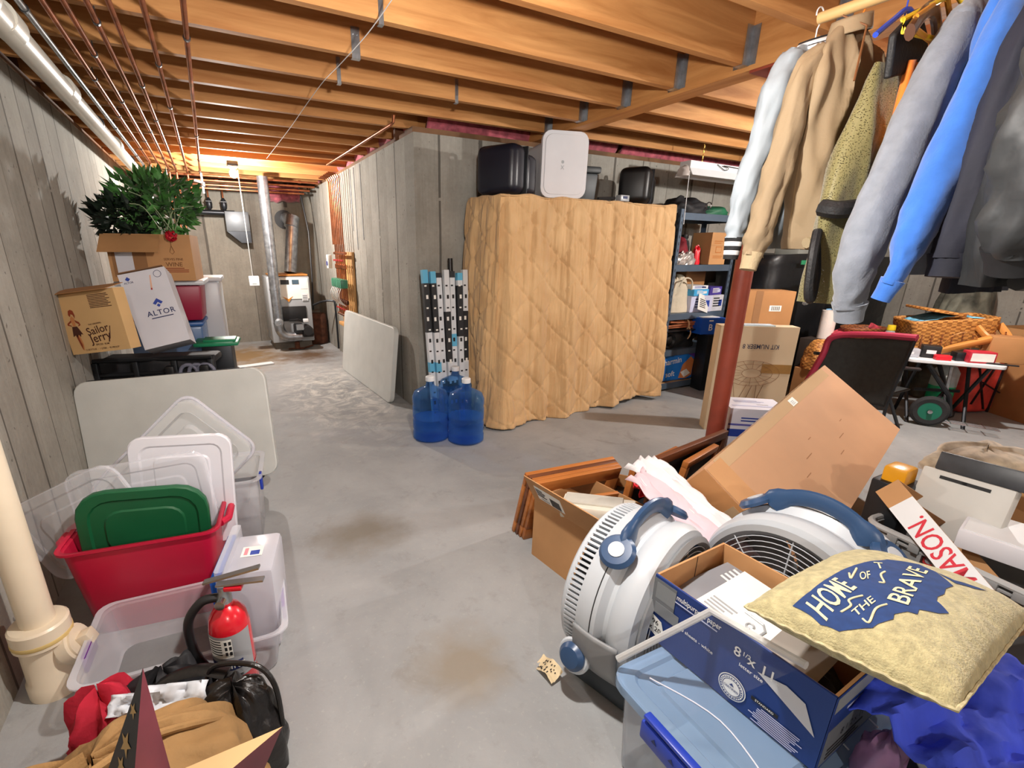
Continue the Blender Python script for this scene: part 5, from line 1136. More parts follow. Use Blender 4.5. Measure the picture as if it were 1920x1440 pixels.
# ------------------------------------------------------------------ clothes rod and garments
rodw=mat('rod_wood',(206,168,112),.5,var=.1,vs=4,stretch=(8,1,8))
RA=Vector((1.93,1.16,2.115)); RB=Vector((2.02,-.35,2.115))
t=thing('clothes_rod','round wooden clothes rod hung below the joists holding coats','rod',TR(0,0,0))
MB().tube([RA,RB],.017,rodw,18).build('rod_bar',t)
q=MB()
for k in (.22,.75): p=RA.lerp(RB,k); q.tube([p+Vector((0,0,.15)),p+Vector((.02,0,0)),p+Vector((0,0,-.02)),p+Vector((-.02,0,0)),p+Vector((0,0,.15))],.003,galv,6)
q.build('wire_sling',t)
def rod(y): k=(RA.y-y)/(RA.y-RB.y); return RA.lerp(RB,k)
def garment(name,label,y,m,body,depth,sleeves,X=None,seed=0,parts=None,wr=1.0,hang=white,hname='hanger',cat='jacket',wood_=False,sleeve_m=None,zr=None):
    """body: rows (x_left,x_right,z) shoulder to hem in metres in the plane y; sleeves: (points [(x,dy,z,r)...], cuff material)"""
    t=thing(name,label,cat,TR(0,y,0),group='clothes on the wooden rod')
    n=120; rows=[]
    zs=[b[2] for b in body]
    def row(v):
        f=v*(len(body)-1); i=min(int(f),len(body)-2); k=f-i; k2=k
        a,b=body[i],body[i+1]; return [a[j]*(1-k2)+b[j]*k2 for j in range(3)]
    def fn(u,v):
        xl_,xr_,z=row(v); a=2*PI*u; ca,sa=math.cos(a),math.sin(a)
        cx=(xl_+xr_)/2; hw=(xr_-xl_)/2; dd=depth*(.35+.65*min(1,v*3.5))
        x=cx+hw*math.copysign(abs(ca)**.8,ca); yy=dd*math.copysign(abs(sa)**.9,sa)
        s=x*18; k=min(1,.25+v*1.4)*wr
        w=.026*k*(.5-abs(math.sin(x*31+1.6*nz(x*4+seed,z*1.6)+z*2*nz(seed,x*2)+(1 if sa>0 else 0))))*(.5+.8*abs(nz(x*5+seed,z*2,3))*2)+.016*k*nz(x*13+seed,z*3.2,seed)+.009*wr*nz(x*28,z*9,seed+2)
        return (x+.3*w*ca,yy+w*(1 if sa>0 else -1)*abs(sa)**.5,z+.008*nz(x*6,seed,v))
    MB().grid(fn,n,44,m,cu=True).build('body',t,smooth=80)
    for si,(pts,cm) in enumerate(sleeves):
        P=smoothpath([p[:3] for p in pts],7); R=smoothpath([(p[3],0,0) for p in pts],7)
        q=MB(); nn=28; k=len(P); vs=[];fs=[]; u=None
        for i,p in enumerate(P):
            t_=(P[min(i+1,k-1)]-P[max(i-1,0)]).normalized(); e1=Vector((1,0,0)); e1=(e1-t_*e1.dot(t_)).normalized(); e2=t_.cross(e1)
            for j in range(nn):
                a=2*PI*j/nn; r=R[i].x*(1+min(wr,1.2)*(.22*nz(math.cos(a)*1.8+seed,math.sin(a)*1.8,i*.28)+.16*nz(math.cos(a)*3.5+seed,math.sin(a)*3.5,i*.5+si)+.05*math.sin(i*1.1+3*nz(math.cos(a)+seed,math.sin(a),i*.1))*min(1,i/len(P)*1.3)))
                vs.append(p+e1*math.cos(a)*r*.95+e2*math.sin(a)*r*.8)
        fs=[(i*nn+j,i*nn+(j+1)%nn,(i+1)*nn+(j+1)%nn,(i+1)*nn+j) for i in range(k-1) for j in range(nn)]+[tuple(range(nn-1,-1,-1))]
        q.add(vs,fs,sleeve_m or m); o=q.build('sleeve',t,smooth=80)
        if cm:
            d=(P[-1]-P[-4]).normalized(); r=R[-1].x
            if isinstance(cm,tuple):
                q=MB(); L=.075
                for kk in range(5): q.tube([P[-1]+d*(L*kk/5-.004),P[-1]+d*(L*(kk+1)/5-.004)],[r*(.98-.05*kk),r*(.98-.05*(kk+1))],cm[kk%2],18,flat=.85)
                q.build('cuff',t)
            else:
                q=MB(); q.tube([P[-1]-d*.012,P[-1]+d*.02,P[-1]+d*.045],[r*1.02,r*.85,r*.82],cm,22,flat=.85); q.build('cuff',t)
    if parts: parts(t)
    # hanger: hook over the rod
    p=rod(y); xh=p.x-0; ht=max(zs)
    q=MB().tube(arc((xh,0,p.z+.012),.02,200,-20,10,1)+[Vector((xh,0,p.z-.03)),Vector((xh,0,ht))],.0022,hang if not wood_ else chrome,6); q.build('hook',t)
    return t
def hanger_arms(t,m,xc,z,w,r,drop=.09,flat=1):
    MB().tube(smoothpath([(xc-w,0,z-drop),(xc-w*.5,0,z-drop*.45),(xc,0,z),(xc+w*.5,0,z-drop*.45),(xc+w,0,z-drop)],5),r,m,8,flat=flat).build('hanger',t)
whj=mat('nylon_white',(152,162,170),.6,var=.03,bump=.1,bs=30); knit=mat('knit_black',(30,30,32),.8,bump=.3,bs=150); knitw=mat('knit_white',(220,220,222),.8)
tanj=mat('jacket_tan',(146,126,98),.8,var=.05,vs=4,bump=.1,bs=90); tanc=mat('jacket_tan_cuff',(166,148,116),.85,var=.06,bump=.3,bs=120)
def collar(m,x,z,w,stripes=None,dz=.05):
    def f(t):
        q=MB(); q.tube([(x+w*math.cos(a*PI/10),.05*math.sin(a*PI/10),z) for a in range(20)],.001,m,4,closed=True)
        q=MB()
        def fn(u,v): a=2*PI*u; k=1-.12*v; return (x+w*k*math.cos(a),.055*k*math.sin(a)+.0,z-.01+dz*v+.015*math.cos(a*1))
        q.grid(fn,30,6,m,cu=True)
        if stripes:
            for v in (.35,.7):
                q.tube([Vector(fn(i/24,v))*1.0+Vector((0,0,0)) for i in range(24)],.004,stripes,5,closed=True)
        q.build('collar',t,smooth=80,solid=.006)
    return f
y=1.16
garment('windbreaker','white nylon windbreaker with striped black cuffs at the end of the rod',y,whj,[(1.86,2.02,2.03),(1.80,2.09,1.99),(1.77,2.12,1.9),(1.78,2.12,1.7),(1.78,2.13,1.5),(1.79,2.12,1.38)],.035,[([(1.83,0,1.985,.045),(1.78,0,1.90,.052),(1.745,0,1.75,.05),(1.705,0,1.6,.046),(1.685,0,1.47,.040),(1.68,0,1.41,.034)],(knit,knitw)),([(2.08,.02,1.97,.05),(2.14,.03,1.85,.06),(2.17,.04,1.6,.05),(2.18,.04,1.45,.04)],(knit,knitw))],seed=1,parts=collar(knit,1.94,2.03,.06,knitw,.04))
y=1.03
garment('bomber_jacket','tan zip jacket with elastic cuffs facing the room on the rod',y,tanj,[(1.83,1.97,2.035),(1.77,2.06,1.98),(1.745,2.08,1.9),(1.75,2.09,1.7),(1.77,2.09,1.5),(1.79,2.07,1.40),(1.80,2.06,1.375)],.055,[([(1.80,.02,1.965,.03),(1.745,.03,1.90,.042),(1.715,.03,1.72,.046),(1.685,.03,1.55,.047),(1.66,.03,1.42,.046),(1.645,.03,1.35,.034)],tanc),([(2.03,-.02,1.95,.05),(2.10,-.0,1.85,.062),(2.13,.02,1.6,.06),(2.13,.02,1.42,.045)],tanc)],seed=4,parts=lambda t:(collar(tanj,1.885,2.03,.06,None,.045)(t),MB().tube([(1.79+.27*a/20,-.058-.004*math.sin(a),1.395+.004*math.sin(a*2)) for a in range(21)],.018,tanc,8).build('waistband',t),MB().tube([(1.83,.0,2.06),(1.86,-.06,2.02),(1.80,-.09,1.86)],.003,MT['print_brown'],5).build('seam_piping',t)),hang=mat('hanger_orange',(232,130,40),.4),wr=1.9)
# safety vest: black yoke, yellow-olive mesh
def mesh_net(n,c,sc=260):
    m,N,L,P=newmat(n); P.inputs['Base Color'].default_value=lin(c); P.inputs['Roughness'].default_value=.6; P.inputs['Sheen Weight'].default_value=.4
    tc=N.new('ShaderNodeTexCoord'); mp=N.new('ShaderNodeMapping'); mp.inputs['Scale'].default_value=(sc,sc*.5,sc); L.new(tc.outputs['Object'],mp.inputs['Vector'])
    ch=N.new('ShaderNodeTexVoronoi'); ch.inputs['Scale'].default_value=1; L.new(mp.outputs[0],ch.inputs['Vector'])
    mr=N.new('ShaderNodeMath'); mr.operation='LESS_THAN'; mr.inputs[1].default_value=.3; L.new(ch.outputs['Distance'],mr.inputs[0])
    ml=N.new('ShaderNodeMath'); ml.operation='MULTIPLY'; ml.inputs[1].default_value=.9; L.new(mr.outputs[0],ml.inputs[0])
    tr=N.new('ShaderNodeBsdfTransparent'); mx=N.new('ShaderNodeMixShader'); L.new(ml.outputs[0],mx.inputs[0]); L.new(P.outputs[0],mx.inputs[1]); L.new(tr.outputs[0],mx.inputs[2]); L.new(mx.outputs[0],N['Material Output'].inputs['Surface']); MT[n]=m; return m
net=mesh_net('net_olive',(124,116,72)); vy=mat('web_black',(22,22,24),.6,bump=.2,bs=120)
y=.915
def vparts(t):
    q=MB()
    for dy,fl in ((-.075,0),(-.035,1)):
        pass
    q.prism([(1.885,2.03),(1.785,1.95),(1.81,1.845),(1.90,1.87),(2.04,1.855),(1.97,1.975)],.045,.065,vy,frame((0,0,0),(1,0,0),(0,0,1))); q.build('shoulder_panel',t,bevel=.006)
    MB().tube(smoothpath([(1.73,.0,1.5),(1.735,-.05,1.49),(1.82,-.085,1.505),(1.92,-.085,1.54),(2.04,-.06,1.57)],6),.026,vy,8,flat=1,up=(0,1,0)).build('waist_strap',t)
    MB().box((1.80,-.11,1.50),(.06,.02,.05),black,b=.006).build('buckle',t)
    MB().tube([(1.78,-.055,1.365),(1.90,-.06,1.355),(2.03,-.05,1.35)],.006,vy,6).build('hem_band',t)
    MB().tube(smoothpath([(1.735,.0,1.43),(1.70,-.02,1.36),(1.70,-.03,1.25),(1.725,-.03,1.22),(1.74,-.02,1.30),(1.735,0,1.4)],6),.014,vy,8).build('side_strap',t)
    hanger_arms(t,MT['hanger_blue'],1.96,2.06,.15,.008)
mat('hanger_blue',(52,80,190),.3)
garment('mesh_vest','olive mesh vest with black shoulder panel and waist strap on a blue hanger',y,net,[(1.85,2.02,1.91),(1.83,2.05,1.86),(1.79,2.06,1.72),(1.75,2.06,1.6),(1.735,2.05,1.5),(1.755,2.05,1.38),(1.77,1.92,1.26),(1.775,1.85,1.2)],.055,[],seed=9,parts=vparts,hang=MT['hanger_blue'],cat='vest',wr=.7)
# empty hangers
def hanger(name,label,y,m,r,w,tilt,flat=1,z=2.06):
    p=rod(y); t=thing(name,label,'hanger',YPR(p.x,y,0,tilt),group='spare hangers on the rod')
    MB().tube(arc((0,0,p.z+.012),.02,200,-20,10,1)+[Vector((0,0,p.z-.03)),Vector((0,0,z))],.0022,chrome,6).build('hook',t)
    if flat>1: MB().tube(smoothpath([(-w,0,z-.1),(-w*.5,0,z-.03),(0,0,z),(w*.5,0,z-.03),(w,0,z-.1)],5),r,m,10,flat=flat).build('arms',t)
    else: MB().tube([(0,0,z),(-w,0,z-.09),(-w*.93,0,z-.115),(w*.93,0,z-.115),(w,0,z-.09),(0,0,z)],r,m,8).build('arms',t)
hanger('coat_hanger','dark wooden hanger with a bright clip between vest and grey sleeve',.845,mat('hanger_walnut',(86,56,40),.35,coat=.4),.012,.2,12,1.8,2.03)
hanger('coat_hanger','yellow plastic hanger between vest and grey sleeve',.805,mat('hanger_yellow',(222,186,44),.35),.007,.19,-8)
hanger('coat_hanger','amber plastic hanger behind the yellow hanger',.825,mat('hanger_amber',(214,148,50),.35),.007,.18,6)
q=MB().grid(lambda u,v:(1.83+.1*u,.0+.02*math.sin(u*6),1.90-.22*v),8,10,mat('shirt_orange',(236,128,40),.8,sheen=.2)); o=q.build('orange_shirt',smooth=80,solid=.02); o.location=(.06,.84,0); tag(o,'narrow sliver of an orange garment between mesh vest and grey sleeve','shirt','clothes on the wooden rod')
gf=mat('fleece_grey',(124,130,140),.95,var=.08,vs=30,bump=.15,bs=160,sheen=.3); bf=mat('fleece_blue',(50,104,186),.95,var=.06,vs=30,bump=.1,bs=160,sheen=.4)
y=.76
garment('grey_hoodie','heather grey sweatshirt with a long hanging sleeve on the rod',y,gf,[(1.93,2.05,2.04),(1.88,2.1,1.99),(1.86,2.2,1.9),(1.9,2.28,1.7),(1.92,2.3,1.5),(1.95,2.28,1.3)],.05,[([(1.93,.0,1.99,.04),(1.875,0,1.88,.06),(1.80,0,1.69,.066),(1.725,0,1.48,.07),(1.68,0,1.34,.062),(1.69,0,1.25,.052),(1.70,0,1.21,.046)],gf)],seed=12,wr=.5,cat='sweatshirt')
y=.66
def bparts(t): pass
garment('blue_jacket','bright blue jacket with a hanging sleeve beside the grey sweatshirt',y,bf,[(1.86,1.98,2.04),(1.82,2.0,1.98),(1.80,2.06,1.88),(1.86,2.1,1.7),(1.90,2.12,1.5),(1.93,2.1,1.36)],.045,[([(1.86,-.02,1.98,.035),(1.81,-.03,1.88,.05),(1.755,-.03,1.70,.058),(1.69,-.03,1.52,.062),(1.64,-.03,1.40,.05),(1.62,-.03,1.33,.03),(1.615,-.02,1.285,.028)],bf)],seed=17,wr=.5)
nvj=mat('navy_cloth',(26,28,42),.8,var=.2,bump=.1)
y=.58
garment('navy_coat','dark navy coat hanging between the blue and black jackets',y,nvj,[(1.84,2.0,2.04),(1.80,2.06,1.98),(1.78,2.1,1.85),(1.78,2.14,1.6),(1.80,2.16,1.38),(1.80,2.16,1.26)],.04,[([(1.83,-.01,1.97,.04),(1.76,-.02,1.8,.055),(1.72,-.02,1.55,.055),(1.70,-.02,1.35,.05)],nvj)],seed=21,wr=.8,cat='coat')
bkj=mat('black_shell',(40,42,44),.6,var=.15,vs=5,bump=.5,bs=11); bkj2=mat('black_shell_dark',(24,25,28),.6,var=.15,bump=.5,bs=11)
y=.47
garment('black_jacket','charcoal black shell jacket, largest of the hanging clothes',y,bkj,[(1.66,1.9,2.0),(1.62,1.98,1.93),(1.58,2.05,1.8),(1.56,2.1,1.6),(1.57,2.12,1.42),(1.58,2.12,1.36),(1.62,2.12,1.29)],.07,[([(1.66,-.03,1.93,.05),(1.57,-.05,1.80,.075),(1.53,-.06,1.62,.085),(1.53,-.06,1.48,.08),(1.57,-.06,1.37,.06)],bkj2)],seed=25,wr=1.5,parts=lambda t:(MB().tube([(1.60,-.07,1.305),(1.75,-.08,1.30),(1.95,-.08,1.30),(2.1,-.06,1.30)],.02,bkj2,8).build('hem_band',t),MB().box((1.80,-.09,1.39),(.16,.012,.055),bkj,b=.004).build('pocket_flap',t)))
y=.3
garment('black_coat','black padded coat nearest to the camera end of the rod',y,bkj2,[(1.66,1.9,2.0),(1.60,1.98,1.93),(1.52,2.05,1.75),(1.5,2.1,1.5),(1.5,2.1,1.38),(1.52,2.1,1.29)],.06,[],seed=31,wr=1.3,cat='coat')
# ------------------------------------------------------------------ front pile on the right
# two drum fans
fw=mat('fan_white',(188,194,200),.4,var=.03); fg=mat('fan_grey',(140,142,144),.45,var=.04); fb=mat('fan_blue',(44,72,108),.35,var=.04); fdk=mat('fan_base',(46,54,60),.5,var=.06)
def fan(label,X):
    """axis along local x (grille toward +x), stands on z=0, handle on top"""
    t=thing('drum_fan',label,'fan',X); R=.262; zc=.285
    C=TR(0,0,zc,0,90,0)                      # local z -> world x
    q=MB().lathe([(R-.03,-.125),(R-.012,-.13),(R-.003,-.122),(R-.001,-.112),(R-.004,-.108)],fw,64,C,cap=False)
    q.build('rear_rim',t)
    q=MB(); nb=96
    for k in range(nb):
        a=2*PI*k/nb
        if -2.1<a-PI<-1.2: pass
        M_=TR(0,0,zc)@Matrix.Rotation(a,4,'X')
        q.box((-.088,0,R-.008),(.044,.0085,.02),fw,X=M_)
    q.build('vent_ribs',t,smooth=0)
    MB().lathe([(R-.03,-.115),(R-.03,-.05)],fdk,48,C,cap=False).build('inner_drum',t)
    q=MB().lathe([(R-.004,-.07),(R+.003,-.066),(R+.012,-.02),(R+.012,.005),(R-.01,.022),(R-.012,.034),(R+.002,.05),(R+.006,.085),(R-.004,.108),(R-.03,.118)],fw,64,C,cap=False); q.lathe([(R+.0125,-.012),(R+.0135,-.0115),(R+.0135,-.009),(R+.0125,-.0085)],ink,64,C,cap=False)
    q.build('front_body',t)
    q=MB().lathe([(R-.03,.118),(R-.014,.13),(R-.03,.14),(R-.045,.126)],fg,64,C,cap=False); q.build('grille_ring',t)
    q=MB()
    for k in range(13):
        r=.03+.0155*k; q.tube([Vector((.128+.02*(1-(r/R)**2),r*math.cos(a*PI/24),zc+r*math.sin(a*PI/24))) for a in range(48)],.0016,fw,5,closed=True)
    for k in range(8):
        a=k*PI/4; q.tube([Vector((.128+.02*(1-(r/R)**2),r*math.cos(a),zc+r*math.sin(a))) for r in (.03,.1,.17,R-.03)],.002,fw,5)
    q.build('front_grille',t)
    q=MB()
    for k in range(10):
        r=.03+.02*k; q.tube([Vector((-.09,r*math.cos(a*PI/18),zc+r*math.sin(a*PI/18))) for a in range(36)],.002,fw,5,closed=True)
    for k in range(8): a=k*PI/4; q.tube([(-.09,.03*math.cos(a),zc+.03*math.sin(a)),(-.09,(R-.02)*math.cos(a),zc+(R-.02)*math.sin(a))],.002,fw,5)
    q.build('rear_grille',t)
    MB().lathe([(0,.12),(.04,.125),(.045,.155),(.03,.162),(0,.163)],fg,24,C).build('grille_badge',t)
    for k in range(5):
        def bl_(u,v,k=k):
            r=.04+.18*v; a=k*2*PI/5+.55*(u-.5)*2*(.6+.4*v)+.2*v; return (.06*(u-.5)-.01,r*math.cos(a),zc+r*math.sin(a))
        MB().grid(bl_,8,8,fg).build('blade',t,smooth=80,solid=.003)
    MB().lathe([(0,-.07),(.055,-.065),(.055,.04),(0,.05)],fdk,20,C).build('motor',t)
    # side shoulders
    for s in (-1,1):
        q=MB()
        def sh(u,v,s=s):
            a=math.radians(-62+60*v); r=R+.010+.03*(1-v)*math.sin(PI*v); return (-.065+.15*u,s*r*math.cos(a)*(1+.03*math.sin(PI*u)),zc+r*math.sin(a))
        q.grid(sh,8,20,fg); q.build('side_panel',t,smooth=80,solid=.008)
    q=MB().box((-.0,0,.045),(.25,.44,.09),fdk,b=.03); q.box((.0,0,.11),(.2,.38,.05),fg,b=.02); q.build('base',t)
    q=MB(); K=TR(-.055,-.268,.15,72,0,0); q.lathe([(.052,-.03),(.056,.0),(.05,.008)],fw,28,K); q.lathe([(.044,.004),(.044,.016),(.032,.03),(0,.036)],fb,28,K); q.build('control_knob',t)
    # handle bridging the top
    P=[]
    for k in range(17):
        a=math.radians(63+54*k/16); lift=.036*math.sin(PI*k/16)**.6; r=R+.012+lift; P.append((.0,-r*math.cos(a),zc+r*math.sin(a)))
    MB().tube(P,[.04,.04,.034]+[.026]*11+[.034,.04,.04],fb,12,flat=.5).build('handle',t)
    for s in (-1,1):
        a=math.radians(53); r=R+.02; M_=TR(.0,s*r*math.cos(a),zc+r*math.sin(a),-s*37,0,0)
        MB().lathe([(.0,.0),(.052,.0),(.055,.01),(.045,.022),(0,.024)],fb,26,M_).build('handle_pad',t)
        MB().lathe([(.024,.02),(.024,.026),(0,.027)],fw,20,M_).build('pad_cap',t)
    return t
ang=math.degrees(math.atan2(-.76,.65))
fan('white drum fan with blue handle standing on the floor against the printed paper box',TR(1.12,.905,0,rz=-75))
fan('white drum fan with grille facing the paper box, partly hidden by the cushion',TR(1.57,.64,0,0,0,180+4,1.06))
# wrinkled note by the fan
def notef(u,v): return (.05*(u-.5)+.012*v*v,.10*(v-.5),.012+.02*u*u+.015*math.sin(5*v)+.006*nz(u*5,v*5))
q=MB().grid(notef,10,12,mat('note_buff',(216,196,158),.85,var=.15,vs=12)); 
rnd=random.Random(5)
for k in range(22):
    u,v=.15+.7*rnd.random(),.12+.7*rnd.random(); p=Vector(notef(u,v)); q.box((p.x,p.y,p.z+.002),(.010*rnd.uniform(.4,1),.003,.0012),ink,X=TR())
o=q.build('crumpled_note',smooth=80); o.matrix_world=TR(.82,.985,.0,0,0,8); tag(o,'crumpled buff paper with dark writing on the floor beside the fan','paper')
# open kraft box of frames
KX=TR(1.36,1.36,0,rz=-84)
t=thing('frame_carton','open kraft carton with a shipping label, full of frames and papers','carton',KX)
w,d,h=.44,.36,.30
q=MB(); q.obox(w,d,h,.006,kraft,kraft_in); q.build('carton_body',t,smooth=0)
q=MB(); q.box((0,0,.075),(w,.004,.15),kraft); q.box((-.09,-.0026,.075),(.16,.001,.085),pap); F=frame((-.09,-.004,.075),(1,0,0),(0,0,1))
for k in range(10): q.box((.01+.006*k,-.012,.0),(.003,.05,.0006),ink,X=F)
lines(q,-.045,.025,.06,.012,4,ink,F); q.text('FRAGILE',.014,ink,F@TR(-.03,-.03,0))
o=q.build('front_flap',t,smooth=0); o.matrix_local=TR(0,-d/2,h-.004,28)
o=MB().box((0,.0,.035),(d*.9,.004,.07),kraft_in).build('end_flap',t,smooth=0); o.matrix_local=TR(w/2,0,h-.004,0,0,90)@TR(0,0,0,105)
# picture frames
oak=wood_mat('frame_oak',(150,86,40),(196,126,66),0,.4,False); walnut=wood_mat('frame_walnut',(78,44,28),(122,74,48),0,.4,False); matb=mat('mat_black',(42,44,46),.6,var=.1); backb=mat('backing_brown',(136,96,60),.85,var=.15)
def pframe(label,X,w,h,m,fw_=.045,th=.02,inner=matb,cat='frame'):
    t=thing('picture_frame',label,cat,X,group='picture frames in and beside the kraft carton')
    q=MB(); 
    q.box((0,0,h-fw_/2),(w,th,fw_),m,b=.003); q.box((0,0,fw_/2),(w,th,fw_),m,b=.003); q.box((-w/2+fw_/2,0,h/2),(fw_,th,h-2*fw_),m,b=.003); q.box((w/2-fw_/2,0,h/2),(fw_,th,h-2*fw_),m,b=.003)
    q.build('moulding',t); MB().box((0,0,h/2),(w-1.6*fw_,th*.4,h-1.6*fw_),inner).build('mat_board',t,smooth=0)
    return t
P0=at(985,893,2,.36); P1=at(1150,862,2,.36); 
dxf=Vector((P1.x-P0.x,P1.y-P0.y,0)); wf=dxf.length; yawf=math.degrees(math.atan2(dxf.y,dxf.x))
fl_=at(935,1005,2,0.0)
lab_=['outermost of the four leaning outside the carton','second of the four leaning outside the carton','third of the four leaning outside the carton','fourth, resting against the carton rim']
for i in range(4):
    lean=math.degrees(math.atan2(.105,.36)); cx_=(P0.x+P1.x)/2
    X=Matrix.Translation((cx_-.17+.026*i,(P0.y+P1.y)/2+.02,.003))@Matrix.Rotation(math.radians(yawf),4,'Z')@Matrix.Translation((.0,.0,0))
    # bottoms stand on the floor toward the room, tops lean on the carton
    n=Vector((-math.sin(math.radians(yawf)),math.cos(math.radians(yawf)),0))
    foot=Vector((P0.x,P0.y,0)).lerp(Vector((P1.x,P1.y,0)),.5)+n*(.105-.026*i)
    X=Matrix.Translation((foot.x,foot.y,.004))@Matrix.Rotation(math.radians(yawf),4,'Z')@Matrix.Rotation(math.radians(lean),4,'X')
    pframe('oak picture frame, '+lab_[i],X,wf*(1-.02*i),.385-.004*i,oak if i!=1 else walnut,.07,.022,backb)
X=Matrix.Translation((1.37,1.50,.03))@Matrix.Rotation(math.radians(yawf-6),4,'Z')@Matrix.Rotation(math.radians(16),4,'X')
pframe('oak frame with pale mat standing inside the kraft carton',X,.29,.31,oak,.035,.018,mat('mat_cream',(202,186,160),.8))
# white boxed set lying in the carton
t=thing('white_case','flat white case lying across the open kraft carton of frames','case',Matrix.Translation(at(1122,946,2,.345))@YPR(0,0,-.02,-48,-4,-4))
MB().box((0,0,.0),(.30,.14,.055),mat('foam_ivory',(222,218,204),.7,var=.04,bump=.1,bs=50),b=.008).build('case_body',t); MB().box((-.02,.01,.032),(.24,.10,.012),mat('foam_grey',(196,194,184),.7),b=.004).build('case_lid',t)
q=MB().box((0,0,0),(.26,.1,.03),mat('binder_blue',(36,66,136),.4),b=.004); o=q.build('blue_binder'); o.matrix_world=Matrix.Translation(at(1128,972,2,.29))@YPR(0,0,0,-48,-4,0); tag(o,'dark blue folder tucked under the white case','folder')
q=MB().grid(crump(14,.24,.12,.06),16,12,MT['bright_red']); o=q.build('red_cloth',smooth=60,solid=.004); o.matrix_world=TR(1.62,1.30,.36,30,10,20); tag(o,'small crumpled red and orange scrap behind the white case','cloth')
q=MB().box((0,0,0),(.34,.2,.2),dn,b=.03); o=q.build('dark_folder'); o.matrix_world=TR(1.36,1.34,.115,0,0,-84); tag(o,'dark contents filling the kraft carton below the white case','box')
# second group: frames standing behind
Q0=at(1186,885,2,.33); Q1=at(1280,830,2,.36); Q2=at(1365,808,2,.40)
yaw2=math.degrees(math.atan2(Q2.y-Q0.y,Q2.x-Q0.x))
def fr2(label,u0,v0,u1,v1,z,hh,m,lean,fwid=.04,inner=matb,th=.03):
    a=at(u0,v0,2,z); b=at(u1,v1,2,z); dv=Vector((b.x-a.x,b.y-a.y,0)); yw=math.atan2(dv.y,dv.x); n=Vector((-math.sin(yw),math.cos(yw),0)); le=math.radians(lean)
    top=(a+b)/2; foot=top-Vector((0,0,hh*math.cos(le)))+n*hh*math.sin(le)
    X=Matrix.Translation(foot)@Matrix.Rotation(yw,4,'Z')@Matrix.Rotation(le,4,'X')
    return pframe(label,X,dv.length,hh,m,fwid,th,inner)
fr2('oak frame with slate-black mat between carton papers and large kraft box',1186,880,1272,838,.40,.38,oak,8)
fr2('walnut frame standing tallest, its top edge reaching the red column',1232,858,1362,806,.44,.42,walnut,6,.045)
fr2('walnut frame with black mat lying nearest the tilted kraft box',1286,866,1344,833,.40,.38,oak,9,.035)
# wad of white and pink papers
def wad(u,v):
    return (.52*(u-.5)+.02*nz(v*4,u*3),.24*(v-.5)*(1-.35*u)+.02*nz(u*6,v*6),.05*math.sin(PI*v)+.025*nz(u*4,v*8,3)+.012*math.sin(v*40+u*6)*(1-u))
t=thing('paper_wad','fan of crumpled white and pale pink papers beside the large tilted kraft box','paper',frame(at(1290,945,2,.40),at(1340,1000,2,.36)-at(1235,912,2,.42),(0,0,0) if False else Vector((.5,.6,.05))))
MB().grid(wad,30,24,mat('tissue_white',(226,222,224),.85,var=.04)).build('white_sheets',t,smooth=40,solid=.004)
o=MB().grid(wad,24,16,mat('tissue_pink',(222,196,204),.85,var=.05)).build('pink_sheets',t,smooth=40,solid=.004); o.location=(.06,-.04,-.015)
q=MB().box((0,0,0),(.24,.05,.012),mat('tube_wrap_blue',(60,104,190),.3),b=.005); 
for k in range(5): q.box((-.1+.05*k,0,.008),(.03,.03,.003),lp)
o=q.build('blue_packet'); o.matrix_world=frame(at(1262,982,2,.42),at(1290,1000,2,.40)-at(1235,955,2,.43),Vector((.5,.6,0))); tag(o,'narrow blue printed packet behind the fan handle','packet')
q=MB(); q.obox(.42,.34,.24,.006,kraft_d,kraft_in); q.box((0,0,.1),(.38,.3,.16),dn); o=q.build('kraft_carton',smooth=0); o.matrix_world=TR(1.74,1.40,0,rz=-55); tag(o,'low open kraft carton under the crumpled papers and packets','carton')
# big tilted kraft box (scaled out along the line of sight from the fitted pose)
kk=1.33
bx_=EYE+(Vector((1.896,.902,.601))-EYE)*kk
X=Matrix.Translation(bx_)@YPR(0,0,0,18.72,36.36,-8.36); w,d,h=1.225*kk,.391*kk,.107*kk
t=thing('long_carton','long taped kraft carton tilted across the pile behind the fans','carton',X)
kb=mat('kraft_big',(190,146,108),.75,var=.06,vs=2.5)
q=MB().box((0,0,h/2),(w,d,h),kb)
for k in range(7): q.box((-.1+.13*k-.3,-.1+.05*(k%4),h+.0006),(.035+.02*(k%3),.004,.0006),mat('scuff_brown',(150,104,66),.8,var=0),X=TR(0,0,0,0,0,0))
q.build('carton_body',t,smooth=0,bevel=.004)
q=MB().box((0,d/2-.03,h+.0008),(w*.9,.06,.0008),tape); q.box((w*.1,d/2+.0006,h*.6),(w*.8,.001,h*.7),tape); q.build('packing_tape',t,smooth=0)
q=MB().box((.16,d/2-.035,h+.002),(.07,.04,.0008),pap); lines(q,.16,d/2-.03,.05,.008,3,grey,TR(0,0,h+.003)); q.build('label_sticker',t,smooth=0)
q=MB().box((-w/2+.07,0,h+.0012),(.13,d*.96,.0012),kraft); q.build('glued_flap',t,smooth=0)
q=MB().box((-w/2-.002,0,h/2),(.003,d*.98,h*.98),kraft_d); q.box((-w/2-.004,.02,h*.5),(.001,.12,.1),tape); q.build('end_flap',t,smooth=0)
# things propping it up
for lx,ly,hw,lb in ((-.3,-.12,.3,'dark box under the low edge of the tilted long carton'),(.42,.05,.3,'dark metal box under the raised end of the tilted long carton')):
    p=X@Vector((lx,ly,0)); hh=max(.06,p.z-.14)
    q=MB().box((0,0,hh/2),(hw,.22,hh),dkmetal if lx>0 else mat('box_black',(34,32,32),.6),b=.01); o=q.build('dark_box'); o.matrix_world=TR(p.x,p.y,0,rz=20); tag(o,lb,'box')
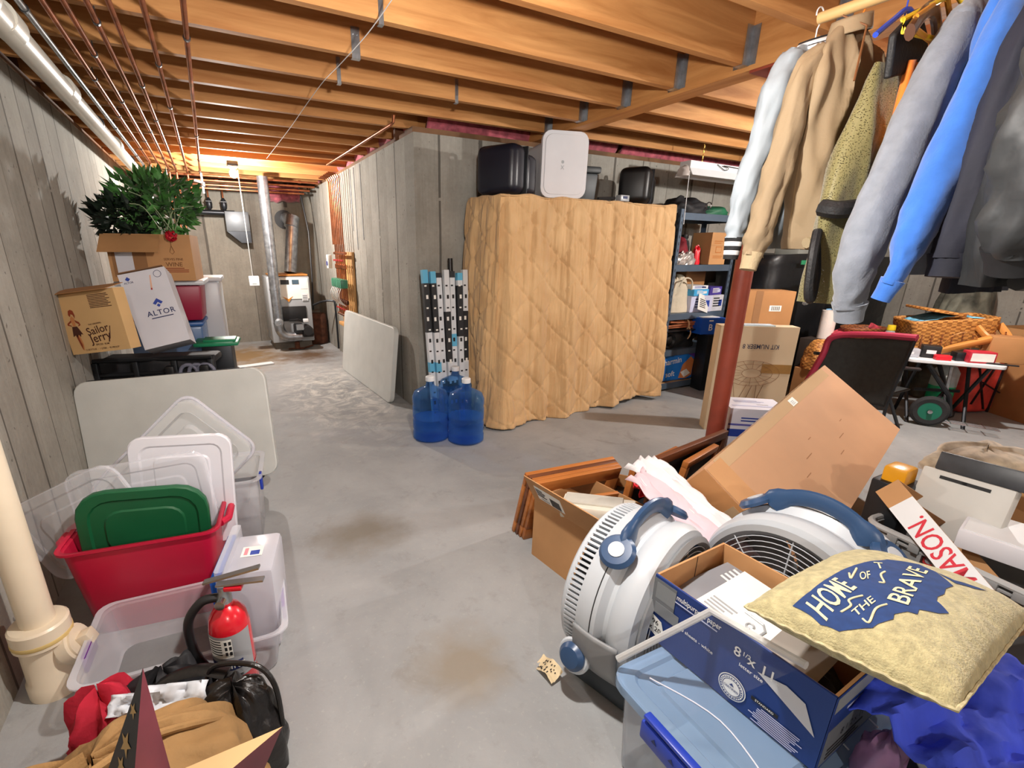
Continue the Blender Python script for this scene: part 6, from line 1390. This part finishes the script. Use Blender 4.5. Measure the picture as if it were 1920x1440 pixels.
# ------------------------------------------------------------------ clear tote, paper box, cushion
t=thing('clear_tote','clear latching tote with cobalt blue handles under the printed paper box','tote',YPR(1.075,.455,0,-2))
tw_,td_,th_=.57,.42,.30
q=MB(); tote(q,tw_,td_,th_,clear('tote_clear',(196,206,220),.34,.12),.93,.012); q.build('tub',t)
q=MB(); lid(q,tw_+.03,td_+.03,clear('lid_clear',(150,180,214),.46,.1,(210,228,245)),.03,.008); o=q.build('lid',t,smooth=30); o.location=(0,0,th_+.012)
q=MB()
for k in range(4): q.tube(smoothpath([(-.2+.12*k,-.17,th_+.0125),(-.16+.12*k,0,th_+.0135),(-.22+.13*k,.16,th_+.0125)],6),.002,frost,5)
q.build('lid_ribs',t)
q=MB().box((-.304,0,th_-.035),(.014,.19,.055),blue,b=.006); q.box((-.30,0,th_+.008),(.022,.18,.012),blue,b=.004)
for k in range(3): q.prism([(-.008,-.004),(.008,-.004),(0,.008)],0,.0016,nav,frame((-.311,.05-.05*k,th_-.03),(0,-1,0),(0,0,1)))
q.build('latch_handle',t)
o=MB().box((.304,0,th_-.035),(.014,.19,.055),blue,b=.006).build('latch_handle',t)
q=MB().box((0,0,.06),(.42,.3,.1),mat('contents_grey',(150,150,146),.9,var=.4,vs=9),b=.03); o=q.build('folded_cloth'); o.location=(1.09,.45,0.006); tag(o,'pale folded cloth seen inside the clear latching tote','cloth')
# copy-paper box
X=YPR(1.128,.518,.3155,-87.86,0,0); w,d,h=.439,.303,.205
t=thing('paper_box','open blue and grey copy paper box holding papers, under the burlap cushion','box',X)
pb=mat('paper_box_blue',(22,52,118),.5,var=.04); pg=mat('paper_box_grey',(104,108,112),.55,var=.04)
q=MB()
q.box((0,-d/2+.003,h/2),(w,.006,h),pb)
for qq,e in (((0,d/2-.003),(w,.006)),((-w/2+.003,0),(.006,d-.012)),((w/2-.003,0),(.006,d-.012))): q.box((qq[0],qq[1],h/2),(e[0],e[1],h),kraft)
q.box((0,0,.004),(w-.012,d-.012,.006),kraft_in)
q.box((0,-d/2+.0062,h/2),(w-.012,.0006,h),kraft)
F=FRONT(w,d,h)
gx=-w/2
q.box((gx+.035,.045,.0002),(.07,.10,.0006),pg,X=F); q.box((gx+.04,.06,.0006),(.06,.05,.0006),mat('paper_box_mid',(126,130,132),.55,var=.03),X=F)
q.box((gx+.05,0.005,.0008),(.075,.035,.0006),mat('paper_box_mid2',(122,126,130),.55,var=0),X=F)
q.poly([(gx+.001,-.035),(gx+.001,-.075),(gx+.03,-.085),(gx+.05,-.055),(gx+.04,-.03),(gx+.012,-.022)],pap,F@TR(0,0,.001)); q.text('96',.022,ink,F@TR(gx+.022,-.042,.0014)); q.text('x 20',.022,ink,F@TR(gx+.024,-.064,.0014))
q.text('multipurpose paper',.022,pap,F@TR(gx+.135,.078,.001),sx=.72); q.box((gx+.13,.062,.001),(.12,.003,.0006),lp,X=F)
q.text('8',.036,pap,F@TR(.025,.048,.001)); q.text('1/2',.016,pap,F@TR(.046,.054,.001)); q.text('x 11',.036,pap,F@TR(.082,.048,.001)); q.text('letter size',.014,pap,F@TR(.062,.02,.001)); q.text('in',.01,pap,F@TR(.118,.04,.001))
q.text('5000 sheets - white',.014,pap,F@TR(-.085,-.005,.001))
for r,m_ in ((.034,pap),(.0315,pb),(.029,pap),(.022,pb),(.0205,pap)):
    q.poly([(.03+r*math.cos(a*PI/14),-.055+r*math.sin(a*PI/14)) for a in range(28)],m_,F@TR(0,0,.001+.0004*(34-r*1000)/3))
q.text('CERTIFIED',.008,pb,F@TR(.03,-.058,.0036)); q.poly([(.024,-.05),(.03,-.042),(.036,-.05)],pb,F@TR(0,0,.0036))
for k in range(26):
    a=k*2*PI/26; q.box((.03+.0255*math.cos(a),-.055+.0255*math.sin(a),.0034),(.0028,.0028,.0004),pb,X=F)
q.poly([(.075,.035),(.205,-.02),(.175,.042),(.145,.06),(.10,.045)][:3]+[(.135,.052)],mat('paper_curl',(196,198,200),.6,var=.04),F@TR(0,0,.001))
q.box((.105,-.04,.001),(.06,.01,.0006),ink,X=F); q.text('STANDARD',.008,pap,F@TR(.105,-.04,.0016)); 
for i in range(9):
    q.box((.075+.05*(.9+.5*random.random())/1,-.052-.0055*i,.001),(.1*(.75+.25*random.random()),.0022,.0004),lp,X=F)
R_=RIGHT(w,d,h); q.box((0,0,.0003),(d,h,.0006),pb,X=R_); q.box((.0,-.045,.0008),(d*.94,.1,.0006),pg,X=R_); q.box((0,.075,.0008),(d*.94,.04,.0006),mat('paper_box_mid',(126,130,132)),X=R_); q.box((.02,.038,.0008),(.2,.006,.0006),lp,X=R_); q.text('8 1/2 x 11',.026,ink,R_@TR(-.02,-.035,.0014)); lines(q,-.04,-.06,.16,.012,3,ink,R_@TR(0,0,.0014))
q.build('carton_body',t,smooth=0)
o=MB().box((0,0,0),(w*.0+.003,.001,h),ink).build('corner_seam',t,smooth=0); o.location=(-w/2+.006,.02,h/2)
def sheets(label,x,y,z,rz,rx,w_,d_,m_,X0=X):
    q=MB().box((0,0,0),(w_,d_,.012),m_); o=q.build('paper_sheet',smooth=0,bevel=.001); o.matrix_world=X0@TR(x,y,z,rx,0,rz); tag(o,label,'paper'); return q,o
mg=mat('booklet_grey',(134,136,142),.5,var=.05)
q=MB().box((0,0,0),(.2,.24,.014),mg); lines(q,.0,.09,.14,.016,4,pap,TR(0,0,.0075),.5); o=q.build('booklet',smooth=0); o.matrix_world=X@TR(-.11,.035,.125,8,4,-8); tag(o,'grey booklet with white print lying in the blue paper box','booklet')
q=MB().box((0,0,0),(.19,.25,.01),pap); lines(q,-.04,-.02,.08,.012,4,grey,TR(0,0,.0056)); q.tube([TR(.03,-.03,.006)@Vector(p) for p in ((-.03,.03,0),(.02,.03,0),(.035,.015,0),(.035,-.015,0),(.02,-.03,0),(0,-.03,0))],.0035,grey,6); q.tube([TR(.03,-.03,.006)@Vector(p) for p in arc((.005,0,0),.009,0,300,10,2)],.003,grey,6); o=q.build('white_booklet',smooth=0); o.matrix_world=X@TR(-.045,-.005,.142,9,2,-4); tag(o,'white booklet with a grey arrow emblem lying in the paper box','booklet')
q=MB().box((0,0,0),(.11,.24,.008),mat('card_taupe',(150,142,134),.6,var=.06)); o=q.build('grey_folder',smooth=0); o.matrix_world=X@TR(.10,-.01,.15,4,20,4); tag(o,'taupe card folder wedged in the paper box below the cushion','folder')
q=MB().grid(blob(.17,.2,.1,91,.25),30,12,dn,cu=True); o=q.build('dark_pouch',smooth=60); o.matrix_world=X@TR(.12,0,.008); tag(o,'dark pouch at the bottom of the paper box corner','pouch')
# loose clear lid leaning on the paper box front
P1=at(1158,1236,2,.345); P2=at(1333,1146,0,.962); P3=at(1512,1248,0,.962); P4=P1+(P3-P2)
q=MB(); cl_=clear('lid_loose',(226,228,232),.02,.06,(252,253,255),.06); q.add([P1,P2,P3,P4],[(0,1,2,3)],cl_)
q2=MB().tube([P1,P2,P3],.009,clear('lid_loose_rim',(206,206,204),.5,.2),8)
t=thing('loose_lid','clear plastic lid leaning loose against the blue paper box front','lid',None); q.build('lid_sheet',t,smooth=0); q2.build('lid_rim',t)
# burlap cushion
X=YPR(1.184,.315,.637,4.48,-7.27,6.09); W,D,H=.53,.325,.074
X=Matrix.Translation((0,0,.0))@X
burl=mat('burlap',(176,166,124),.95,var=.16,vs=60,bump=.5,bs=260,sheen=.2)
def hgt(x,y):
    a,b=min(1,abs(x)/(W/2)),min(1,abs(y)/(D/2))
    e=(1-a**3.2)*(1-b**3.2)
    return H*max(0,e)**.55+.004*nz(x*14,y*14)*min(1,e*3)+.0045*math.sin(x*150+2*nz(x*9,y*9))*max(0,b-.72)*2*(1-b)*6+.0045*math.sin(y*150+2*nz(x*9,y*9,4))*max(0,a-.78)*2*(1-a)*6
def pw(x,y): return x,y
def ptop(u,v): x,y=W*(u-.5),D*(v-.5); a=pw(x,y); return (a[0],a[1],hgt(x,y))
def pbot(u,v): x,y=W*(.5-u),D*(v-.5); a=pw(x,y); return (a[0],a[1],-.75*hgt(x,y))
t=thing('burlap_cushion','burlap cushion printed with a blue map and lettering, lying on the paper box','cushion',X)
q=MB().grid(ptop,90,64,burl); q.grid(pbot,60,40,burl); q.build('cushion_cover',t,smooth=80)
q=MB(); n=160; pts=[]
for k in range(n):
    f=4*k/n; i=int(f); g=f-i; x,y=((-.5+g,-.5),(.5,-.5+g),(.5-g,.5),(-.5,.5-g))[i]; a=pw(W*x,D*y); pts.append((a[0],a[1],.0015*math.sin(k*1.7)))
q.tube(pts,.0035,mat('burlap_edge',(186,176,138),.95,var=.2,vs=80),6,closed=True); q.build('piping',t)
Xi=X.inverted()
def toc(u,v,z0=.05):
    """photo point -> cushion coordinates on its top plane"""
    o=Xi@EYE; d=(Xi.to_3x3()@(R3.transposed()@Vector(((u-CX)/F_,(v-CY)/F_,1))))
    lo=(.09-o.z)/d.z; hi=(-.02-o.z)/d.z; p=o+d*hi
    for i in range(200):
        k=lo+(hi-lo)*i/199; p=o+d*k
        if p.z<=(hgt(p.x,p.y) if abs(p.x)<W/2 and abs(p.y)<D/2 else 0): break
    return (max(-W/2*.995,min(W/2*.995,p.x)),max(-D/2*.995,min(D/2*.995,p.y)))
def drape(polys_v,polys_f,m,lift):
    bm=bmesh.new(); vs=[bm.verts.new((x,y,0)) for x,y in polys_v]
    for f in polys_f:
        try: bm.faces.new([vs[i] for i in f])
        except ValueError: pass
    bmesh.ops.triangulate(bm,faces=bm.faces[:])
    for _ in range(5):
        es=[e for e in bm.edges if e.calc_length()>.012]
        if not es: break
        bmesh.ops.subdivide_edges(bm,edges=es,cuts=1); bmesh.ops.triangulate(bm,faces=[f for f in bm.faces if len(f.verts)>3])
    for v in bm.verts: v.co.z=hgt(v.co.x,v.co.y)+lift
    for f in bm.faces:
        f.normal_update()
        if f.normal.z<0: f.normal_flip()
    return bm
mapb=mat('print_map_blue',(24,54,106),.85,var=.12,vs=60); mapw=mat('print_oatmeal',(218,208,168),.9,var=.1,vs=60)
def fillpts(pts):
    bm=bmesh.new(); vs=[bm.verts.new((p[0],p[1],0)) for p in pts]; es=[bm.edges.new((vs[i],vs[(i+1)%len(vs)])) for i in range(len(vs))]
    bmesh.ops.triangle_fill(bm,edges=es,use_beauty=True,use_dissolve=False,normal=(0,0,1)); bm.verts.index_update()
    r=([tuple(v.co[:2]) for v in bm.verts],[[v.index for v in f.verts] for f in bm.faces]); bm.free(); return r
def crop7(pts): return [toc(1320+x/3.2,1000+y/3.2) for x,y in pts]
q=MB()
outline=[(530,440),(640,350),(780,250),(900,195),(985,172),(1100,160),(1190,172),(1290,190),(1390,235),(1450,280),(1495,320),(1450,335),(1440,370),(1400,385),(1395,410),(1420,430),(1470,485),(1410,485),(1290,462),(1280,490),(1220,475),(1140,490),(1135,520),(1040,550),(1010,575),(930,580),(810,595),(740,565),(700,555),(640,500),(580,465)]
a,b=fillpts(crop7(outline)); q.addbm(drape(a,b,mapb,.0016),mapb)
def words(txt,p0,p1,hpx):
    """lettering on a straight baseline between two photo points (zoomed crop), sheared to match"""
    A_,B_=Vector(toc(1320+p0[0]/3.2,1000+p0[1]/3.2)),Vector(toc(1320+p1[0]/3.2,1000+p1[1]/3.2))
    Hh=Vector(toc(1320+hpx[0]/3.2,1000+hpx[1]/3.2))-A_
    vs,fs=text_mesh(txt); x0=min(v[0] for v in vs);x1=max(v[0] for v in vs);y0=min(v[1] for v in vs);y1=max(v[1] for v in vs)
    pts=[]
    for x,y in vs:
        p=A_+(B_-A_)*((x-x0)/(x1-x0))+Hh*((y-y0)/(y1-y0)); pts.append((p.x,p.y))
    q.addbm(drape(pts,fs,mapw,.0032),mapw)
words('HOME',(735,540),(920,335),(605,430)); words('OF',(935,290),(1000,280),(930,240)); words('THE',(910,515),(1030,415),(880,475)); words('BRAVE',(1225,440),(1345,235),(1095,400))
words('T',(1030,220),(1085,218),(1015,180))
def curl(pts):
    P=smoothpath([Vector((*toc(1320+x/3.2,1000+y/3.2),0)) for x,y in pts],6); P=[Vector((p.x,p.y,hgt(p.x,p.y)+.002)) for p in P]; q.tube(P,.0022,mapw,5)
curl([(820,480),(880,440),(870,405),(950,380)]); curl([(950,520),(990,540),(1030,460),(1095,432)]); curl([(870,245),(880,275),(905,235),(915,215)]); curl([(1050,300),(1080,300),(1060,255),(1085,235)])
a,b=fillpts(crop7([(1390,235),(1500,285),(1600,315),(1700,350),(1620,335),(1510,305)])); q.addbm(drape(a,b,mapb,.0016),mapb)
q.build('printed_map',t,smooth=80)
# ------------------------------------------------------------------ grey crate with jar cartons
X=YPR(2.40,.50,0,-68)
G1=at(1632,975,2,.36); G2=at(1918,1105,2,.36); dv=(G2-G1); yw=math.atan2(dv.y,dv.x); L_=dv.length+.12
nn_=Vector((-math.sin(yw),math.cos(yw),0)); D_=.40
cen=G1+Vector((math.cos(yw),math.sin(yw),0))*L_/2+nn_*D_/2
X=Matrix.Translation((cen.x,cen.y,0))@Matrix.Rotation(yw,4,'Z')
gc=mat('crate_grey',(146,148,149),.5,var=.06); gcl=mat('crate_rim',(182,184,184),.45,var=.05)
t=thing('grey_crate','grey industrial crate with hinge teeth holding jar cartons','crate',X)
q=MB(); tote(q,L_,D_,.36,gc,.86,.012); q.build('tub',t,solid=.005)
q=MB(); pts=[(x,y,.355) for x,y in rrect(L_+.02,D_+.02,.05)]; q.tube(pts,.012,gcl,8,closed=True); q.build('rim',t)
q=MB(); q.tube([(-L_/2+.05,-D_/2-.014,.33),(L_/2-.05,-D_/2-.014,.33)],.006,gc,6)
for k in range(7):
    x=-L_/2+.09+.07*k; q.box((x,-D_/2-.016,.335),(.035,.016,.03),gc,b=.004); q.box((x+.02,-D_/2-.012,.30),(.012,.012,.05),gc)
q.build('hinge_teeth',t)
q=MB(); 
Ff=frame((0,-D_/2*.97-.0,.22),(1,0,0),(0,.085,1))
q.text('FAMILIA',.028,mat('stencil_pale',(170,172,170),.6),Ff@TR(-.03,.03,.012)); q.text('DRIVING  NOW',.016,MT['stencil_pale'],Ff@TR(-.02,.0,.012)); q.text('PARTS  TYPES',.016,MT['stencil_pale'],Ff@TR(-.02,-.025,.012))
q.tube([Ff@Vector(p) for p in ((-.06,.085,.012),(-.03,.06,.012),(0,.07,.012),(.05,.05,.012))],.007,gcl,6); q.tube([Ff@Vector(p) for p in arc((-.075,.085,.012),.016,60,330,8,2)],.004,rd,6)
q.build('stencil_lettering',t,smooth=0)
def jarbox(label,Xc,w,d,h,open_):
    t=thing('jar_carton',label,'carton',Xc)
    q=MB(); q.obox(w,d,h,.004,kraft,kraft_in)
    F=FRONT(w,d,h); q.box((0,-.0,.0003),(w,h,.0006),white,X=F); q.box((-w/2+.04,0,.0008),(.08,h,.0006),kraft,X=F); q.text('MASON.',.088,mat('print_crimson',(206,30,52),.5,var=.05),F@TR(.03,0,.0014,0,0,180),sx=.78)
    q.box((-w/2+.11,0,h/2),(.004,d-.01,h*.9),kraft_in); q.box((-.0,-d/2+.05,h*.45),(w*.8,.004,h*.8),white); q.build('carton_body',t,smooth=0); return t
# box lying on its long side, tipped down into the crate: lettering reads along the slope
def tip(u0,v0,z0,u1,v1,z1,hint):
    a=at(u0,v0,2,z0); b=at(u1,v1,2,z1); return a,b
a=at(1648,930,2,.48); b=at(1732,1035,2,.39)
xd=(b-a).normalized(); up=Vector((.55,.35,.75))
XF=frame(a,xd,up)           # front face frame: origin at its lower-left
w_=.50; h_=.085
Xj=XF@TR(w_/2-.02,h_/2,0)@Matrix(((1,0,0,0),(0,0,1,-h_/2),(0,-1,0,0),(0,0,0,1)))@TR(0,.11,0)
jarbox('white and kraft carton lettered in red, tipped into the grey crate',Xj,w_,.22,h_,True)
def simple(name,label,cat,X,sz,m,b=.004,extra=None):
    q=MB().box((0,0,0),sz,m,b=b)
    if extra: extra(q)
    o=q.build(name); o.matrix_world=X; return tag(o,label,cat)
# foam sign board with black strip, white box
fm=mat('foam_board',(196,194,188),.6,var=.04)
A_=at(1732,872,2,.58); B2=at(1908,922,2,.60); C2_=at(1880,1005,2,.45)
xd2=(B2-A_).normalized(); up2=(B2-C2_).normalized(); wS=(B2-A_).length; hS=.24
t=thing('foam_tray','pale foam tray with a dark strip along its top standing in the grey crate','tray',frame(A_-up2*0,xd2,up2))
MB().box((wS/2,-hS/2,-.02),(wS,hS,.04),fm,b=.006).build('tray_panel',t)
q=MB(); q.box((.1,-.025,.0012),(.08,.012,.002),ink); q.box((wS-.1,-.025,.0012),(.08,.012,.002),ink); q.build('slots',t,smooth=0)
MB().box((wS/2+.03,.035,-.04),(wS*1.02,.07,.06),mat('strip_charcoal',(52,54,58),.45,var=.2,vs=20),b=.006).build('dark_strip',t)
q=MB(); q.text('MOTOR OIL FILTER',.02,grey,TR(wS/2,.0715,-.03,-90,0,0)); q.build('strip_lettering',t,smooth=0)
wA=at(1826,962,2,.47); wB=at(1950,1000,2,.47); xw=(wB-wA).normalized()
t=thing('white_carton','flat white mailing box lying over the grey crate by the picture edge','carton',frame(wA,xw,Vector((-xw.y,xw.x,.08))))
MB().box((.17,-.06,-.035),(.36,.2,.07),mat('carton_bright',(226,226,232),.5,var=.03),b=.003).build('carton_body',t); MB().box((.17,-.06,.002),(.34,.18,.003),white).build('lid_panel',t,smooth=0)
# dark coats and cartons beyond the crate
q=MB().grid(blob(1.0,.6,.82,101,.2),44,18,bkj2,cu=True); o=q.build('black_garment_pile',smooth=80); o.location=(3.8,.25,0); tag(o,'large heap of black clothing beyond the foam tray','clothing')
q=MB().grid(blob(.5,.24,.12,107,.2),30,12,mat('fur_beige',(176,160,136),.95,var=.25,vs=20,sheen=.4),cu=True); o=q.build('fleece_roll',smooth=80); o.matrix_world=TR(at(1850,845,2,.60).x,at(1850,845,2,.60).y,.5,0,0,-20); tag(o,'beige fleece roll tucked below the black clothing heap','cloth')
q=MB().box((0,0,.26),(.5,.4,.52),kraft,b=.003); o=q.build('kraft_carton',smooth=0); p=at(1900,880,2,.55); o.matrix_world=TR(p.x+.18,p.y-.1,0,0,0,-25); tag(o,'kraft carton beyond the foam tray below the black clothing heap','carton')
q=MB().box((0,0,.0),(.1,.08,.1),mat('amber_plastic',(222,156,30),.3),b=.012); p=at(1690,878,2,.55); o=q.build('amber_bottle'); o.location=p-Vector((0,0,.04)); tag(o,'small amber plastic container behind the red-lettered carton','container')
q=MB().box((0,0,.25),(.14,.12,.5),dkmetal,b=.01); o=q.build('dark_stand'); o.location=(p.x,p.y,0); tag(o,'dark stand under the small amber container','stand')
# foreground right corner
q=MB().grid(blob(.75,.5,.42,121,.2),44,18,mat('black_fabric_heap',(26,24,28),.8,var=.3,vs=10,bump=.3),cu=True); o=q.build('dark_blanket_heap',smooth=80); o.location=(1.80,-.12,0); tag(o,'dark blanket heap below the burlap cushion at the picture corner','blanket')
blm=mat('tarp_blue',(62,86,222),.8,var=.2,vs=5,bump=.15)
c_=at(1790,1400,2,.40)
def bsheet(u,v): return (.46*(u-.5),.24*(v-.5),.06*nz(u*4+2,v*4)+.03*math.sin(u*9)*v+.02*nz(u*12,v*9)-.10*max(0,v-.75)*3)
q=MB().grid(bsheet,40,20,blm); o=q.build('blue_tarp',smooth=40,solid=.004); o.matrix_world=TR(c_.x+.06,c_.y,.47,6,0,-12); tag(o,'bright blue folded sheet below the cushion at the bottom edge','sheet')
p=at(1650,1420,2,.36)
q=MB().grid(blob(.09,.08,.12,131,.3),24,10,clear('bag_lilac',(150,110,150),.6,.2),cu=True); o=q.build('plastic_bag',smooth=60); o.location=(p.x,p.y,.3); tag(o,'small lilac-tinted plastic bag between paper box and blue sheet','bag')
q=MB().box((0,0,.15),(.3,.3,.3),dkmetal,b=.01); o=q.build('dark_crate'); o.location=(p.x+.14,p.y-.1,0); tag(o,'dark crate under the lilac plastic bag and blue sheet','crate')
# ------------------------------------------------------------------ world and view
w_=bpy.data.worlds.new('world'); SC.world=w_; w_.use_nodes=True
w_.node_tree.nodes['Background'].inputs[0].default_value=(.02,.022,.025,1); w_.node_tree.nodes['Background'].inputs[1].default_value=.3
SC.view_settings.view_transform='Standard'; SC.view_settings.look='None'; SC.view_settings.gamma=1; SC.view_settings.exposure=EXPO
cy=SC.cycles; cy.transparent_max_bounces=32; cy.max_bounces=10; cy.diffuse_bounces=6; cy.glossy_bounces=4; cy.transmission_bounces=6; cy.sample_clamp_indirect=6; cy.caustics_reflective=False; cy.caustics_refractive=False
